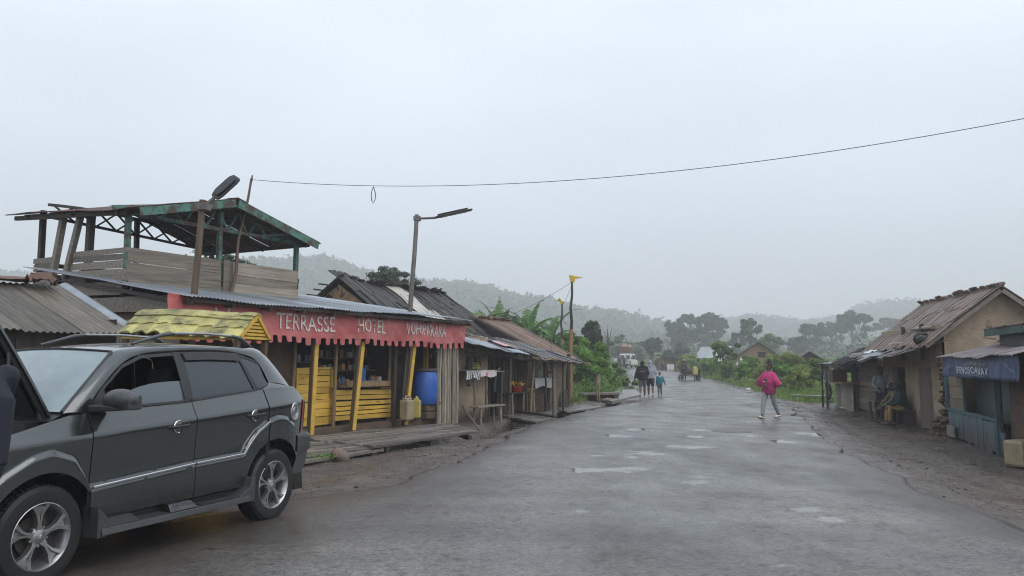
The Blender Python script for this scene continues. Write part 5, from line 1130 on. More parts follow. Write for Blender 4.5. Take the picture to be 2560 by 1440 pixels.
for k, px in enumerate((1314, 1321, 1329, 1335)):
    u = HF.px(px, 980, .3)[0]; m = MB(); a = jt(.8); m.tube([(-.12*cos(a), -.12*sin(a), .05), (0, 0, .06), (.13*cos(a), .13*sin(a), .045)], [.025, .055, .03], 10); o = m.build('cucumber', M_('cucumber', (.12, .2, .07), (.2, .28, .12), 6, .4, tone=.4), None, radians(70)); o.location = HF.w(u, .35+jt(.1), z1+.03); tag(o, 'pale green cucumber lying beside the red basin', 'cucumber', 'cucumbers on the low table')
c2, z2, L2_ = table('high_table', 'higher table with a white flowered cloth and a thermos', 1306, 1384, 950, .55, .6, wood_dark)
cloth('tablecloth', 'white flowered cloth hanging from the stall table with the thermos', M_('cloth_flower', (.68, .66, .7), (.62, .6, .64), 9, .8, c3=(.25, .2, .32), sc3=14, t3=(.56, .6), tone=.2), HF.px(1337, 950, .5)[0], HF.px(1384, 950, .5)[0], .5, z2+.04, .30, 1)
u = HF.px(1344, 948, .8)[0]; th_ = thing('thermos', 'pale green thermos flask on the flowered tablecloth', 'thermos', HF.w(u, .8, z2+.035), 0); gp_ = M_('pale_green', (.33, .42, .37), (.26, .34, .3), 4, .4, tone=.2)
m = MB(); m.lathe([(.001, 0), (.07, 0), (.072, .26), (.05, .3)], (0, 0, 0), 16); m.build('flask', gp_, th_, radians(50)); m = MB(); m.lathe([(.05, .3), (.045, .37), (.001, .375)], (0, 0, 0), 16); m.build('cap', gp_, th_, radians(50)); m = MB(); m.tube([(.07, 0, .25), (.11, 0, .22), (.11, 0, .1), (.07, 0, .08)], .011, 6); m.build('handle', gp_, th_, radians(60))
u = HF.px(1355, 950, .75)[0]; m = MB(); m.lathe([(.001, .004), (.038, 0), (.048, .11), (.044, .11), (.035, .01), (.001, .01)], (0, 0, 0), 14); o = m.build('cup', M_('cup_blue', (.3, .42, .55), None, 4, .4, tone=0), None, radians(50)); o.location = HF.w(u, .75, z2+.035); tag(o, 'light blue cup beside the thermos', 'cup')
u = HF.px(1378, 932, .9)[0]; zz = HF.px(1378, 934, .9)[1]; m = MB(); m.lathe([(.001, 0), (.14, 0), (.19, .09), (.18, .09), (.001, .03)], (0, 0, 0), 16)
for k in range(14): a = k*.9; m.ell((.1*cos(a), .1*sin(a), .09), (.045, .045, .045), 8, 6)
o = m.build('fruit_basket', M_('orange_fruit', (.5, .22, .03), (.6, .33, .05), 4, .5, tone=.3), None, radians(70)); o.location = HF.w(u, .9, zz); tag(o, 'small basket of orange fruit hung between the stall posts', 'basket')
m = MB(); m.tube([(0, 0, .08), (0, 0, 1.2)], .01, 5); m.build('cord', wire_mat, o)
u = HF.px(1404, 980, 1.0)[0]; ar = thing('cart_wheel', 'dark round wooden disc leaning behind the thin stall post', 'wheel', HF.w(u, .9, -.2), HF.rz); m = MB(); m.lathe([(.001, -.03), (.33, -.03), (.36, 0), (.33, .03), (.001, .03)], (0, 0, .45), 32, 'Y'); m.build('disc', wood_dark, ar, radians(40)); m = MB(); m.lathe([(.35, -.045), (.385, -.045), (.385, .045), (.35, .045)], (0, 0, .45), 32, 'Y'); m.build('rim', M_('moss', (.1, .12, .06), (.06, .07, .04), 5, .8, tone=0), ar, radians(40))
# ---- plank bridges over the ditch
def quadz(l): return [G(x, y, z) for x, y, z in l]
deck('narrow plank footbridge over the dark ditch before the fruit stall', *quadz([(1192, 1030, -.0), (1300, 1027, -.0), (1395, 1046, .04), (1345, 1053, .04)]), 5)
deck('loose boards over the ditch at the right end of the stall', *quadz([(1385, 1018, -.02), (1440, 1008, -.02), (1505, 1018, .04), (1420, 1030, .04)]), 5)
def pole_thing(name, label, cat, a, b, r0, r1, mt_, wob=.03): m = MB(); lean_pole(m, Vector((0, 0, 0)), b-a, r0, r1, wob); o = m.build(name, mt_, None, radians(60)); o.location = a; return tag(o, label, cat)
pole_thing('log', 'long dark pole lying along the edge of the footbridge', 'log', G(1250, 1021, .08), G(1388, 1042, .1), .045, .04, wood_dark)
pole_thing('log', 'thin stick running down from the bamboo screen into the ditch', 'log', HF.w(4.45, -.1, .45), G(1198, 1075, .05), .03, .025, wood_brown)
# ---- hut with a bamboo roof
GF = Frame(D(1200, 796, 31.5)[:2], (.8743, -.4853)); gz = D(1200, 796, 31.5).z
eu, ez = GF.px(1353, 878, 0); print('hut3', gz, eu, ez)
h3 = thing('bamboo_roof_hut', 'mud hut with a pale brown bamboo roof sloping down to the right', 'hut', GF.o, GF.rz)
def broof(u, v): # u along ridge depth 0..1 ; v 0 ridge ..1 eave
    return Vector((-.08+(eu+.45)*v, -.25+2.6*u, gz+.03+(ez-gz)*(v*(eu+.45)/eu)+.04*mnoise.noise(Vector((u*4, v*3, 5)))+.05*sin(v*3)*.5))
m = MB(); strips_roof(m, broof, 34, 1, .03, .03, 1.15, .04, 8); strips_roof(m, lambda u, v: Vector((-.0-2.2*v, -.25+2.6*u, gz-1.2*v)), 20, 1, .03, .03, 1.2, .04, 4); m.build('roof', bamboo_roof, h3)
m = MB(); sl_ = (gz-ez)/eu; rough_wall(m, (-2.0, 0, -.2), (1, 0, 0), 2.0+eu, gz+.2, top=lambda u: gz+.15-abs(u-2.0)*(sl_ if u > 2 else .5), nrm=(0, -1, 0), disp=.03, seed=21); rough_wall(m, (eu, 0, -.2), (0, 1, 0), 2.2, ez+.1, nrm=(1, 0, 0), seed=22); rough_wall(m, (-2.0, 2.2, -.2), (0, -1, 0), 2.2, 2.2, nrm=(-1, 0, 0), seed=22); m.build('wall', M_('mud_dull', (.17, .125, .085), (.11, .08, .055), 2, .9, .6, bsc=8, tone=.2, bdist=.03), h3, radians(60))
m = MB(); m.beam(broof(0, .02)-Vector((0, 0, .06)), broof(0, 1)-Vector((0, 0, .06)), .07, .09); m.beam((eu+.4, -.3, ez-.35), (eu+.5, 2.4, ez-.35), .07, .07); m.build('rafter', wood_dark, h3)
# ---- flagged poles and their wires
def flagpole(base, top, label, r, dx):
    t = thing('flag_pole', label, 'pole', base, 0); m = MB(); lean_pole(m, (0, 0, 0), (top-base)*.62, r, r*.85, .05, 8, .8, 8); m.build('lower_pole', M_('pole_orange', (.3, .17, .07), (.2, .11, .05), 4, .6, .3, stretch=(4, 4, .6), tone=.4), t, radians(60)); m = MB(); lean_pole(m, (top-base)*.58, top-base, r*.8, r*.5, .09, 8, .3, 8); m.build('upper_pole', wood_dark, t, radians(60))
    m = MB(); p = top-base; m.prism([p+Vector((-.07, 0, .0)), p+Vector((.1, 0, -.02)), p+Vector((.13, 0, .12)), p+Vector((.42*dx, .05, .2)), p+Vector((-.12, 0, .30))], (0, .05, 0), .6); m.build('yellow_flag', M_('flag_yellow', (.55, .36, .03), (.45, .28, .02), 3, .6, tone=.2), t, bevel=.01); return t
fp1 = D(1425, 985, 33); fp1.z = -.2; ft1 = D(1430, 705, 33)
flagpole(fp1, ft1, 'tall orange and dark pole with a yellow pennant beside the fruit stall', .085, 1.1)
fp2 = D(1403, 985, 41); fp2.z = 0; ft2 = D(1405, 760, 41)
flagpole(fp2, ft2, 'farther shorter pole with a yellow pennant standing among the banana plants', .08, -.6)
def wire(a, b, sag, label, r=.008):
    m = MB(); m.tube([a.lerp(b, i/20)-a-Vector((0, 0, sag*4*(i/20)*(1-i/20))) for i in range(21)], r, 5); o = m.build('wire', wire_mat, None, radians(80)); o.location = a; tag(o, label, 'wire')
wire(ft1, D(1270, 790, 40), .1, 'thin wire running down left from the nearer yellow pennant')
wire(ft1-Vector((0, 0, .05)), ft2, .15, 'thin wire between the two yellow pennant poles')
# ================================================================ right side of the road
RG = -.2
RF = Frame((11.08, 20.69), (.2055, .978)); FF = Frame((9.55, 15.82), (.295, .955))
# ---- big mud house
bh = thing('mud_house', 'large mud house with a brown bark roof and a ragged lean-to along the road', 'house', (RF.o.x, RF.o.y, RG), RF.rz)
GR = Frame((11.08, 20.69), (.978, -.2055))
au, az = GR.px(2492, 724, 0); eu_, ez_ = GR.px(2374, 832, 0); print('bighouse apex', au, az, 'eave', eu_, ez_)
ru, rzz = RF.px(2335, 750, -au); lu, lz = RF.px(2207, 842, .35); print('ridge end', ru, rzz, lu, lz)
AZ = az-RG; EZ = ez_-RG+.1; LH = 6.2; HW = au
def bhroof(u, v, s=1):
    x = -.35+(LH+.6)*u; y = -HW+(HW+.45)*v
    return Vector((x, y if s > 0 else -2*HW-y, AZ+.05-(AZ-EZ+.12)*v*(HW+.45)/HW*.97+.05*sin(v*3.1)*.6+.04*mnoise.noise(Vector((u*5, v*4, 1)))-.0))
m = MB(); strips_roof(m, bhroof, 46, 3, .03, .03, 1.35, .06, 3); m.build('roof', brown_roof, bh)
m = MB(); strips_roof(m, lambda u, v: bhroof(u, v, -1), 24, 2, .035, .035, 1.2, .06, 4); m.build('roof', brown_roof, bh)
m = MB(); m.tube([bhroof(u, 0)+Vector((0, 0, .05+.03*sin(u*20))) for u in np.linspace(0, 1, 12)], .07, 7); lean_pole(m, bhroof(.12, .78)+Vector((0, 0, .12)), bhroof(.95, .72)+Vector((0, 0, .12)), .055, .04, .12, 8, .7); lean_pole(m, bhroof(.02, .95)-Vector((0, 0, .1)), bhroof(.98, .95)-Vector((0, 0, .1)), .045, .04, .05)
m.build('roof_poles', wood_grey, bh, radians(60))
m = MB(); m.beam(bhroof(-.0, .01)-Vector((-.06, 0, .08)), bhroof(-.0, 1)-Vector((-.06, 0, .06)), .07, .10); m.beam(bhroof(0, .01, -1)-Vector((-.06, 0, .08)), bhroof(0, 1, -1)-Vector((-.06, 0, .06)), .07, .10); m.build('verge_boards', wood_grey, bh)
def ru_(px, py, v=0): u, z = RF.px(px, py, v); return u, z-RG
du0, dz1 = ru_(2328, 920); du1, _ = ru_(2297, 920); wu0, wz1 = ru_(2262, 918); wu1, wz0 = ru_(2235, 1015)
topz = EZ+.15
m = MB(); rough_wall(m, (0, 0, -.15), (1, 0, 0), LH, topz+.15, holes=[(du0, du1, .15, dz1+.15), (wu0, wu1, .15, wz1+.15)], nrm=(0, 1, 0), disp=.035, seed=31)
m.build('front_wall', mud_wall, bh, radians(60))
m = MB(); rough_wall(m, (0, -2*HW, -.15), (0, 1, 0), 2*HW, AZ+.15, top=lambda u: AZ+.12-abs(u-HW)/HW*(AZ-EZ-.02), nrm=(-1, 0, 0), disp=.03, seed=33); m.build('gable_wall', mud_wall, bh, radians(60))
m = MB(); rough_wall(m, (LH, 0, -.15), (0, -1, 0), 2*HW, AZ+.15, top=lambda u: AZ+.12-abs(u-HW)/HW*(AZ-EZ-.02), nrm=(1, 0, 0), seed=34); m.build('gable_wall', mud_wall, bh, radians(60))
m = MB(); rough_wall(m, (LH, -2*HW, -.15), (-1, 0, 0), LH, topz, nrm=(0, -1, 0), seed=35); m.build('back_wall', mud_wall, bh, radians(60))
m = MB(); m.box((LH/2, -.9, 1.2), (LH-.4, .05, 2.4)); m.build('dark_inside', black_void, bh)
m = MB(); boards(m, ((du0), -.02, .0), (0, 0, 1), (1, 0, 0), dz1, du1-du0, 4, th=.03, gap=.012, wob=.006, nrm=(0, 1, 0)); m.build('door', M_('door_wood', (.19, .14, .11), (.11, .085, .07), 3, .6, .4, stretch=(6, 6, .35), tone=.5), bh)
for px in (2305, 2258): u, z0_ = ru_(px, 872, .06); m = MB(); m.beam((u, .05, 1.9), (u, .05, topz+.05), .14, .08); m.build('wall_post', wood_dark, bh)
m = MB()
for k in range(110): u = .05+jt(.13); z = R_.random()**1.2*2.0; m.ell((u, -.05+jt(.10), z-.05), (.04+R_.random()*.06, .07, .03+R_.random()*.035), 6, 4, R_.random())
for k in range(40): m.ell((-.15+jt(.3), .1+jt(.25), R_.random()**2*.45), (.09, .09, .07), 7, 5, R_.random())
m.build('corner_stones', mud_dark, bh, radians(60))
# lean-to
def lroof(u, v): # v 0 at wall .. 1 eave
    x = .1+5.9*u; ez = [ru_(2370, 884, 1.05)[1], ru_(2290, 892, 1.05)[1], ru_(2225, 905, 1.05)[1], ru_(2160, 880, 1.05)[1]]
    e = np.interp(u, [0, .3, .6, 1], [ez[0], ez[1], ez[2]+.02, ez[2]+.25]); zt = 2.28-.05*u
    return Vector((x, -.05+1.15*v, zt+(e-zt)*v+.05*mnoise.noise(Vector((u*7, v*3, 6)))))
m = MB(); strips_roof(m, lroof, 34, 2, .02, .07, 1.5, .12); m.build('lean_to_roof', bark_roof if False else M_('leanto', (.16, .13, .11), (.07, .06, .052), 3, .45, .4, tone=1.0), bh)
m = MB()
for k, (a0, b0_, w_, h_) in enumerate(((.52, .35, .2, .6), (.30, .2, .15, .3), (.40, .45, .13, .35), (.62, .05, .1, .3), (.2, .15, .12, .25))): m.slab(lambda a, b: lroof(min(1, a0+w_*a), min(1.05, b0_+h_*b))+Vector((0, 0, .09+.012*sin(a*26))), 20, 5, .006, R_.random())
m.build('tin_patches', tin_grey, bh, radians(50))
m = MB()
for k, (u, v) in enumerate(((.72, .55), (.63, .35), (.45, .25))): m.slab(lambda a, b: lroof(u+.09*a, v+.25*b)+Vector((0, 0, .12+.06*mnoise.noise(Vector((a*3+k, b*3, k))))), 6, 6, .006)
m.build('plastic_sheets', white_cloth, bh, radians(60))
m = MB(); lean_pole(m, lroof(.98, .25)+Vector((0, 0, .15)), lroof(.35, .35)+Vector((0, 0, .18)), .06, .05, .1, 8, .9); lean_pole(m, lroof(.5, .2)+Vector((0, 0, .14)), lroof(.02, .3)+Vector((0, 0, .14)), .05, .04, .1, 8, .5); m.build('weight_poles', wood_grey, bh, radians(60))
ty = thing('bundle', 'dark round bundle lying on the lean-to roof against the wall', 'bundle', RF.w(.45, .3, 2.28+RG), 0); m = MB(); m.ell((0, 0, .12), (.2, .2, .14)); m.build('bundle_body', rubber, ty, radians(60)); m = MB(); m.tube([(.2*cos(a), .08, .16+.15*sin(a)) for a in np.linspace(0, 6.28, 17)], .035, 6); m.build('coil', black_plastic, ty, radians(60))
# ---- plank shop with a thatched roof
ts = thing('plank_shop', 'dark plank shop under a thick shaggy black thatch with a white strip', 'shop', RF.w(LH, 0, RG), RF.rz); TL2 = 5.3
def o_(u): return u-LH
def throof(u, v):
    x = -1.7+(TL2+2.2)*u*.82; e = 1.92-.14*u; return Vector((x, -2.2+3.0*v, 3.05-.25*u+(e-3.05+.25*u)*v+.16*sin(v*3)*.8+.08*mnoise.noise(Vector((u*7, v*5, 2)))))
m = MB(); strips_roof(m, throof, 110, 5, .03, .10, 1.8, .1)
for k in range(500): u, v = R_.random(), .75+.28*R_.random(); p = throof(u, v)+Vector((0, 0, .03)); m.beam(p, p+Vector((jt(.12), .22, -.16+jt(.1))), .02, .012, R_.random())
m.build('thatch', bark_roof, ts)
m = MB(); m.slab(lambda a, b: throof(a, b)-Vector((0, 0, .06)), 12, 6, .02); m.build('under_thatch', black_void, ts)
m = MB(); m.slab(lambda a, b: throof(.36+.075*a, .10+.5*b)+Vector((0, 0, .2)), 4, 6, .006); m.build('white_strip', white_cloth, ts)
m = MB(); corr(m, lambda a, b: throof(.80+.2*a, .0+.45*b)+Vector((0, 0, .17)), 1.5, 4); m.build('tin_sheet', tin_grey, ts, radians(50))
m = MB()
for k in range(90): u = R_.random()*.55; p = throof(u, -.02)+Vector((0, 0, .1)); m.beam(p+Vector((-.15, 0, jt(.05))), p+Vector((.2, jt(.2), jt(.05)+.05)), .025, .025, R_.random())
m.build('straw_ridge', M_('straw_pale', (.4, .32, .15), (.28, .21, .1), 10, .8, tone=.7), ts)
pu0, pz = ru_(2197, 905); pu1, _ = ru_(2145, 905); bu1, _ = ru_(2086, 1000)
m = MB(); boards(m, (o_(pu0), 0, .1), (1, 0, 0), (0, 0, 1), pu1-pu0, pz-.1, 9, nrm=(0, 1, 0), wob=.02); m.build('plank_wall', M_('plank_tan', (.17, .125, .09), (.09, .068, .05), 3, .6, .4, stretch=(.4, 6, 6), c3=(.2, .1, .08), sc3=3, t3=(.6, .7), tone=.7), ts)
for px in (2140, 2132, 2198): u, _ = ru_(px, 950, .05); m = MB(); m.beam((o_(u), .05, 0), (o_(u), .05, 1.9), .09, .09); m.build('post', wood_brown, ts)
cu0, cz = ru_(2130, 960, .25); cu1, _ = ru_(2085, 960, .25)
m = MB(); boards(m, (o_(cu0), .2, 0), (0, 0, 1), (1, 0, 0), cz, cu1-cu0, 8, nrm=(0, 1, 0), gap=.02); m.build('counter_front', wood_grey, ts)
m = MB(); m.box((o_((cu0+cu1)/2), .3, cz+.02), (cu1-cu0+.5, .7, .05)); m.build('counter_top', wood_pale, ts)
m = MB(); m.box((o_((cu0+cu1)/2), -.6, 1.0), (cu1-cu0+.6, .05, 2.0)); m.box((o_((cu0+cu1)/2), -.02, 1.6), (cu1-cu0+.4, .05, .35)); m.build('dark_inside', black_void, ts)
m = MB(); m.box((TL2/2, -3.0, 1.1), (TL2, .1, 2.2)); m.box((TL2-.2, -1.5, 1.0), (.1, 3, 2.0)); m.build('back_wall', mud_dark, ts)
u, z = ru_(2099, 956, .35); cr = thing('crate', 'reddish brown crate with pink goods on top at the thatched shop counter', 'crate', RF.w(u, .42, z+RG+.03), RF.rz); m = MB()
for s in (-1, 1): boards(m, (-.5, s*.25, 0), (1, 0, 0), (0, 0, 1), 1.0, .48, 3, nrm=(0, s, 0)); boards(m, (s*.5, -.25, 0), (0, 1, 0), (0, 0, 1), .5, .48, 3, nrm=(s, 0, 0))
m.box((0, 0, .2), (.96, .46, .4)); m.build('crate_boards', M_('redwood', (.13, .05, .035), (.08, .032, .025), 3, .6, tone=.4), cr); m = MB(); m.ell((0, 0, .5), (.2, .14, .08)); m.build('goods', M_('pink', (.55, .3, .28), None, 4, .6, tone=0), cr, radians(60))
# little tin porch at the far end
po = thing('tin_porch', 'small tin porch on thin posts at the end of the thatched shop', 'porch', RF.w(LH+TL2-.2, .2, RG), RF.rz)
m = MB(); corr(m, lambda a, b: (-1.2+2.6*a, -1.1+1.9*b, 1.95-.16*b), 2.6, 3); m.build('roof', tin_grey, po, radians(50))
for u, v in ((1.3, .7), (.2, .7), (1.3, -.8)): m = MB(); lean_pole(m, (u, v, 0), (u, v, 1.82), .04, .035, .02); m.build('post', wood_dark, po, radians(60))
m = MB(); boards(m, (-1.0, -1.0, .1), (1, 0, 0), (0, 0, 1), 2.2, 1.7, 7, nrm=(0, 1, 0)); m.build('pale_wall', M_('pale_wall', (.35, .33, .3), (.25, .23, .2), 3, .7, tone=.3), po)
P = G(2010, 997, RG+.1); bp = thing('timber_slab', 'flat grey timber slab lying by the verge before the tin porch', 'timber', (P.x+.3, P.y, HG(P.x, P.y)), RF.rz+.9); m = MB(); boards(m, (-1.0, -.35, .12), (1, 0, 0), (0, 1, 0), 2.0, .7, 2, th=.06, nrm=(0, 0, 1)); m.box((-.8, 0, .05), (.15, .5, .12)); m.box((.8, 0, .05), (.15, .5, .12)); m.build('planks', plank_deck, bp)
# ---- blue shop
fs2 = thing('blue_shop', 'low blue painted plank shop with a lettered blue banner and rusty tin roof', 'shop', (FF.o.x, FF.o.y, RG), FF.rz)
def fu(px, py, v=0): u, z = FF.px(px, py, v); return u, z-RG
L3 = fu(2375, 1080)[0]; bt_, bz1 = fu(2358, 893, .3); _, bz0 = fu(2362, 936, .3); print('feno', L3, bz1, bz0, fu(2555, 903, .3), fu(2555, 948, .3))
ph = fu(2440, 1037)[1]; sep = fu(2418, 1000)[0]; rt = 0.02
m = MB(); boards(m, (sep, 0, .05), (0, 0, 1), (1, 0, 0), ph-.05, L3-sep, 5, nrm=(0, 1, 0), wob=.008, gap=.008, ends=.02); m.build('blue_boards', M_('blue_board_bright', (.15, .27, .34), (.10, .19, .245), 3, .5, .3, stretch=(4, 4, .6), lowdirt=((.05, .04, .033), .75), tone=.3), fs2)
m = MB(); boards(m, (rt, 0, .0), (0, 0, 1), (1, 0, 0), ph-.02, sep-rt, 9, nrm=(0, 1, 0), wob=.012, gap=.012, ends=.05); boards(m, (-.32, 0, .0), (0, 0, 1), (1, 0, 0), .45, .3, 3, nrm=(0, 1, 0)); m.build('blue_boards', blue_paint, fs2)
wl = fu(2423, 980)[0]
m = MB()
for px, w_ in ((2371, .09), (2415, .07)): u = fu(px, 980)[0]; m.beam((u, .04, ph-.05), (u, .04, bz0+.3), w_, .06)
m.beam((rt, .04, ph), (L3, .04, ph+.0), .05, .06); m.beam((rt+.03, .04, 0), (rt+.03, .04, bz0+.3), .05, .06); m.build('window_frame', teal_paint, fs2)
u0 = fu(2412, 980)[0]; u1 = fu(2376, 980)[0]
m = MB(); boards(m, (u0, 0, ph), (1, 0, 0), (0, 0, 1), u1-u0, bz0+.3-ph, 4, nrm=(0, 1, 0), ends=0); m.build('tan_panel', M_('tan_panel', (.22, .175, .125), (.15, .115, .08), 3, .7, .3, tone=.4), fs2)
m = MB(); boards(m, (rt+.04, -.25, ph-.1), (1, 0, 0), (0, 0, 1), u0-rt-.1, bz0+.4-ph, 5, nrm=(0, 1, 0), ends=0, gap=.004); m.build('shutter', M_('shutter_dark', (.035, .06, .066), (.025, .042, .046), 3, .5, .2, tone=.3), fs2)
m = MB(); boards(m, (-.1, -.02, 0), (0, 0, 1), (1, 0, 0), bz0+.35, .12, 1, nrm=(0, 1, 0)); m.build('post', wood_dark, fs2)
m = MB(); m.grid(lambda u, v: (-.12-3.2*u, -.15+.05*mnoise.noise(Vector((u*12, v*9, 4))), -.1+2.1*v), 30, 20); m.build('earth_wall', mud_dark, fs2, radians(60))
m = MB(); m.box((L3-.02, -1.5, .9), (.05, 3, 1.9)); m.box((L3/2-1.5, -3, .9), (L3+3.2, .05, 1.9)); m.box((L3/2, -.6, .9), (L3-.1, .04, 1.8)); m.build('inner_wall', mud_dark, fs2)
u = fu(2390, 1090)[0]; m = MB(); m.box((u, .1, .17), (.72, .05, .26)); m.build('kick_board', wood_grey, fs2, bevel=.008)
def fbd(u, z): return .32+.03*mnoise.noise(Vector((u*2.5, z*3, 1)))+.015*mnoise.noise(Vector((u*8, z*5, 2)))
def fbp(u, z): return Vector((u, fbd(u, z), z+.025*mnoise.noise(Vector((u*1.5, 0, 3)))))
BL_, BR_ = bt_, -2.6
m = MB(); m.slab(lambda a, b: fbp(BL_+(BR_-BL_)*a, bz0+(bz1-bz0)*b), 90, 8, .006)
n = 70
for i in range(n): a0 = BL_+(BR_-BL_)*i/n; a1 = BL_+(BR_-BL_)*(i+.8)/n; m.add([fbp(a0, bz0), fbp(a1, bz0), fbp((a0+a1)/2, bz0-.055), fbp(a0, bz0)+Vector((0, -.006, 0)), fbp(a1, bz0)+Vector((0, -.006, 0)), fbp((a0+a1)/2, bz0-.055)+Vector((0, -.006, 0))], [(0, 1, 2), (5, 4, 3), (0, 3, 4, 1), (1, 4, 5, 2), (2, 5, 3, 0)])
ban2 = m.build('blue_banner', blue_cloth, fs2, radians(70))
def fword(t, px0, px1, y0a, y0b, hgt, mt_=white_paint, sh=0):
    ua_, za_ = fu(px0, y0a, .3); ub2, zb2_ = fu(px1, y0b, .3)
    def f(s, q): u = ua_+(ub2-ua_)*s; p = fbp(u, za_+(zb2_-za_)*s+hgt*q); p.y += .035; return p
    text_mesh(t, f, mt_, 'lettering', ban2, bold=.012, font_space=1.1)
wp2 = M_('white_pale', (.62, .63, .66), (.45, .47, .52), 10, .6, tone=.1); fd_ = M_('faded', (.3, .33, .4), (.2, .23, .3), 10, .6, tone=.1); tanp = M_('tan_print', (.3, .27, .22), (.2, .19, .17), 10, .6, tone=.1)
hh_ = (bz1-bz0)
fword('FENO SOANAV', 2401, 2476, 933, 939, hh_*.36, wp2); fword('BARBERY', 2420, 2470, 913, 917, hh_*.16, tanp); fword('mandroso', 2432, 2466, 940, 944, hh_*.1, fd_)
fword('COLA', 2370, 2388, 925, 917, hh_*.15, fd_); fword('CUBA', 2515, 2530, 911, 922, hh_*.15, fd_); fword('ANSY', 2531, 2546, 927, 936, hh_*.13, fd_)
def froof2(u, v): return Vector((BL_+.15+(BR_-BL_-.3)*u, .45-2.6*v, bz1-.02+.62*v+.03*mnoise.noise(Vector((u*7, v*4, 3)))+.02*sin(u*9)))
m = MB(); corr(m, lambda a, b: froof2(a, b*.62), 6.2, 5, amp=.014, period=.1); m.build('tin_roof', M_('tin_mauve', (.20, .17, .175), (.13, .11, .11), 2, .42, .15, metal=.3, c3=(.16, .09, .075), sc3=1.8, t3=(.52, .64), tone=.6), fs2, radians(50))
m = MB()
for k in range(15): u = R_.random()*.8; v = .35+.6*R_.random(); p = froof2(u, v)+Vector((0, 0, .06+.08*R_.random())); m.beam(p, p+Vector((jt(.8), jt(.3), jt(.05)+.05)), .07, .04, R_.random())
m.build('loose_boards', wood_grey, fs2)
m = MB(); strips_roof(m, lambda a, b: froof2(a, 1.0-b*.5)+Vector((0, 0, .04)), 36, 2, .02, .06, 1.5, .1); m.build('bark_roof', M_('leanto2', (.14, .115, .095), (.07, .06, .05), 3, .5, .4, tone=1.0), fs2)
# dark tin structure peeking in at the right edge
rp = thing('tin_canopy', 'dark green edged tin canopy above the blue shop at the right edge', 'canopy', FF.w(-.9, -.7, RG), FF.rz)
ca, czz = fu(2493, 830, -.7); cb, _ = fu(2600, 800, -.7)
m = MB(); corr(m, lambda a, b: (ca+.9-2.9*a, .3-1.8*b, czz+.06+.25*b), 2.9, 4, amp=.015, period=.1); m.build('tin_roof', tin_rust, rp, radians(50)); m = MB(); m.beam((ca+.85, .26, czz-.02), (ca-1.9, .26, czz-.02), .03, .17); m.build('fascia', M_('fascia_green', (.035, .08, .06), (.02, .045, .035), 3, .6, tone=.3), rp); m = MB(); m.box((ca-.75, -.6, czz-.3), (2.2, 1.4, .5)); m.build('dark_wall', tin_dark, rp)
# drum and bits
P = G(2548, 1172, RG); dm = thing('cut_drum', 'pale yellowish cut plastic drum standing by the earth wall at the right edge', 'drum', (P.x+.12, P.y+.1, HG(P.x, P.y)), .4); m = MB(); m.prism([(-.21, -.18, 0), (.21, -.18, 0), (.23, .18, 0), (-.2, .2, 0)], (.0, .01, .45)); m.build('drum_body', cream_plastic, dm, bevel=.05)
def small(name, label, cat, px, py, sz, mt_, rz=0, z=None, group=None):
    P = G(px, py, RG if px > 1960 else 0); m = MB(); m.box((0, 0, 0), sz); o = m.build(name, mt_, None, bevel=min(sz)*.2); o.location = (P.x, P.y, (HG(P.x, P.y) if z is None else z)+sz[2]*.4); o.rotation_euler = (jt(.05), jt(.05), rz); tag(o, label, cat, group); return o
small('plank', 'short dark plank lying in the mud before the blue shop', 'plank', 2430, 1155, (.7, .08, .04), wood_dark, 1.1)
small('bag', 'small white plastic scrap on the grass verge right of the road', 'litter', 1998, 1003, (.25, .18, .10), white_cloth, .4)
small('bag', 'white plastic scrap at the road edge left of the woman in pink', 'litter', 1871, 976, (.35, .2, .14), white_cloth, .9)
# table by the standing man
P = G(2200, 1045, RG); tu, tv = RF.uv(P); tz_ = ru_(2200, 998, tv)[1]
tt = thing('pole_table', 'small rough table on thick poles before the mud house', 'table', (P.x, P.y, HG(P.x, P.y)), RF.rz); m = MB(); boards(m, (-.55, -.3, 0), (1, 0, 0), (0, 1, 0), 1.15, .55, 2, th=.04, nrm=(0, 0, 1))
tzz = 1.6-(999-908)*P.y/2000-HG(P.x, P.y)
m2 = MB(); m2.v = [(x, y, z+tzz-.04) for x, y, z in m.v]; m2.f = m.f; m2.t = m.t; m2.m = m.m; m2.build('table_top', wood_grey, tt)
for x, y in ((-.42, -.2), (.42, -.2), (.42, .2), (-.42, .2)): m = MB(); lean_pole(m, (x, y, -.05), (x, y, tzz), .055, .05, .03); m.build('leg', wood_brown, tt, radians(60))
TT = Vector((P.x, P.y, HG(P.x, P.y)+tzz))
bo_ = thing('bowl', 'red plastic bowl with food on the pole table', 'bowl', TT+Vector((.42, -.15, 0)), 0); m = MB(); m.lathe([(.001, 0), (.11, 0), (.17, .16), (.16, .16), (.1, .02), (.001, .02)], (0, 0, 0), 20); m.build('bowl_body', red_plastic, bo_, radians(50)); m = MB(); m.ell((-.02, 0, .17), (.12, .12, .07)); m.build('food', M_('food', (.5, .36, .2), (.4, .26, .14), 20, .8, tone=0), bo_, radians(70))
sk_ = thing('sack', 'open pale sack of bread standing at the dark doorway of the mud house', 'sack', TT+Vector((.72, .25, -.05)), 0); m = MB(); m.lathe([(.001, 0), (.17, .02), (.2, .2), (.17, .38), (.15, .38), (.001, .3)], (0, 0, 0), 16); m.build('sack_body', M_('sackcloth', (.5, .45, .38), (.38, .34, .28), 6, .8, .2, tone=0), sk_, radians(60))
m = MB()
for k in range(8): a = k*.8; m.ell((.08*cos(a), .08*sin(a), .36+.05*(k % 3)), (.07, .05, .04), 8, 6)
m.build('bread', M_('bread', (.5, .33, .13), (.4, .24, .08), 9, .7, tone=0), sk_, radians(60))
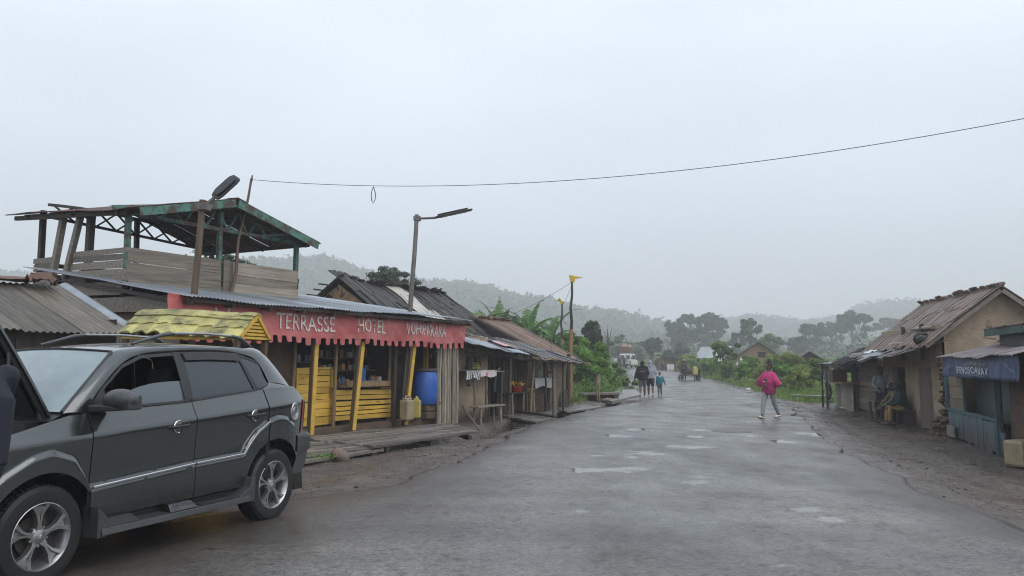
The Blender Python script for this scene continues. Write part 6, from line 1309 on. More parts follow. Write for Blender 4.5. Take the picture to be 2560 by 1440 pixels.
m = MB(); lean_pole(m, (0, 0, 0), (0, .02, .0+tzz-.05), .1, .1, .0); o = m.build('stump', wood_dark, None, radians(50)); o.location = TT+Vector((.72, .25, -tzz)); tag(o, 'dark stump that carries the pale bread sack', 'stump')
# ================================================================ people
skin = M_('skin', (.13, .065, .04), (.10, .05, .03), 6, .5, tone=0); skin_d = M_('skin_dark', (.06, .032, .022), (.045, .025, .018), 6, .5, tone=0)
hair = M_('hair', (.008, .007, .007), (.015, .013, .012), 60, .7, .6, tone=0)
def cl(name, c, r=.85): return M_(name, c, tuple(x*.72 for x in c), 7, r, .25, tone=.2, bdist=.03)
BASE = dict(pelvis=(0, 0, .95), chest=(0, .0, 1.24), neck=(0, -.01, 1.43), head=(0, .015, 1.575), look=(0, 1, 0),
    shL=(-.165, 0, 1.385), elL=(-.22, -.03, 1.11), wrL=(-.235, .06, .87), shR=(.165, 0, 1.385), elR=(.22, -.03, 1.11), wrR=(.235, .06, .87),
    hiL=(-.09, 0, .92), knL=(-.095, .02, .50), anL=(-.10, -.02, .085), hiR=(.09, 0, .92), knR=(.095, .02, .50), anR=(.10, -.02, .085), ftL=(0, 1, 0), ftR=(0, 1, 0), hdL=None, hdR=None)
def V_(x): return Vector(x)
def mixp(a, b, t): return V_(a).lerp(V_(b), t)
def person(label, P, rz, s, pose, top, bot, shoe=None, skn=skin_d, sleeve=1.0, legs=1.0, fat=1.0, hood=None, hairb=True, bun=False, hat=None, vox=.010, hem=.86, group=None, loose=1.0):
    J = dict(BASE); J.update(pose); t = thing('person', label, 'person', P, rz, group)
    K = {k: (V_(v)*s if v is not None and k not in ('look', 'ftL', 'ftR') else v) for k, v in J.items()}
    look = V_(J['look']).normalized(); R = look.to_track_quat('Y', 'Z').to_matrix()
    m = MB(); hd = K['head']
    m.ell(hd+R@V_((0, 0, .02))*s, (.074*s, .092*s, .098*s), 14, 10, M=R); m.ell(hd+R@V_((0, .022, -.055))*s, (.052*s, .062*s, .062*s), 12, 8, M=R)
    m.ell(hd+R@V_((0, .096, -.018))*s, (.016*s, .02*s, .026*s), 8, 6, M=R); m.ell(hd+R@V_((0, .082, -.066))*s, (.028*s, .012*s, .012*s), 8, 6, M=R)
    for q in (-1, 1): m.ell(hd+R@V_((q*.076, -.005, -.01))*s, (.012*s, .022*s, .034*s), 8, 6, M=R); m.ell(hd+R@V_((q*.03, .078, .025))*s, (.02*s, .012*s, .008*s), 8, 6, M=R)
    m.tube([K['neck']-V_((0, 0, .05))*s, hd-R@V_((0, .02, .05))*s], [.058*s, .052*s], 10)
    m.tube([K['pelvis'], K['pelvis'].lerp(K['chest'], .5), K['chest'], K['neck']], [.095*s*fat, .085*s*fat, .1*s*fat, .05*s], 12, sy=1.4)
    for q in 'LR':
        m.tube([K['sh'+q], K['sh'+q].lerp(K['el'+q], .5), K['el'+q], K['el'+q].lerp(K['wr'+q], .4), K['wr'+q]], [.05*s, .045*s, .037*s, .036*s, .025*s], 9)
        m.tube([K['hi'+q], K['hi'+q].lerp(K['kn'+q], .5), K['kn'+q], K['kn'+q].lerp(K['an'+q], .35), K['an'+q]], [.088*s*fat, .075*s*fat, .053*s, .055*s*fat, .034*s], 10)
        f = V_(J['ft'+q]).normalized(); a = K['an'+q]; m.tube([a-f*.03*s, a+f*.05*s-V_((0, 0, .035))*s, a+f*.15*s-V_((0, 0, .06))*s], [.035*s, .036*s, .022*s], 8)
        d = (K['wr'+q]-K['el'+q]).normalized() if J['hd'+q] is None else V_(J['hd'+q]).normalized(); w_ = K['wr'+q]; sd = d.cross(V_((0, 1, 0))); sd = sd.normalized() if sd.length > .2 else V_((1, 0, 0)); pn = d.cross(sd)
        m.ell(w_+d*.045*s, (.036*s, .036*s, .036*s), 8, 6); m.tube([w_, w_+d*.09*s], [.026*s, .036*s], 8, sy=.6)
        for k, L_ in enumerate((.065, .08, .085, .07)):
            b = w_+d*.085*s+sd*(k-1.5)*.021*s; m.tube([b, b+d*L_*.5*s+pn*.012*s, b+d*L_*.9*s+pn*.04*s], [.0105*s, .010*s, .008*s], 6)
        m.tube([w_+d*.03*s-sd*.03*s, w_+d*.065*s-sd*.06*s, w_+d*.095*s-sd*.06*s], [.013*s, .011*s, .009*s], 6)
    m.build('body', skn, t, remesh=vox, smooth=2)
    # eyes
    e_ = MB()
    for q in (-1, 1): e_.ell(hd+R@V_((q*.03, .083, .008))*s, (.013*s, .008*s, .009*s), 8, 6, M=R)
    e_.build('eyes', M_('eyes', (.35, .33, .3), (.02, .015, .01), 90, .3, tone=0), t, radians(60))
    # top
    if top:
        m = MB(); k = fat*loose
        hz_ = K['pelvis']+(K['pelvis']-K['chest'])*(.95-hem)*3
        m.tube([hz_, K['pelvis'].lerp(K['chest'], .3), K['chest'], K['chest'].lerp(K['neck'], .6), K['neck']+V_((0, 0, .01))], [.125*s*k, .125*s*k, .125*s*k, .10*s*k, .07*s], 14, sy=1.42)
        for q in 'LR':
            e = K['el'+q]; w_ = e.lerp(K['wr'+q], .96) if sleeve >= 1 else e
            sh = K['sh'+q].lerp(K['neck'], .25); m.ell(K['sh'+q], (.072*s*k,)*3, 10, 8); pts = [sh, K['sh'+q], K['sh'+q].lerp(e, .5), e]+([e.lerp(w_, .5), w_] if sleeve >= 1 else [])
            m.tube(pts, [.06*s, .07*s*k, .066*s*k, .06*s*k]+([.054*s*k, .046*s*k] if sleeve >= 1 else []), 10)
        to = m.build('top', top, t, remesh=.012*max(s, .7), smooth=4)
    if bot:
        m = MB(); m.tube([K['pelvis']+V_((0, 0, .09))*s, K['pelvis'], (K['hiL']+K['hiR'])/2-V_((0, 0, .06))*s], [.11*s*fat, .122*s*fat, .10*s*fat], 12, sy=1.38)
        for q in 'LR':
            pts = [K['hi'+q], K['hi'+q].lerp(K['kn'+q], .5), K['kn'+q]]; rs = [.10*s*fat, .088*s*fat, .068*s*fat]
            if legs >= 1: pts += [K['kn'+q].lerp(K['an'+q], .45), K['kn'+q].lerp(K['an'+q], .93)]; rs += [.066*s*fat, .052*s]
            elif legs > .5: pts += [K['kn'+q].lerp(K['an'+q], (legs-.5)*2)]; rs += [.07*s*fat]
            m.tube(pts, rs, 11)
        m.build('trousers' if legs >= 1 else 'shorts', bot, t, remesh=.012*max(s, .7), smooth=3)
    if shoe:
        for q in 'LR':
            m = MB(); f = V_(J['ft'+q]).normalized(); a = K['an'+q]; m.tube([a-f*.055*s-V_((0, 0, .04))*s, a+f*.02*s-V_((0, 0, .03))*s, a+f*.10*s-V_((0, 0, .055))*s, a+f*.185*s-V_((0, 0, .065))*s], [.036*s, .05*s, .042*s, .026*s], 10, sy=1.1)
            m.build('shoe', shoe, t, radians(70))
    if hood:
        m = MB(); m.ell(hd+R@V_((0, -.02, .035))*s, (.105*s, .115*s, .125*s), 14, 10, M=R); m.tube([hd+R@V_((0, -.05, -.04))*s, K['neck']-V_((0, .03, .03))*s], [.09*s, .105*s], 12); m.build('hood', hood, t, remesh=.012*s, smooth=5)
    elif hairb:
        m = MB(); m.ell(hd+R@V_((0, -.02, .045))*s, (.083*s, .095*s, .085*s), 14, 10, M=R)
        if bun: m.ell(hd+R@V_((0, -.035, .15))*s, (.055*s, .055*s, .05*s), 12, 8, M=R); m.ell(hd+R@V_((.015, -.05, .205))*s, (.05*s, .045*s, .05*s), 12, 8, M=R); m.ell(hd+R@V_((0, -.085, 0))*s, (.05*s, .04*s, .06*s), 10, 8, M=R)
        m.build('hair', hair, t, remesh=.010*s, smooth=2)
    if hat:
        m = MB(); c = hd+R@V_((0, 0, .085))*s; m.lathe([(.14*s, -.03*s), (.13*s, -.015*s), (.093*s, .0), (.09*s, .06*s), (.06*s, .085*s), (.001, .088*s)], c, 18); m.build('hat', hat, t, radians(60))
    return t, K
def at(px, py, z=None):
    P = G(px, py, 0)
    for _ in range(5): zz = RZ(P.x, P.y) if z is None else z; P = G(px, py, zz)
    return P
def face(dx, dy): return atan2(dy, dx)-pi/2
pink = cl('pink_knit', (.56, .045, .19)); pink_d = cl('pink_under', (.36, .028, .12)); greyl = cl('grey_leggings', (.33, .36, .38)); cream = M_('cream_shoe', (.55, .5, .42), None, 4, .7, tone=0)
P = at(1925, 1046); fz = face(-.80, -.60)
wt_, K = person('woman in a wide pink top and grey leggings striding across the road', P, fz, .925, dict(head=(0, .0, 1.57), look=(.35, 1, -.05), shL=(-.16, 0, 1.36), shR=(.16, 0, 1.36), elL=(-.27, .02, 1.08), wrL=(-.05, .16, 1.02), elR=(.27, .02, 1.08), wrR=(.05, .16, 1.00), knL=(-.09, -.10, .50), anL=(-.10, -.30, .13), ftL=(0, 1, -.15), knR=(.09, .17, .50), anR=(.08, .27, .085), ftR=(0, 1, .2)), None, greyl, None, skin, fat=1.08, bun=True, vox=.009)
m = MB(); s = .925
m.tube([V_((0, 0, .78))*s, V_((0, .02, .98))*s, V_((0, .04, 1.12))*s, V_((0, .02, 1.28))*s, V_((0, -.005, 1.38))*s, V_((0, -.01, 1.43))*s], [.15*s, .165*s, .175*s, .15*s, .105*s, .065*s], 16, sy=1.42)
for q in (-1, 1): m.tube([V_((q*.08, 0, 1.39))*s, V_((q*.17, 0, 1.33))*s, V_((q*.25, .02, 1.17))*s, V_((q*.36, -.02, 1.0))*s], [.06*s, .085*s, .11*s, .10*s], 12)
m.build('top', pink, wt_, remesh=.012, smooth=4)
m = MB(); m.tube([V_((0, 0, .74))*s, V_((0, .01, .86))*s, V_((0, .02, 1.0))*s], [.155*s, .162*s, .15*s], 16, sy=1.40); m.build('under_shirt', pink_d, wt_, remesh=.012, smooth=3)
m = MB(); m.ell(V_((-.01, .195, 1.17))*s, (.075*s, .012, .04*s), 12, 8); m.build('print', cl('print_dark', (.03, .03, .035)), wt_, radians(60)); m = MB(); m.ell(V_((.02, .215, 1.125))*s, (.035*s, .012, .032*s), 12, 8); m.build('print', cl('print_pale', (.5, .48, .5)), wt_, radians(60))
for q in 'LR':
    m = MB(); f = V_((0, 1, -.1 if q == 'L' else .2)).normalized(); a = K['an'+q]; m.tube([a-f*.07-V_((0, 0, .055)), a+f*.03-V_((0, 0, .05)), a+f*.11-V_((0, 0, .055)), a+f*.18-V_((0, 0, .06))], [.035, .05, .052, .03], 10, sy=.7); m.build('clog', cream, wt_, radians(70))
    m = MB(); m.tube([a-f*.08-V_((0, 0, .072)), a+f*.05-V_((0, 0, .075)), a+f*.19-V_((0, 0, .072))], [.03, .052, .03], 10, sy=.35); m.build('sole', M_('sole', (.1, .07, .045), None, 4, .8, tone=0), wt_, radians(70))
# three walking away
blk = cl('black_hoodie', (.008, .008, .01)); grs = cl('grey_shorts', (.11, .115, .125)); whh = cl('grey_hoodie', (.34, .36, .42)); navs = cl('navy_shorts', (.018, .02, .032)); tealj = cl('teal_jacket', (.03, .22, .30)); gpt = cl('grey_trousers', (.15, .16, .18)); wsh = M_('white_shoe', (.6, .6, .6), None, 4, .6, tone=0); dsh = M_('dark_shoe', (.04, .035, .03), None, 4, .6, tone=0)
walk = face(.12, .99)
P = at(1607, 994); t1, K1 = person('person in a black hooded sweater and grey shorts, walking away with the hood up', P, walk, .97, dict(pelvis=(0, 0, .94), knL=(-.10, -.04, .50), anL=(-.11, -.26, .20), ftL=(-.1, .6, -.9), knR=(.09, .06, .50), anR=(.09, .05, .08), elL=(-.27, -.05, 1.12), wrL=(-.34, .0, .90), elR=(.25, .0, 1.15), wrR=(.22, .12, 1.0)), blk, grs, wsh, skin, fat=1.2, legs=.45, hood=blk, hem=.84, loose=1.2)
ml = M_('print_white', (.6, .6, .6), None, 4, .8, tone=0)
text_mesh('navigator', lambda a, b: V_((-.13+.26*a, -.196-.0*a, 1.215+.04*b))*.97, ml, 'lettering', t1)
P = at(1629, 992); t2, K2 = person('person in a pale grey hooded sweater and navy shorts beside the black hooded one', P+Vector((0, .25, 0)), walk, .98, dict(knL=(-.09, .06, .50), anL=(-.09, .07, .08), knR=(.10, -.04, .5), anR=(.10, -.2, .14), ftR=(0, .6, -.6), elR=(.26, .0, 1.12), wrR=(.2, .16, 1.05)), whh, navs, wsh, skin, fat=1.18, legs=.5, hood=whh, hem=.85, loose=1.15)
P = at(1650, 990); t3, K3 = person('small child in a teal jacket and grey trousers walking away', P, walk, .66, dict(head=(0, .015, 1.60), elR=(.28, -.02, 1.12), wrR=(.36, .02, .92), look=(.3, 1, .0), knL=(-.09, .05, .5)), tealj, gpt, M_('bw_shoe', (.4, .4, .4), (.05, .05, .05), 30, .6, tone=0), skin_d, fat=1.12, hem=.86, loose=1.1)
m = MB(); m.tube([V_((-.09, -.05, 1.43))*.66, V_((0, -.12, 1.36))*.66, V_((.12, -.06, 1.41))*.66], [.04, .055, .04], 9); m.build('hood', cl('hood_white', (.5, .55, .55)), t3, remesh=.01, smooth=4)
# at the pole table and on the bench
wj = cl('pale_jacket', (.34, .38, .40)); dkt = cl('dark_trousers', (.02, .022, .03)); hatm = cl('dark_hat', (.02, .018, .018))
P = at(2206, 1047); person('man in a dark brimmed hat and pale jacket leaning on the pole table', P, face(-.35, -.93), .97, dict(look=(.25, 1, -.35), chest=(0, .03, 1.24), head=(0, .05, 1.57), elL=(-.25, .08, 1.14), wrL=(-.16, .30, 1.02), elR=(.25, .08, 1.14), wrR=(.12, .3, 1.02)), wj, dkt, dsh, skin_d, hairb=True, hat=hatm, hem=.86)
m = MB(); bpos = RF.w(RF.uv(G(2272, 1062, RG))[0], .18, 0); bz_ = HG(bpos.x, bpos.y); bn_ = thing('wall_bench', 'low dark plank bench against the mud wall under the seated pair', 'bench', (bpos.x, bpos.y, bz_), RF.rz); boards(m, (-.5, -.16, .40), (1, 0, 0), (0, 1, 0), 1.4, .34, 2, th=.05, nrm=(0, 0, 1)); m.build('seat', wood_dark, bn_)
for x in (-.4, .3, .8): m = MB(); m.box((x, 0, .2), (.08, .28, .4)); m.build('leg', wood_dark, bn_)
sit = dict(pelvis=(0, .0, .50), chest=(0, .12, .80), neck=(0, .17, .99), head=(0, .24, 1.11), look=(0, 1, -.35), shL=(-.17, .15, .95), shR=(.17, .15, .95), hiL=(-.09, .02, .49), hiR=(.09, .02, .49), knL=(-.10, .46, .52), knR=(.10, .48, .52), anL=(-.10, .46, .085), anR=(.10, .52, .085), elL=(-.27, .22, .70), wrL=(-.12, .44, .58), elR=(.27, .22, .70), wrR=(.12, .46, .58), hdL=(.3, .6, -.5), hdR=(-.3, .6, -.5))
grn = cl('green_parka', (.018, .04, .042)); khk = cl('khaki_trousers', (.38, .25, .10)); brs = M_('brown_boot', (.07, .045, .03), None, 4, .6, tone=0); olv = cl('olive_jacket', (.20, .18, .10))
fl_ = face(-.93, -.05)
person('seated person in a dark green hooded parka and khaki trousers', bpos+bpos.__class__((0, 0, bz_))-RF.d*.12, fl_-.25, .98, dict(sit), grn, khk, brs, skin_d, hood=grn, fat=1.05, hem=.82, loose=1.15)
s2 = dict(sit); s2.update(elL=(-.25, .3, .72), wrL=(-.1, .56, .52), elR=(.25, .3, .72), wrR=(.05, .58, .52), head=(0, .22, 1.12))
person('seated person in an olive jacket behind the one in the green parka', bpos+Vector((0, 0, bz_))+RF.d*.52, fl_-.1, .97, s2, olv, dkt, dsh, skin_d, fat=1.0, hem=.84, hairb=True)
P = at(2070, 1006); person('dim figure in dark clothes and a teal top at the porch of the thatched shop', P, face(.8, -.6), .97, dict(knL=(-.1, .14, .5), anL=(-.1, .02, .085), elL=(-.22, .1, 1.12), wrL=(-.15, .3, 1.1)), cl('teal_top', (.07, .14, .15)), dkt, dsh, skin_d, vox=.012)
# mechanic bending under the bonnet
nv = cl('navy_overall', (.012, .016, .028)); q0 = ray(-45, 1000); P = Vector((0, 0, H))+q0*(4.75/q0.y); P.z = RZ(P.x, P.y)
person('person in dark navy clothes bending over the engine under the raised bonnet', P, face(-.8, .6), 1.06, dict(pelvis=(-.03, .03, .96), chest=(.0, .05, 1.26), neck=(0, .16, 1.45), head=(-.02, .27, 1.54), look=(-.2, 1, -.6), hiL=(-.12, .04, .93), hiR=(.05, .04, .93), knL=(-.2, .14, .5), knR=(-.02, .14, .5), anL=(-.28, .22, .085), anR=(-.10, .22, .085), shL=(-.17, .12, 1.39), shR=(.16, .12, 1.39), elL=(-.25, .30, 1.18), wrL=(-.2, .55, 1.12), elR=(.17, .30, 1.16), wrR=(.10, .52, 1.10)), nv, nv, dsh, skin_d, fat=1.06, hem=.9, hairb=True, loose=1.0)
# ================================================================ cart and its people
P = at(1720, 951); ct = thing('push_cart', 'low wooden push cart on small wheels standing at the right road edge', 'cart', P, 1.25); m = MB(); boards(m, (-1.0, -.55, .42), (1, 0, 0), (0, 1, 0), 2.0, 1.1, 6, th=.05, nrm=(0, 0, 1)); m.beam((-1, -.5, .38), (1.5, -.5, .4), .07, .08); m.beam((-1, .5, .38), (1.5, .5, .4), .07, .08)
for y in (-.5, .5): m.beam((-.95, y, .45), (-.95, y, 1.0), .05, .05); m.beam((.95, y, .45), (.95, y, .95), .05, .05)
m.build('bed', wood_brown, ct)
for x in (-.75, .75):
    for y in (-.62, .62): m = MB(); m.lathe([(.001, -.04), (.19, -.04), (.2, 0), (.19, .04), (.001, .04)], (x, y, .2), 16, 'Y'); m.build('wheel', rubber, ct, radians(40))
jc = jerry('jerrycan', 'yellow jerrycan on the push cart far down the road', yellow_plastic, P+Vector((.45, -.6, .47)), .2, 1.45)
m = MB(); m.ell((0, 0, .28), (.5, .45, .38), 14, 10); o = m.build('sack', cl('dark_sack', (.06, .05, .045)), None, radians(60)); o.location = P+Vector((0, .5, .46)); tag(o, 'dark sack load on the push cart', 'sack')
person('man in dark clothes and a pale cap stooping over the push cart', P+Vector((-.5, -.9, 0)), face(.3, .95), 1.0, dict(chest=(0, .12, 1.24), neck=(0, .2, 1.42), head=(0, .26, 1.55), shL=(-.17, .18, 1.36), shR=(.17, .18, 1.36), wrL=(-.2, .35, 1.0), wrR=(.2, .35, 1.0)), cl('brown_coat', (.05, .04, .038)), dkt, dsh, skin_d, hat=cl('cap_pale', (.4, .38, .34)), vox=.016)
person('man in an olive shirt and dark trousers standing right of the push cart', P+Vector((.95, .3, 0)), face(-.5, .8), 1.02, {}, cl('olive_shirt', (.11, .12, .06)), dkt, dsh, skin_d, vox=.016)
# ================================================================ white minibus with a loaded roof
P = D(1571, 918.5, 116); P.z = RZ(P.x, P.y); vd = Vector((.34, .94, 0)).normalized(); van = thing('minibus', 'white off-road minibus seen from behind with a loaded roof', 'van', P, atan2(vd.y, vd.x))
wpt = M_('van_white', (.62, .6, .54), (.52, .5, .45), 3, .4, tone=0)
m = MB(); bw2 = .86
prof = [(-2.2, .45), (-2.25, 1.1), (-2.12, 1.95), (-1.9, 2.05), (.9, 2.05), (1.25, 1.9), (1.6, 1.25), (2.5, 1.1), (2.6, .45)]
nP = len(prof); vs = [(x, -bw2+(.09 if z > 1.2 else 0), z) for x, z in prof]+[(x, bw2-(.09 if z > 1.2 else 0), z) for x, z in prof]
m.add(vs, [tuple(range(nP)), tuple(range(2*nP-1, nP-1, -1))]+[(i, (i+1) % nP, nP+(i+1) % nP, nP+i)[::-1] for i in range(nP)]); vb = m.build('body', wpt, van, bevel=.06)
for y in (-.42, .42): m = MB(); m.hexa([V_(q) for q in ((-2.27, y-.27, 1.25), (-2.27, y+.27, 1.25), (-2.255, y+.27, 1.25), (-2.255, y-.27, 1.25), (-2.15, y-.25, 1.82), (-2.15, y+.25, 1.82), (-2.13, y+.25, 1.82), (-2.13, y-.25, 1.82))]); m.build('rear_window', tint_glass, van)
for sy_ in (-1, 1):
    for x0, x1 in ((-1.9, -1.0), (-.9, .0), (.1, 1.0)): m = MB(); m.grid(lambda u, v: (x0+(x1-x0)*u, sy_*(bw2-.018-.075*v+.0), 1.25+.58*v), 2, 2); m.build('side_window', tint_glass, van)
    for x in (-1.35, 1.5): m = MB(); m.lathe([(.001, -.1), (.30, -.12), (.36, -.08), (.36, .08), (.30, .12), (.001, .1)], (x, sy_*.74, .36), 20, 'Y'); m.build('wheel', rubber, van, radians(40))
    m = MB(); m.box((-2.26, sy_*.74, .85), (.04, .14, .28)); m.build('tail_light', red_lens, van)
m = MB(); m.box((-2.3, 0, .5), (.16, 1.7, .2)); m.build('bumper', black_plastic, van); m = MB(); m.beam((-2.262, 0, .55), (-2.2, 0, 1.9), .02, .03); m.box((-2.26, -.3, .98), (.03, .5, .03)); m.build('door_gap', black_plastic, van)
m = MB()
for y in (-.7, .7): m.beam((-2.0, y, 2.16), (.9, y, 2.16), .05, .05)
for x in (-1.9, -1, 0, .8): m.beam((x, -.72, 2.12), (x, .72, 2.12), .05, .12)
m.build('roof_rack', grey_metal, van)
cg = thing('cargo_crate', 'brown wooden crate load tied on the white minibus roof', 'crate', van.matrix_basis@V_((-1.1, 0, 2.2)), van.rotation_euler.z); m = MB()
for q in (-1, 1): boards(m, (-.8, q*.6, 0), (1, 0, 0), (0, 0, 1), 1.6, .75, 4, nrm=(0, q, 0)); boards(m, (q*.8, -.6, 0), (0, 1, 0), (0, 0, 1), 1.2, .75, 4, nrm=(q, 0, 0))
m.box((0, 0, .35), (1.55, 1.15, .7)); m.build('crate_boards', M_('crate_brown', (.17, .07, .03), (.1, .045, .02), 3, .6, tone=.6), cg); m = MB(); m.box((0, 0, .9), (1.65, 1.25, .28)); m.box((.1, 0, 1.08), (1.3, 1.1, .16)); m.build('cover', M_('crate_pale', (.4, .3, .2), (.3, .24, .18), 3, .7, tone=.4), cg, bevel=.05)
person('figure in dark clothes standing right behind the white minibus', van.matrix_basis@V_((-2.75, .05, 0)), face(.3, .9), .98, dict(wrL=(-.2, .3, 1.3), wrR=(.2, .3, 1.3)), dkt, dkt, dsh, skin_d, vox=.02)
person('figure in a dark coat at the left rear corner of the white minibus', van.matrix_basis@V_((-2.6, .75, 0)), face(.5, .6), .95, {}, cl('brown_coat', (.05, .04, .038)), dkt, dsh, skin_d, vox=.02)
P = D(1538, 915, 112); P.z = RZ(P.x, P.y); person('distant figure in a white shirt at the road edge left of the minibus', P, face(.1, .9), 1.0, {}, cl('white_shirt', (.5, .5, .5)), dkt, dsh, skin_d, vox=.02)
# shed beyond the cart
P = D(1650, 919, 104); P.z = HG(P.x, P.y); shd = thing('wood_shed', 'small brown wooden shed with a sloping roof beside the far road', 'shed', P, 0); m = MB(); boards(m, (0, 0, 0), (0, 0, 1), (1, 0, 0), 1.7, 2.4, 12, nrm=(0, -1, 0)); m.box((1.2, 1.5, .8), (2.3, 2.8, 1.6)); m.build('wall', wood_brown, shd)
m = MB(); corr(m, lambda a, b: (-.3+3.2*a, -.5+3.6*b, 2.0-.6*a+.02*b), 3.2, 2); m.build('roof', tin_dark, shd); m = MB(); m.box((1.3, -.3, .4), (.9, .1, .8)); m.build('white_panel', white_cloth, shd)
person('figure in dark clothes waiting at the left corner of the small brown shed', P+Vector((-.6, -.6, 0)), face(-.3, -.9), .95, {}, cl('brown_coat', (.05, .04, .038)), dkt, dsh, skin_d, vox=.02)
person('figure in an olive shirt standing close against the front of the small brown shed', P+Vector((.2, -.6, 0)), face(.3, -.9), .92, {}, cl('olive_shirt', (.11, .12, .06)), dkt, dsh, skin_d, vox=.02)
# ---- far houses on the right
def house(label, px0, px1, pyb, pyr, Y, rz, Lh, rise_, wallm, roofm, win=None, base=None):
    a, b = D(px0, pyb, Y), D(px1, pyb, Y); wd = (b-a).length; zb_ = HG((a.x+b.x)/2, Y)-.1; t = thing('house', label, 'house', ((a.x+b.x)/2, Y, zb_), rz); ze = D(px0, pyr, Y).z-zb_; hw = wd/2
    m = MB(); m.add([(-hw, 0, 0), (hw, 0, 0), (hw, 0, ze), (0, 0, ze+rise_), (-hw, 0, ze), (-hw, Lh, 0), (hw, Lh, 0), (hw, Lh, ze), (0, Lh, ze+rise_), (-hw, Lh, ze)], [(0, 1, 2, 3, 4), (9, 8, 7, 6, 5), (1, 6, 7, 2), (5, 0, 4, 9)]); m.build('wall', wallm, t)
    for q in (-1, 1): m = MB(); e = hw*1.12; corr(m, lambda u, v: (q*e*(1-v), -.4+(Lh+.8)*u, ze+.06+rise_*(v-.12*(1-v))), Lh+.8, 3, amp=.02, period=.2, sheet=2); m.build('roof', roofm, t)
    if win: m = MB(); m.box((win[0]*hw, -.01, ze+win[1]), (.8, .06, .55)); m.build('window', black_void, t)
    return t
house('tan mud house with a dark sloping roof and small window behind the hedge', 1838, 1955, 925, 895, 84, -.25, 9, 1.6, M_('mud_far', (.3, .2, .12), (.24, .16, .1), 1, .9, tone=0), bark_roof, (.15, .35))
house('house with a pale tin roof behind the white flowered shrub', 1806, 1846, 925, 893, 98, .45, 5, 1.3, mud_wall, M_('tin_pale', (.5, .53, .55), (.4, .43, .45), 1, .4, tone=.3))
house('dark thatched house behind the hedge left of the tin porch', 1990, 2060, 930, 903, 62, -.3, 6, .7, mud_dark, brown_roof)
# ================================================================ trees, plants, grass
def tree(name, label, cat, box, Y, mt_, n, leaf, seed, nclump=46, trunk=.0, base=None, group=None, gap=1.0, shape='round', trunk_r=None, flat=.6, nb=None):
    """box = crown in photo pixels (x0,x1,y0,y1) at depth Y; trunk and limbs below and inside it"""
    rs = np.random.default_rng(seed); x0, x1, y0, y1 = box
    A, B = D(x0, y1, Y), D(x1, y0, Y); cx = (A.x+B.x)/2; zt_, zb_ = B.z, A.z; W = (B.x-A.x)/2; Hh = (zt_-zb_)/2
    gz = HG(cx, Y)-.05; t = thing(name, label, cat, (cx, Y, gz), 0, group)
    cz = (zt_+zb_)/2-gz
    P = []; Rr = []
    for k in range(nclump):
        d = rs.normal(size=3); d /= np.linalg.norm(d); r = rs.uniform(.15, 1)**.55*gap*.9
        if shape == 'top': d[2] = abs(d[2])*.9-.05 if rs.random() < .5 else d[2]
        p = np.array([d[0]*W*r, d[1]*W*.8*r, cz+d[2]*Hh*r]); q = rs.uniform(.10, .25)
        P.append(p); Rr.append([W*q, W*q*.9, min(Hh, W)*q*.85])
    P = np.array(P); Rr = np.array(Rr)
    q, f, tn = clumps(P, Rr, n, leaf, rs, flat)
    q[:, 2] = np.maximum(q[:, 2], .03)
    np_mesh('crown' if cat == 'tree' else 'foliage', q, f, mt_, t, tn)
    m = MB(); tr = trunk_r or max(.04, W*.05); fork = max(.25, (zb_-gz)*.9 if zb_-gz > .6 else cz*.5)
    if cat == 'tree':
        m.tube([(0, 0, -.1), (rs.normal()*.08*W, 0, fork*.5), (rs.normal()*.08*W, rs.normal()*.05*W, fork), (0, 0, cz+.3*Hh)], [tr*1.25, tr, tr*.8, tr*.3], 8)
        for k in range(nb or min(nclump, 14)):
            p = V_(P[k]); st_ = V_((0, 0, fork*rs.uniform(.75, 1.1))); mid = st_.lerp(p, .5)+V_((0, 0, -.1*Hh)); m.tube([st_, mid, p], [tr*.5, tr*.3, tr*.1], 6, R_.random())
    else:
        for k in range(min(nclump, 10)): p = V_(P[k]); m.tube([(p.x*.3, p.y*.3, -.05), (p.x*.7, p.y*.7, p.z*.5), p], [tr*.5, tr*.35, tr*.12], 5, R_.random())
    m.build('trunk' if cat == 'tree' else 'stems', trunk_mat, t, radians(60))
    return t
# tall misty eucalyptus group at the bend
EU = [((1655, 1715, 790, 860), 235, 'leftmost misty gum tree of the tall group beyond the road bend'), ((1690, 1765, 778, 850), 245, 'tallest wide misty gum tree in the middle of the group'), ((1740, 1800, 772, 845), 240, 'misty gum tree with a raised rounded top right of the tallest one'), ((1760, 1826, 790, 850), 238, 'rightmost gum tree of the group with a branch reaching right'), ((1668, 1740, 820, 885), 215, 'low leafy gum tree filling the left foot of the group'), ((1730, 1800, 815, 885), 218, 'low leafy gum tree filling the right foot of the group')]
for k, (bx, Y, lb) in enumerate(EU): tree('gum_tree', lb, 'tree', bx, Y, leaf_grey, 6500, .42, 40+k, 26, group='gum trees beyond the bend', shape='top', trunk_r=.35)
tree('gum_tree', 'green gum tree rising behind the tan mud house', 'tree', (1842, 1912, 790, 862), 170, M_('leaf_mid', (.07, .115, .045), (.045, .08, .03), .6, .5, tone=1.1), 9000, .30, 51, 30, shape='top', trunk_r=.28)
tree('tree', 'lower leafy tree right of the green gum tree behind the tan house', 'tree', (1890, 1962, 830, 880), 150, leaf_green, 6000, .26, 52, 20)
tree('tree', 'leafy tree low between the gum group and the green gum tree', 'tree', (1818, 1868, 828, 880), 190, leaf_grey, 4000, .32, 53, 16)
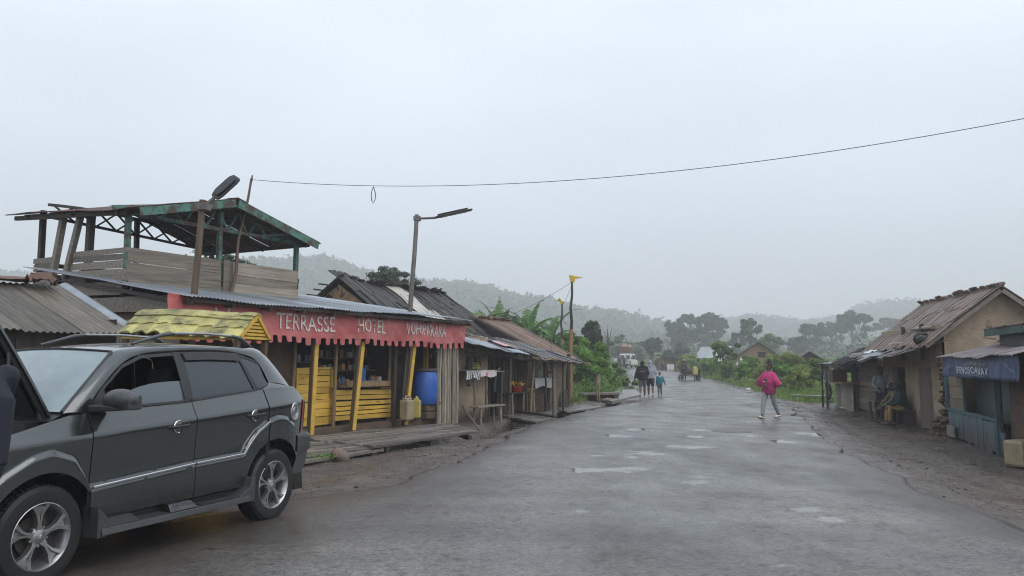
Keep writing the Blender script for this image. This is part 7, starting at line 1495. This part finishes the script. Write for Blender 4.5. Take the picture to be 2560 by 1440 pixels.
for k, (bx, Y, lb) in enumerate([((1995, 2085, 800, 870), 230, 'misty tree rising behind the thatched shop roof'), ((2085, 2180, 770, 850), 250, 'tall misty tree with a rounded top behind the plank shop'), ((2040, 2120, 795, 860), 260, 'pale misty tree between the two behind the shops'), ((2170, 2290, 790, 850), 290, 'faint misty tree just left of the big mud house roof'), ((1960, 2030, 840, 885), 210, 'low misty tree left of the thatched shop roof')]): tree('tree', lb, 'tree', bx, Y, leaf_grey, 6000, .45, 60+k, 24, group='misty trees behind the right huts', shape='top', trunk_r=.35)
tree('tree', 'dark flat topped tree between the minibus and the gum trees', 'tree', (1600, 1662, 838, 890), 150, leaf_grey, 8000, .26, 70, 60, shape='top', gap=.85)
tree('tree', 'broad hazy green tree behind the minibus', 'tree', (1520, 1588, 828, 905), 150, M_('leaf_soft', (.09, .125, .05), (.06, .09, .035), .5, .6, tone=.9), 7000, .28, 71, 18)
tree('tree', 'hazy low tree right behind the loaded minibus', 'tree', (1570, 1640, 855, 912), 165, leaf_grey, 6000, .3, 72, 16)
tree('tree', 'low bushy tree behind the small brown shed', 'tree', (1655, 1720, 855, 905), 140, leaf_grey, 5000, .25, 73, 14)
tree('tree', 'dark upright tree behind the bright green bush', 'tree', (1446, 1512, 790, 900), 62, leaf_dark, 12000, .11, 74, 80, trunk_r=.12, gap=.85)
tree('tree', 'feathery grey green tree behind the dark thatched hut', 'tree', (900, 1062, 655, 752), 48, M_('leaf_olive', (.075, .095, .055), (.05, .065, .04), .8, .6, tone=1.1), 9000, .085, 75, 34, trunk_r=.14, gap=.85, flat=.4)
tree('tree', 'leafy tree showing between the terrace planks and its roof', 'tree', (425, 660, 622, 700), 30, leaf_dark, 5000, .075, 76, 30, trunk_r=.1, gap=.9, flat=.4)
tree('tree', 'green tree low behind the banana plants', 'tree', (1180, 1330, 790, 860), 60, leaf_dark, 6000, .13, 77, 18)
# bushes: near bright one and the hedge
tree('bush', 'large bright green bush beside the flagged pole', 'bush', (1420, 1532, 838, 985), 42, leaf_bright, 26000, .095, 80, 60, gap=.95, flat=.35)
tree('bush', 'bright bush top leaning over the left side of the large bright bush', 'bush', (1395, 1470, 820, 905), 44, leaf_bright, 9000, .09, 81, 30, flat=.35)
tree('bush', 'darker low bush at the right foot of the large bright bush', 'bush', (1490, 1560, 905, 985), 43, leaf_green, 6000, .07, 82, 16)
LB = [((1540, 1600, 935, 975), 50, 'low green shrub on the left verge ahead of the walkers'), ((1515, 1570, 915, 955), 66, 'low shrub on the left verge nearer the minibus'), ((1440, 1500, 960, 1000), 38, 'leafy weed clump below the large bright bush'), ((1505, 1550, 985, 1012), 35, 'small weed clump by the concrete step at the driveway'), ((1415, 1450, 985, 1018), 33, 'leafy weeds at the foot of the flagged pole')]
for k, (bx, Y, lb) in enumerate(LB): tree('shrub', lb, 'shrub', bx, Y, [leaf_green, leaf_bright][k % 2], 3500, .065, 90+k, 12, group='shrubs on the left verge')
HB = [((1690, 1760, 893, 925), 88, 'hedge shrub just right of the small brown shed'), ((1745, 1800, 898, 940), 76, 'pale green hedge shrub above the push cart'), ((1690, 1735, 900, 935), 84, 'low hedge shrub left of the push cart'), ((1790, 1850, 905, 955), 66, 'hedge shrub left below the white flowered shrub'), ((1830, 1885, 910, 965), 58, 'hedge shrub below the tan mud house'), ((1875, 1930, 915, 975), 52, 'hedge shrub behind the woman in pink'),
      ((1925, 1985, 895, 985), 47, 'tall bright hedge shrub right of the woman in pink'), ((1960, 2030, 915, 995), 43, 'dark hedge shrub near the tin porch'), ((1995, 2055, 895, 985), 46, 'tall hedge shrub rising beside the tin porch posts'), ((1850, 1910, 895, 940), 66, 'hedge shrub against the wall of the tan mud house'), ((1905, 1960, 890, 950), 60, 'brownish hedge shrub right of the tan mud house'), ((1765, 1815, 890, 930), 82, 'hedge shrub before the pale tin roofed house'),
      ((1945, 2005, 880, 935), 58, 'tall thin hedge shrub below the dark thatched house'), ((2015, 2075, 900, 960), 52, 'shrub behind the tin porch'), ((1720, 1760, 905, 945), 80, 'hedge shrub directly behind the cart men')]
for k, (bx, Y, lb) in enumerate(HB): tree('hedge_shrub', lb, 'shrub', (bx[0]-4, bx[1]+4, bx[2]-14, bx[3]), Y, [leaf_yellow, leaf_bright, leaf_yellow, leaf_green, leaf_bright][k % 5], 7000, .10 if Y > 60 else .075, 110+k, 34, group='shrubs of the roadside hedge', gap=.85, flat=.4)
# white-flowered shrub
wf_ = tree('flowering_shrub', 'shrub with hanging white trumpet flowers before the pale tin roof', 'shrub', (1770, 1856, 843, 925), 68, leaf_green, 6000, .10, 140, 18, trunk_r=.12)
rs = np.random.default_rng(141)
for k in range(16):
    m = MB(); p = V_((rs.uniform(-1.0, 1.2), -.8-.3*rs.random(), rs.uniform(1.0, 2.5))); m.tube([p, p-V_((0, 0, .14)), p-V_((0, 0, .30))], [.02, .045, .12], 7, cap=False); m.build('flower', white_cloth, wf_, radians(60))
# banana plants and sword-leaved clump
def blade(m, p, d, L_, W_, droop, rs, tone, notch=True, n=14):
    d = d.normalized(); s = d.cross(V_((0, 0, 1))); s = s.normalized() if s.length > .05 else V_((1, 0, 0)); vs = []; c = p.copy(); dr = d.copy(); cs = []
    for i in range(n+1):
        f = i/n; cs.append(c.copy()); c = c+dr*(L_/n); dr = (dr+V_((0, 0, -droop/n*(1+2*f)))).normalized()
    fs = []; tw = s
    for i in range(n):
        f = i/n; g = (i+1)/n; wa_ = W_*(sin(min(f*1.15+.06, 1)*pi)**.6 if f < .9 else .3); wb2 = W_*(sin(min(g*1.15+.06, 1)*pi)**.6 if g < .9 else .12)
        for q in (-1, 1):
            k = rs.uniform(.75, 1.0) if notch else 1; sag = V_((0, 0, -.25*wa_*rs.uniform(.3, 1.2 if notch else .5))); b = len(vs)
            e = .82 if notch and rs.random() < .6 else 1
            vs += [cs[i], cs[i+1], cs[i].lerp(cs[i+1], e)+tw*q*wb2*k+sag, cs[i]+tw*q*wa_*k+sag]; fs.append((b, b+1, b+2, b+3))
    m.add(vs, fs, tone); m.tube(cs, [.025*(1-.8*i/n)+.004 for i in range(n+1)], 4, tone)
def banana(label, px, Y, ytop, seed, nl=17, group='banana plants behind the stalls'):
    rs = random.Random(seed); T_ = D(px, ytop-28, Y); gz = HG(T_.x, Y)-.05; Hh = T_.z-gz; t = thing('banana_plant', label, 'banana plant', (T_.x, Y, gz), rs.random()*6, group)
    st_ = Hh*.52; m = MB(); m.tube([(0, 0, 0), (.03, 0, st_*.6), (0, 0, st_*1.05)], [.14, .11, .06], 9); m.build('stem', M_('banana_stem', (.12, .14, .06), (.09, .07, .04), 3, .6, tone=.2), t, radians(60))
    for k in range(nl):
        a = 2*pi*k/nl*1.62+rs.uniform(-.3, .3); el = rs.uniform(.8, 1.35) if k < nl*.6 else rs.uniform(.3, .8); m = MB(); d = V_((cos(a)*cos(el), sin(a)*cos(el), sin(el)))
        blade(m, V_((0, 0, st_)), d, Hh*rs.uniform(.42, .60), .26+.10*rs.random(), rs.uniform(.9, 2.1), rs, rs.random()); m.build('leaf', banana_leaf, t)
for k, (px, Y, yt, lb) in enumerate([(1200, 44, 752, 'leftmost banana plant of the pair above the bamboo roofed hut'), (1248, 46, 758, 'banana plant directly above the ridge of the bamboo roofed hut'), (1322, 44, 758, 'ragged banana plant right of the bamboo roof'), (1150, 50, 738, 'banana plant peeking out behind the dark hut roof'), (770, 34, 708, 'banana leaves showing behind the terrace corner'), (815, 36, 705, 'banana plant by the left gable poles of the dark hut'), (1285, 50, 772, 'shorter banana plant between the two tall ones'), (1375, 46, 782, 'banana plant behind the sword leaved clump'), (1222, 50, 760, 'banana plant filling the gap of the left pair')]): banana(lb, px, Y, yt, 200+k)
dz = thing('sword_plant', 'dense clump of long sword shaped leaves behind the bamboo roof', 'plant', (D(1372, 900, 40).x, 40, HG(D(1372, 900, 40).x, 40)), 0); rs2 = random.Random(5); zt_ = D(1372, 795, 40).z-HG(1.9, 40)
for g in range(7):
    m = MB(); c = V_((rs2.uniform(-.8, .8), rs2.uniform(-.5, .5), zt_*rs2.uniform(.25, .55)))
    for k in range(15): a = rs2.random()*6.28; el = rs2.uniform(.5, 1.45); blade(m, c, V_((cos(a)*cos(el), sin(a)*cos(el), sin(el))), rs2.uniform(.9, 1.5), .085, rs2.uniform(.2, .8), rs2, rs2.random(), False, 7)
    m.tube([(c.x*.6, c.y*.6, 0), c], .05, 6); m.build('rosette', banana_leaf, dz)
# fan palm shape behind
tp = thing('fan_palm', 'misty palm with a fan of stiff leaves behind the bright bush', 'palm', (D(1520, 870, 85).x, 85, HG(D(1520, 870, 85).x, 85)), 0); zf = D(1520, 862, 85).z-HG(10, 85); m = MB(); m.tube([(0, 0, 0), (0, 0, zf)], [.2, .16], 8); m.build('trunk', trunk_mat, tp, radians(60)); m = MB()
for k in range(13): a = -1.1+2.2*k/12; blade(m, V_((0, 0, zf-.2)), V_((sin(a), .1, cos(a))), 2.4, .12, .5, rs2, rs2.random(), True, 8)
m.build('fronds', leaf_grey, tp)
# far wood and scrub that read as masses
rs = np.random.default_rng(9)
k = 900; X = rs.uniform(-330, 420, k); Yv = rs.uniform(175, 460, k); keep = ~((X > XL(150)-25) & (X < 28) & (Yv < 190)); X, Yv = X[keep], Yv[keep]
h = rs.uniform(2.0, 7.5, len(X))*(Yv/300)**.5; c = np.stack([X, Yv, np.array([HG(a, b, False) for a, b in zip(X, Yv)])+h*.45], 1); q, f, tn = clumps(c, np.stack([h*.75, h*.75, h*.55], 1), len(X)*70, .55, rs)
o = np_mesh('forest', q, f, leaf_grey, None, tn); tag(o, 'far belt of scrub and trees at the foot of the hills', None, None, 'stuff')
def scrub(n, fx, label, mt_, leaf, nl, seed):
    rs = np.random.default_rng(seed); pts = []; R2 = []
    while len(pts) < n:
        x, y, hh2 = fx(rs)
        if XL(y)-1.2 < x < XR(y)+1.2: continue
        pts.append((x, y, HG(x, y, False)+hh2*.35)); R2.append((hh2*.8, hh2*.8, hh2*.55))
    q, f, tn = clumps(np.array(pts), np.array(R2), n*nl, leaf, rs, .4); o = np_mesh('undergrowth', q, f, mt_, None, tn); tag(o, label, None, None, 'stuff')
scrub(170, lambda r: (r.uniform(21, 75), r.uniform(62, 165), r.uniform(.5, 1.6)), 'rough green undergrowth in the field right of the road', leaf_green, .16, 190, 21)
scrub(170, lambda r: (r.uniform(-28, 13), r.uniform(55, 165), r.uniform(.5, 1.8)), 'rough green undergrowth left of the road beyond the stalls', leaf_green, .16, 190, 22)
scrub(60, lambda r: (r.uniform(-9, 4.6), r.uniform(36, 54), r.uniform(.4, 1.2)), 'leafy undergrowth behind the stalls', leaf_bright, .09, 260, 23)
scrub(45, lambda r: (r.uniform(15, 24), r.uniform(38, 62), r.uniform(.3, .8)), 'leafy undergrowth along the foot of the hedge', leaf_yellow, .08, 240, 24)
# grass
def grass(n, fx, label, seed, h0, h1, wd, mt_):
    rs = np.random.default_rng(seed); Vv = []; tn = []
    k = 0
    while k < n:
        x, y = fx(rs); g = grassy(x, y)
        if rs.random() > g: k += .2; continue
        k += 1; z = HG(x, y, True)-.02; s = (y/35)**.5
        for _ in range(3):
            a = rs.uniform(0, 6.28); hh2 = rs.uniform(h0, h1); dx, dy = cos(a)*wd*s, sin(a)*wd*s; lx, ly = rs.normal()*.35*hh2, rs.normal()*.35*hh2; ox, oy = rs.normal()*.05, rs.normal()*.05
            Vv += [(x+ox-dx, y+oy-dy, z), (x+ox+dx, y+oy+dy, z), (x+ox+lx+dx*.2, y+oy+ly+dy*.2, z+hh2), (x+ox+lx-dx*.2, y+oy+ly-dy*.2, z+hh2*.97)]; tn.append(rs.random())
    Vv = np.array(Vv); o = np_mesh('grass', Vv, np.arange(len(Vv)).reshape(-1, 4), mt_, None, tn); tag(o, label, None, None, 'stuff')
grass(9000, lambda r: (lambda y: (XR(y)+r.uniform(.4, 5), y))(r.uniform(33, 75)), 'short wet grass on the right road verge', 31, .08, .28, .014, grass_mat)
grass(9000, lambda r: (lambda y: (XL(y)-r.uniform(.5, 6), y))(r.uniform(29, 70)), 'wet grass on the left road verge', 32, .1, .35, .014, grass_mat)
grass(6000, lambda r: (r.uniform(-10, 40), r.uniform(70, 150)), 'rough grass of the far field', 33, .2, .5, .03, grass_mat)
q = [G(px, py, .03) for px, py in ((782, 1152), (795, 1149), (808, 1150), (822, 1147), (835, 1149))]
rs = np.random.default_rng(77); c = np.array([(p.x, p.y, .06) for p in q]); a_, f, tn = clumps(c, np.full((len(c), 3), .08), 260, .022, rs); o = np_mesh('weeds', a_, f, leaf_bright, None, tn); tag(o, 'small weeds growing at the edge of the plank platform', None, None, 'stuff')
# concrete drive and blocks on the left verge
P = [G(px, py, .09) for px, py in ((1462, 976), (1590, 974), (1600, 988), (1530, 1003), (1470, 992))]
m = MB(); m.prism([p-V_((0, 0, .12)) for p in P], (0, 0, .13)); o = m.build('path', M_('concrete_wet', (.2, .19, .18), (.13, .12, .11), 3, .4, .3, tone=0)); o['kind'] = 'structure'
c = G(1497, 1002, 0); ds = thing('drain_slab', 'small concrete culvert slab with a dark mouth beside the left verge', 'culvert', (c.x, c.y, HG(c.x, c.y)-.1), .3); m = MB(); m.box((0, 0, .38), (1.7, .6, .10)); m.box((-.75, .05, .15), (.2, .5, .4)); m.box((.75, .05, .15), (.2, .5, .4)); m.build('slab', M_('concrete_old', (.17, .15, .13), (.1, .09, .08), 4, .8, .4, tone=.3), ds, bevel=.02); m = MB(); m.box((0, .1, .16), (1.3, .3, .34)); m.build('mouth', black_void, ds)
for (a, b), lb in ((((1493, 1003), (1491, 932)), 'left one of the two thin stakes standing by the culvert slab'), (((1500, 1004), (1496, 945)), 'right stake by the culvert slab with a pale rag'),):
    A = G(*a, .0); A.z = HG(A.x, A.y); Bp = D(*b, A.y); o = pole_thing('stake', lb, 'stake', A, Bp, .035, .025, wood_pale, .05)
m = MB(); m.slab(lambda u, v: (.12*u, .02*sin(v*6), -.45*v+.1*u), 4, 8, .006); o = m.build('rag', M_('rag', (.3, .25, .18), (.2, .17, .12), 5, .8, tone=0)); o.location = D(1494, 938, A.y-.05); tag(o, 'pale rag hanging on the thin stakes', 'rag')
rock(1447, 957, (.22, .18, .2), 'pale round stone in the grass below the large bright bush', mt=M_('stone_pale', (.34, .31, .26), (.22, .2, .17), 5, .8, .4, tone=0), seed=11); rock(1482, 968, (.22, .16, .14), 'pair of pale stones merged in the grass right of the round one', mt=stone, seed=13); rock(1520, 1005, (.25, .2, .12), 'flat stone at the end of the concrete drive', mt=stone, seed=14)
# manhole and bits on the road
P = G(1830, 1084); mh = thing('manhole_cover', 'dark round iron cover set in the asphalt', 'manhole cover', (P.x, P.y, RZ(P.x, P.y)+.004), 0); m = MB(); m.lathe([(.001, .012), (.40, .012), (.42, .0)], (0, 0, 0), 32); m.build('plate', M_('iron', (.11, .105, .10), (.07, .066, .062), 12, .5, .3, tone=0), mh, radians(50)); m = MB(); m.lathe([(.42, 0), (.425, .012), (.46, .012), (.465, 0)], (0, 0, 0), 32); m.build('rim', M_('iron_rim', (.09, .085, .08), (.06, .055, .05), 6, .5, tone=0), mh, radians(50))
# loose gravel on the muddy shoulders
rs = np.random.default_rng(55); m = MB(); kk = 0
octv = [V_(v) for v in ((1, 0, 0), (0, 1, 0), (-1, 0, 0), (0, -1, 0), (0, 0, 1), (0, 0, -1))]; octf = [(0, 1, 4), (1, 2, 4), (2, 3, 4), (3, 0, 4), (1, 0, 5), (2, 1, 5), (3, 2, 5), (0, 3, 5)]
while kk < 2600:
    y = rs.uniform(9, 30)
    if rs.random() < .5: x = XL(y)+rs.normal()*.5-.25-abs(rs.normal())*.5
    else: x = XR(y)+rs.normal()*.4+abs(rs.normal())*1.4
    z = HG(x, y)+(.03 if XL(y)+.2 < x < XR(y)-.2 else 0); r = rs.uniform(.006, .016)*(1+(rs.random() < .05)*1.6); rot = rs.uniform(0, 6.28); M = Matrix.Rotation(rot, 3, 'Z')
    m.add([V_((x, y, z))+M@V_((v.x*r*rs.uniform(.7, 1.4), v.y*r, v.z*r*.6)) for v in octv], octf, rs.random()); kk += 1
o = m.build('gravel', M_('gravel_mat', (.06, .05, .042), (.12, .105, .095), 1.5, .55, tone=1.0)); tag(o, 'loose wet gravel along the muddy road edges', None, None, 'stuff')
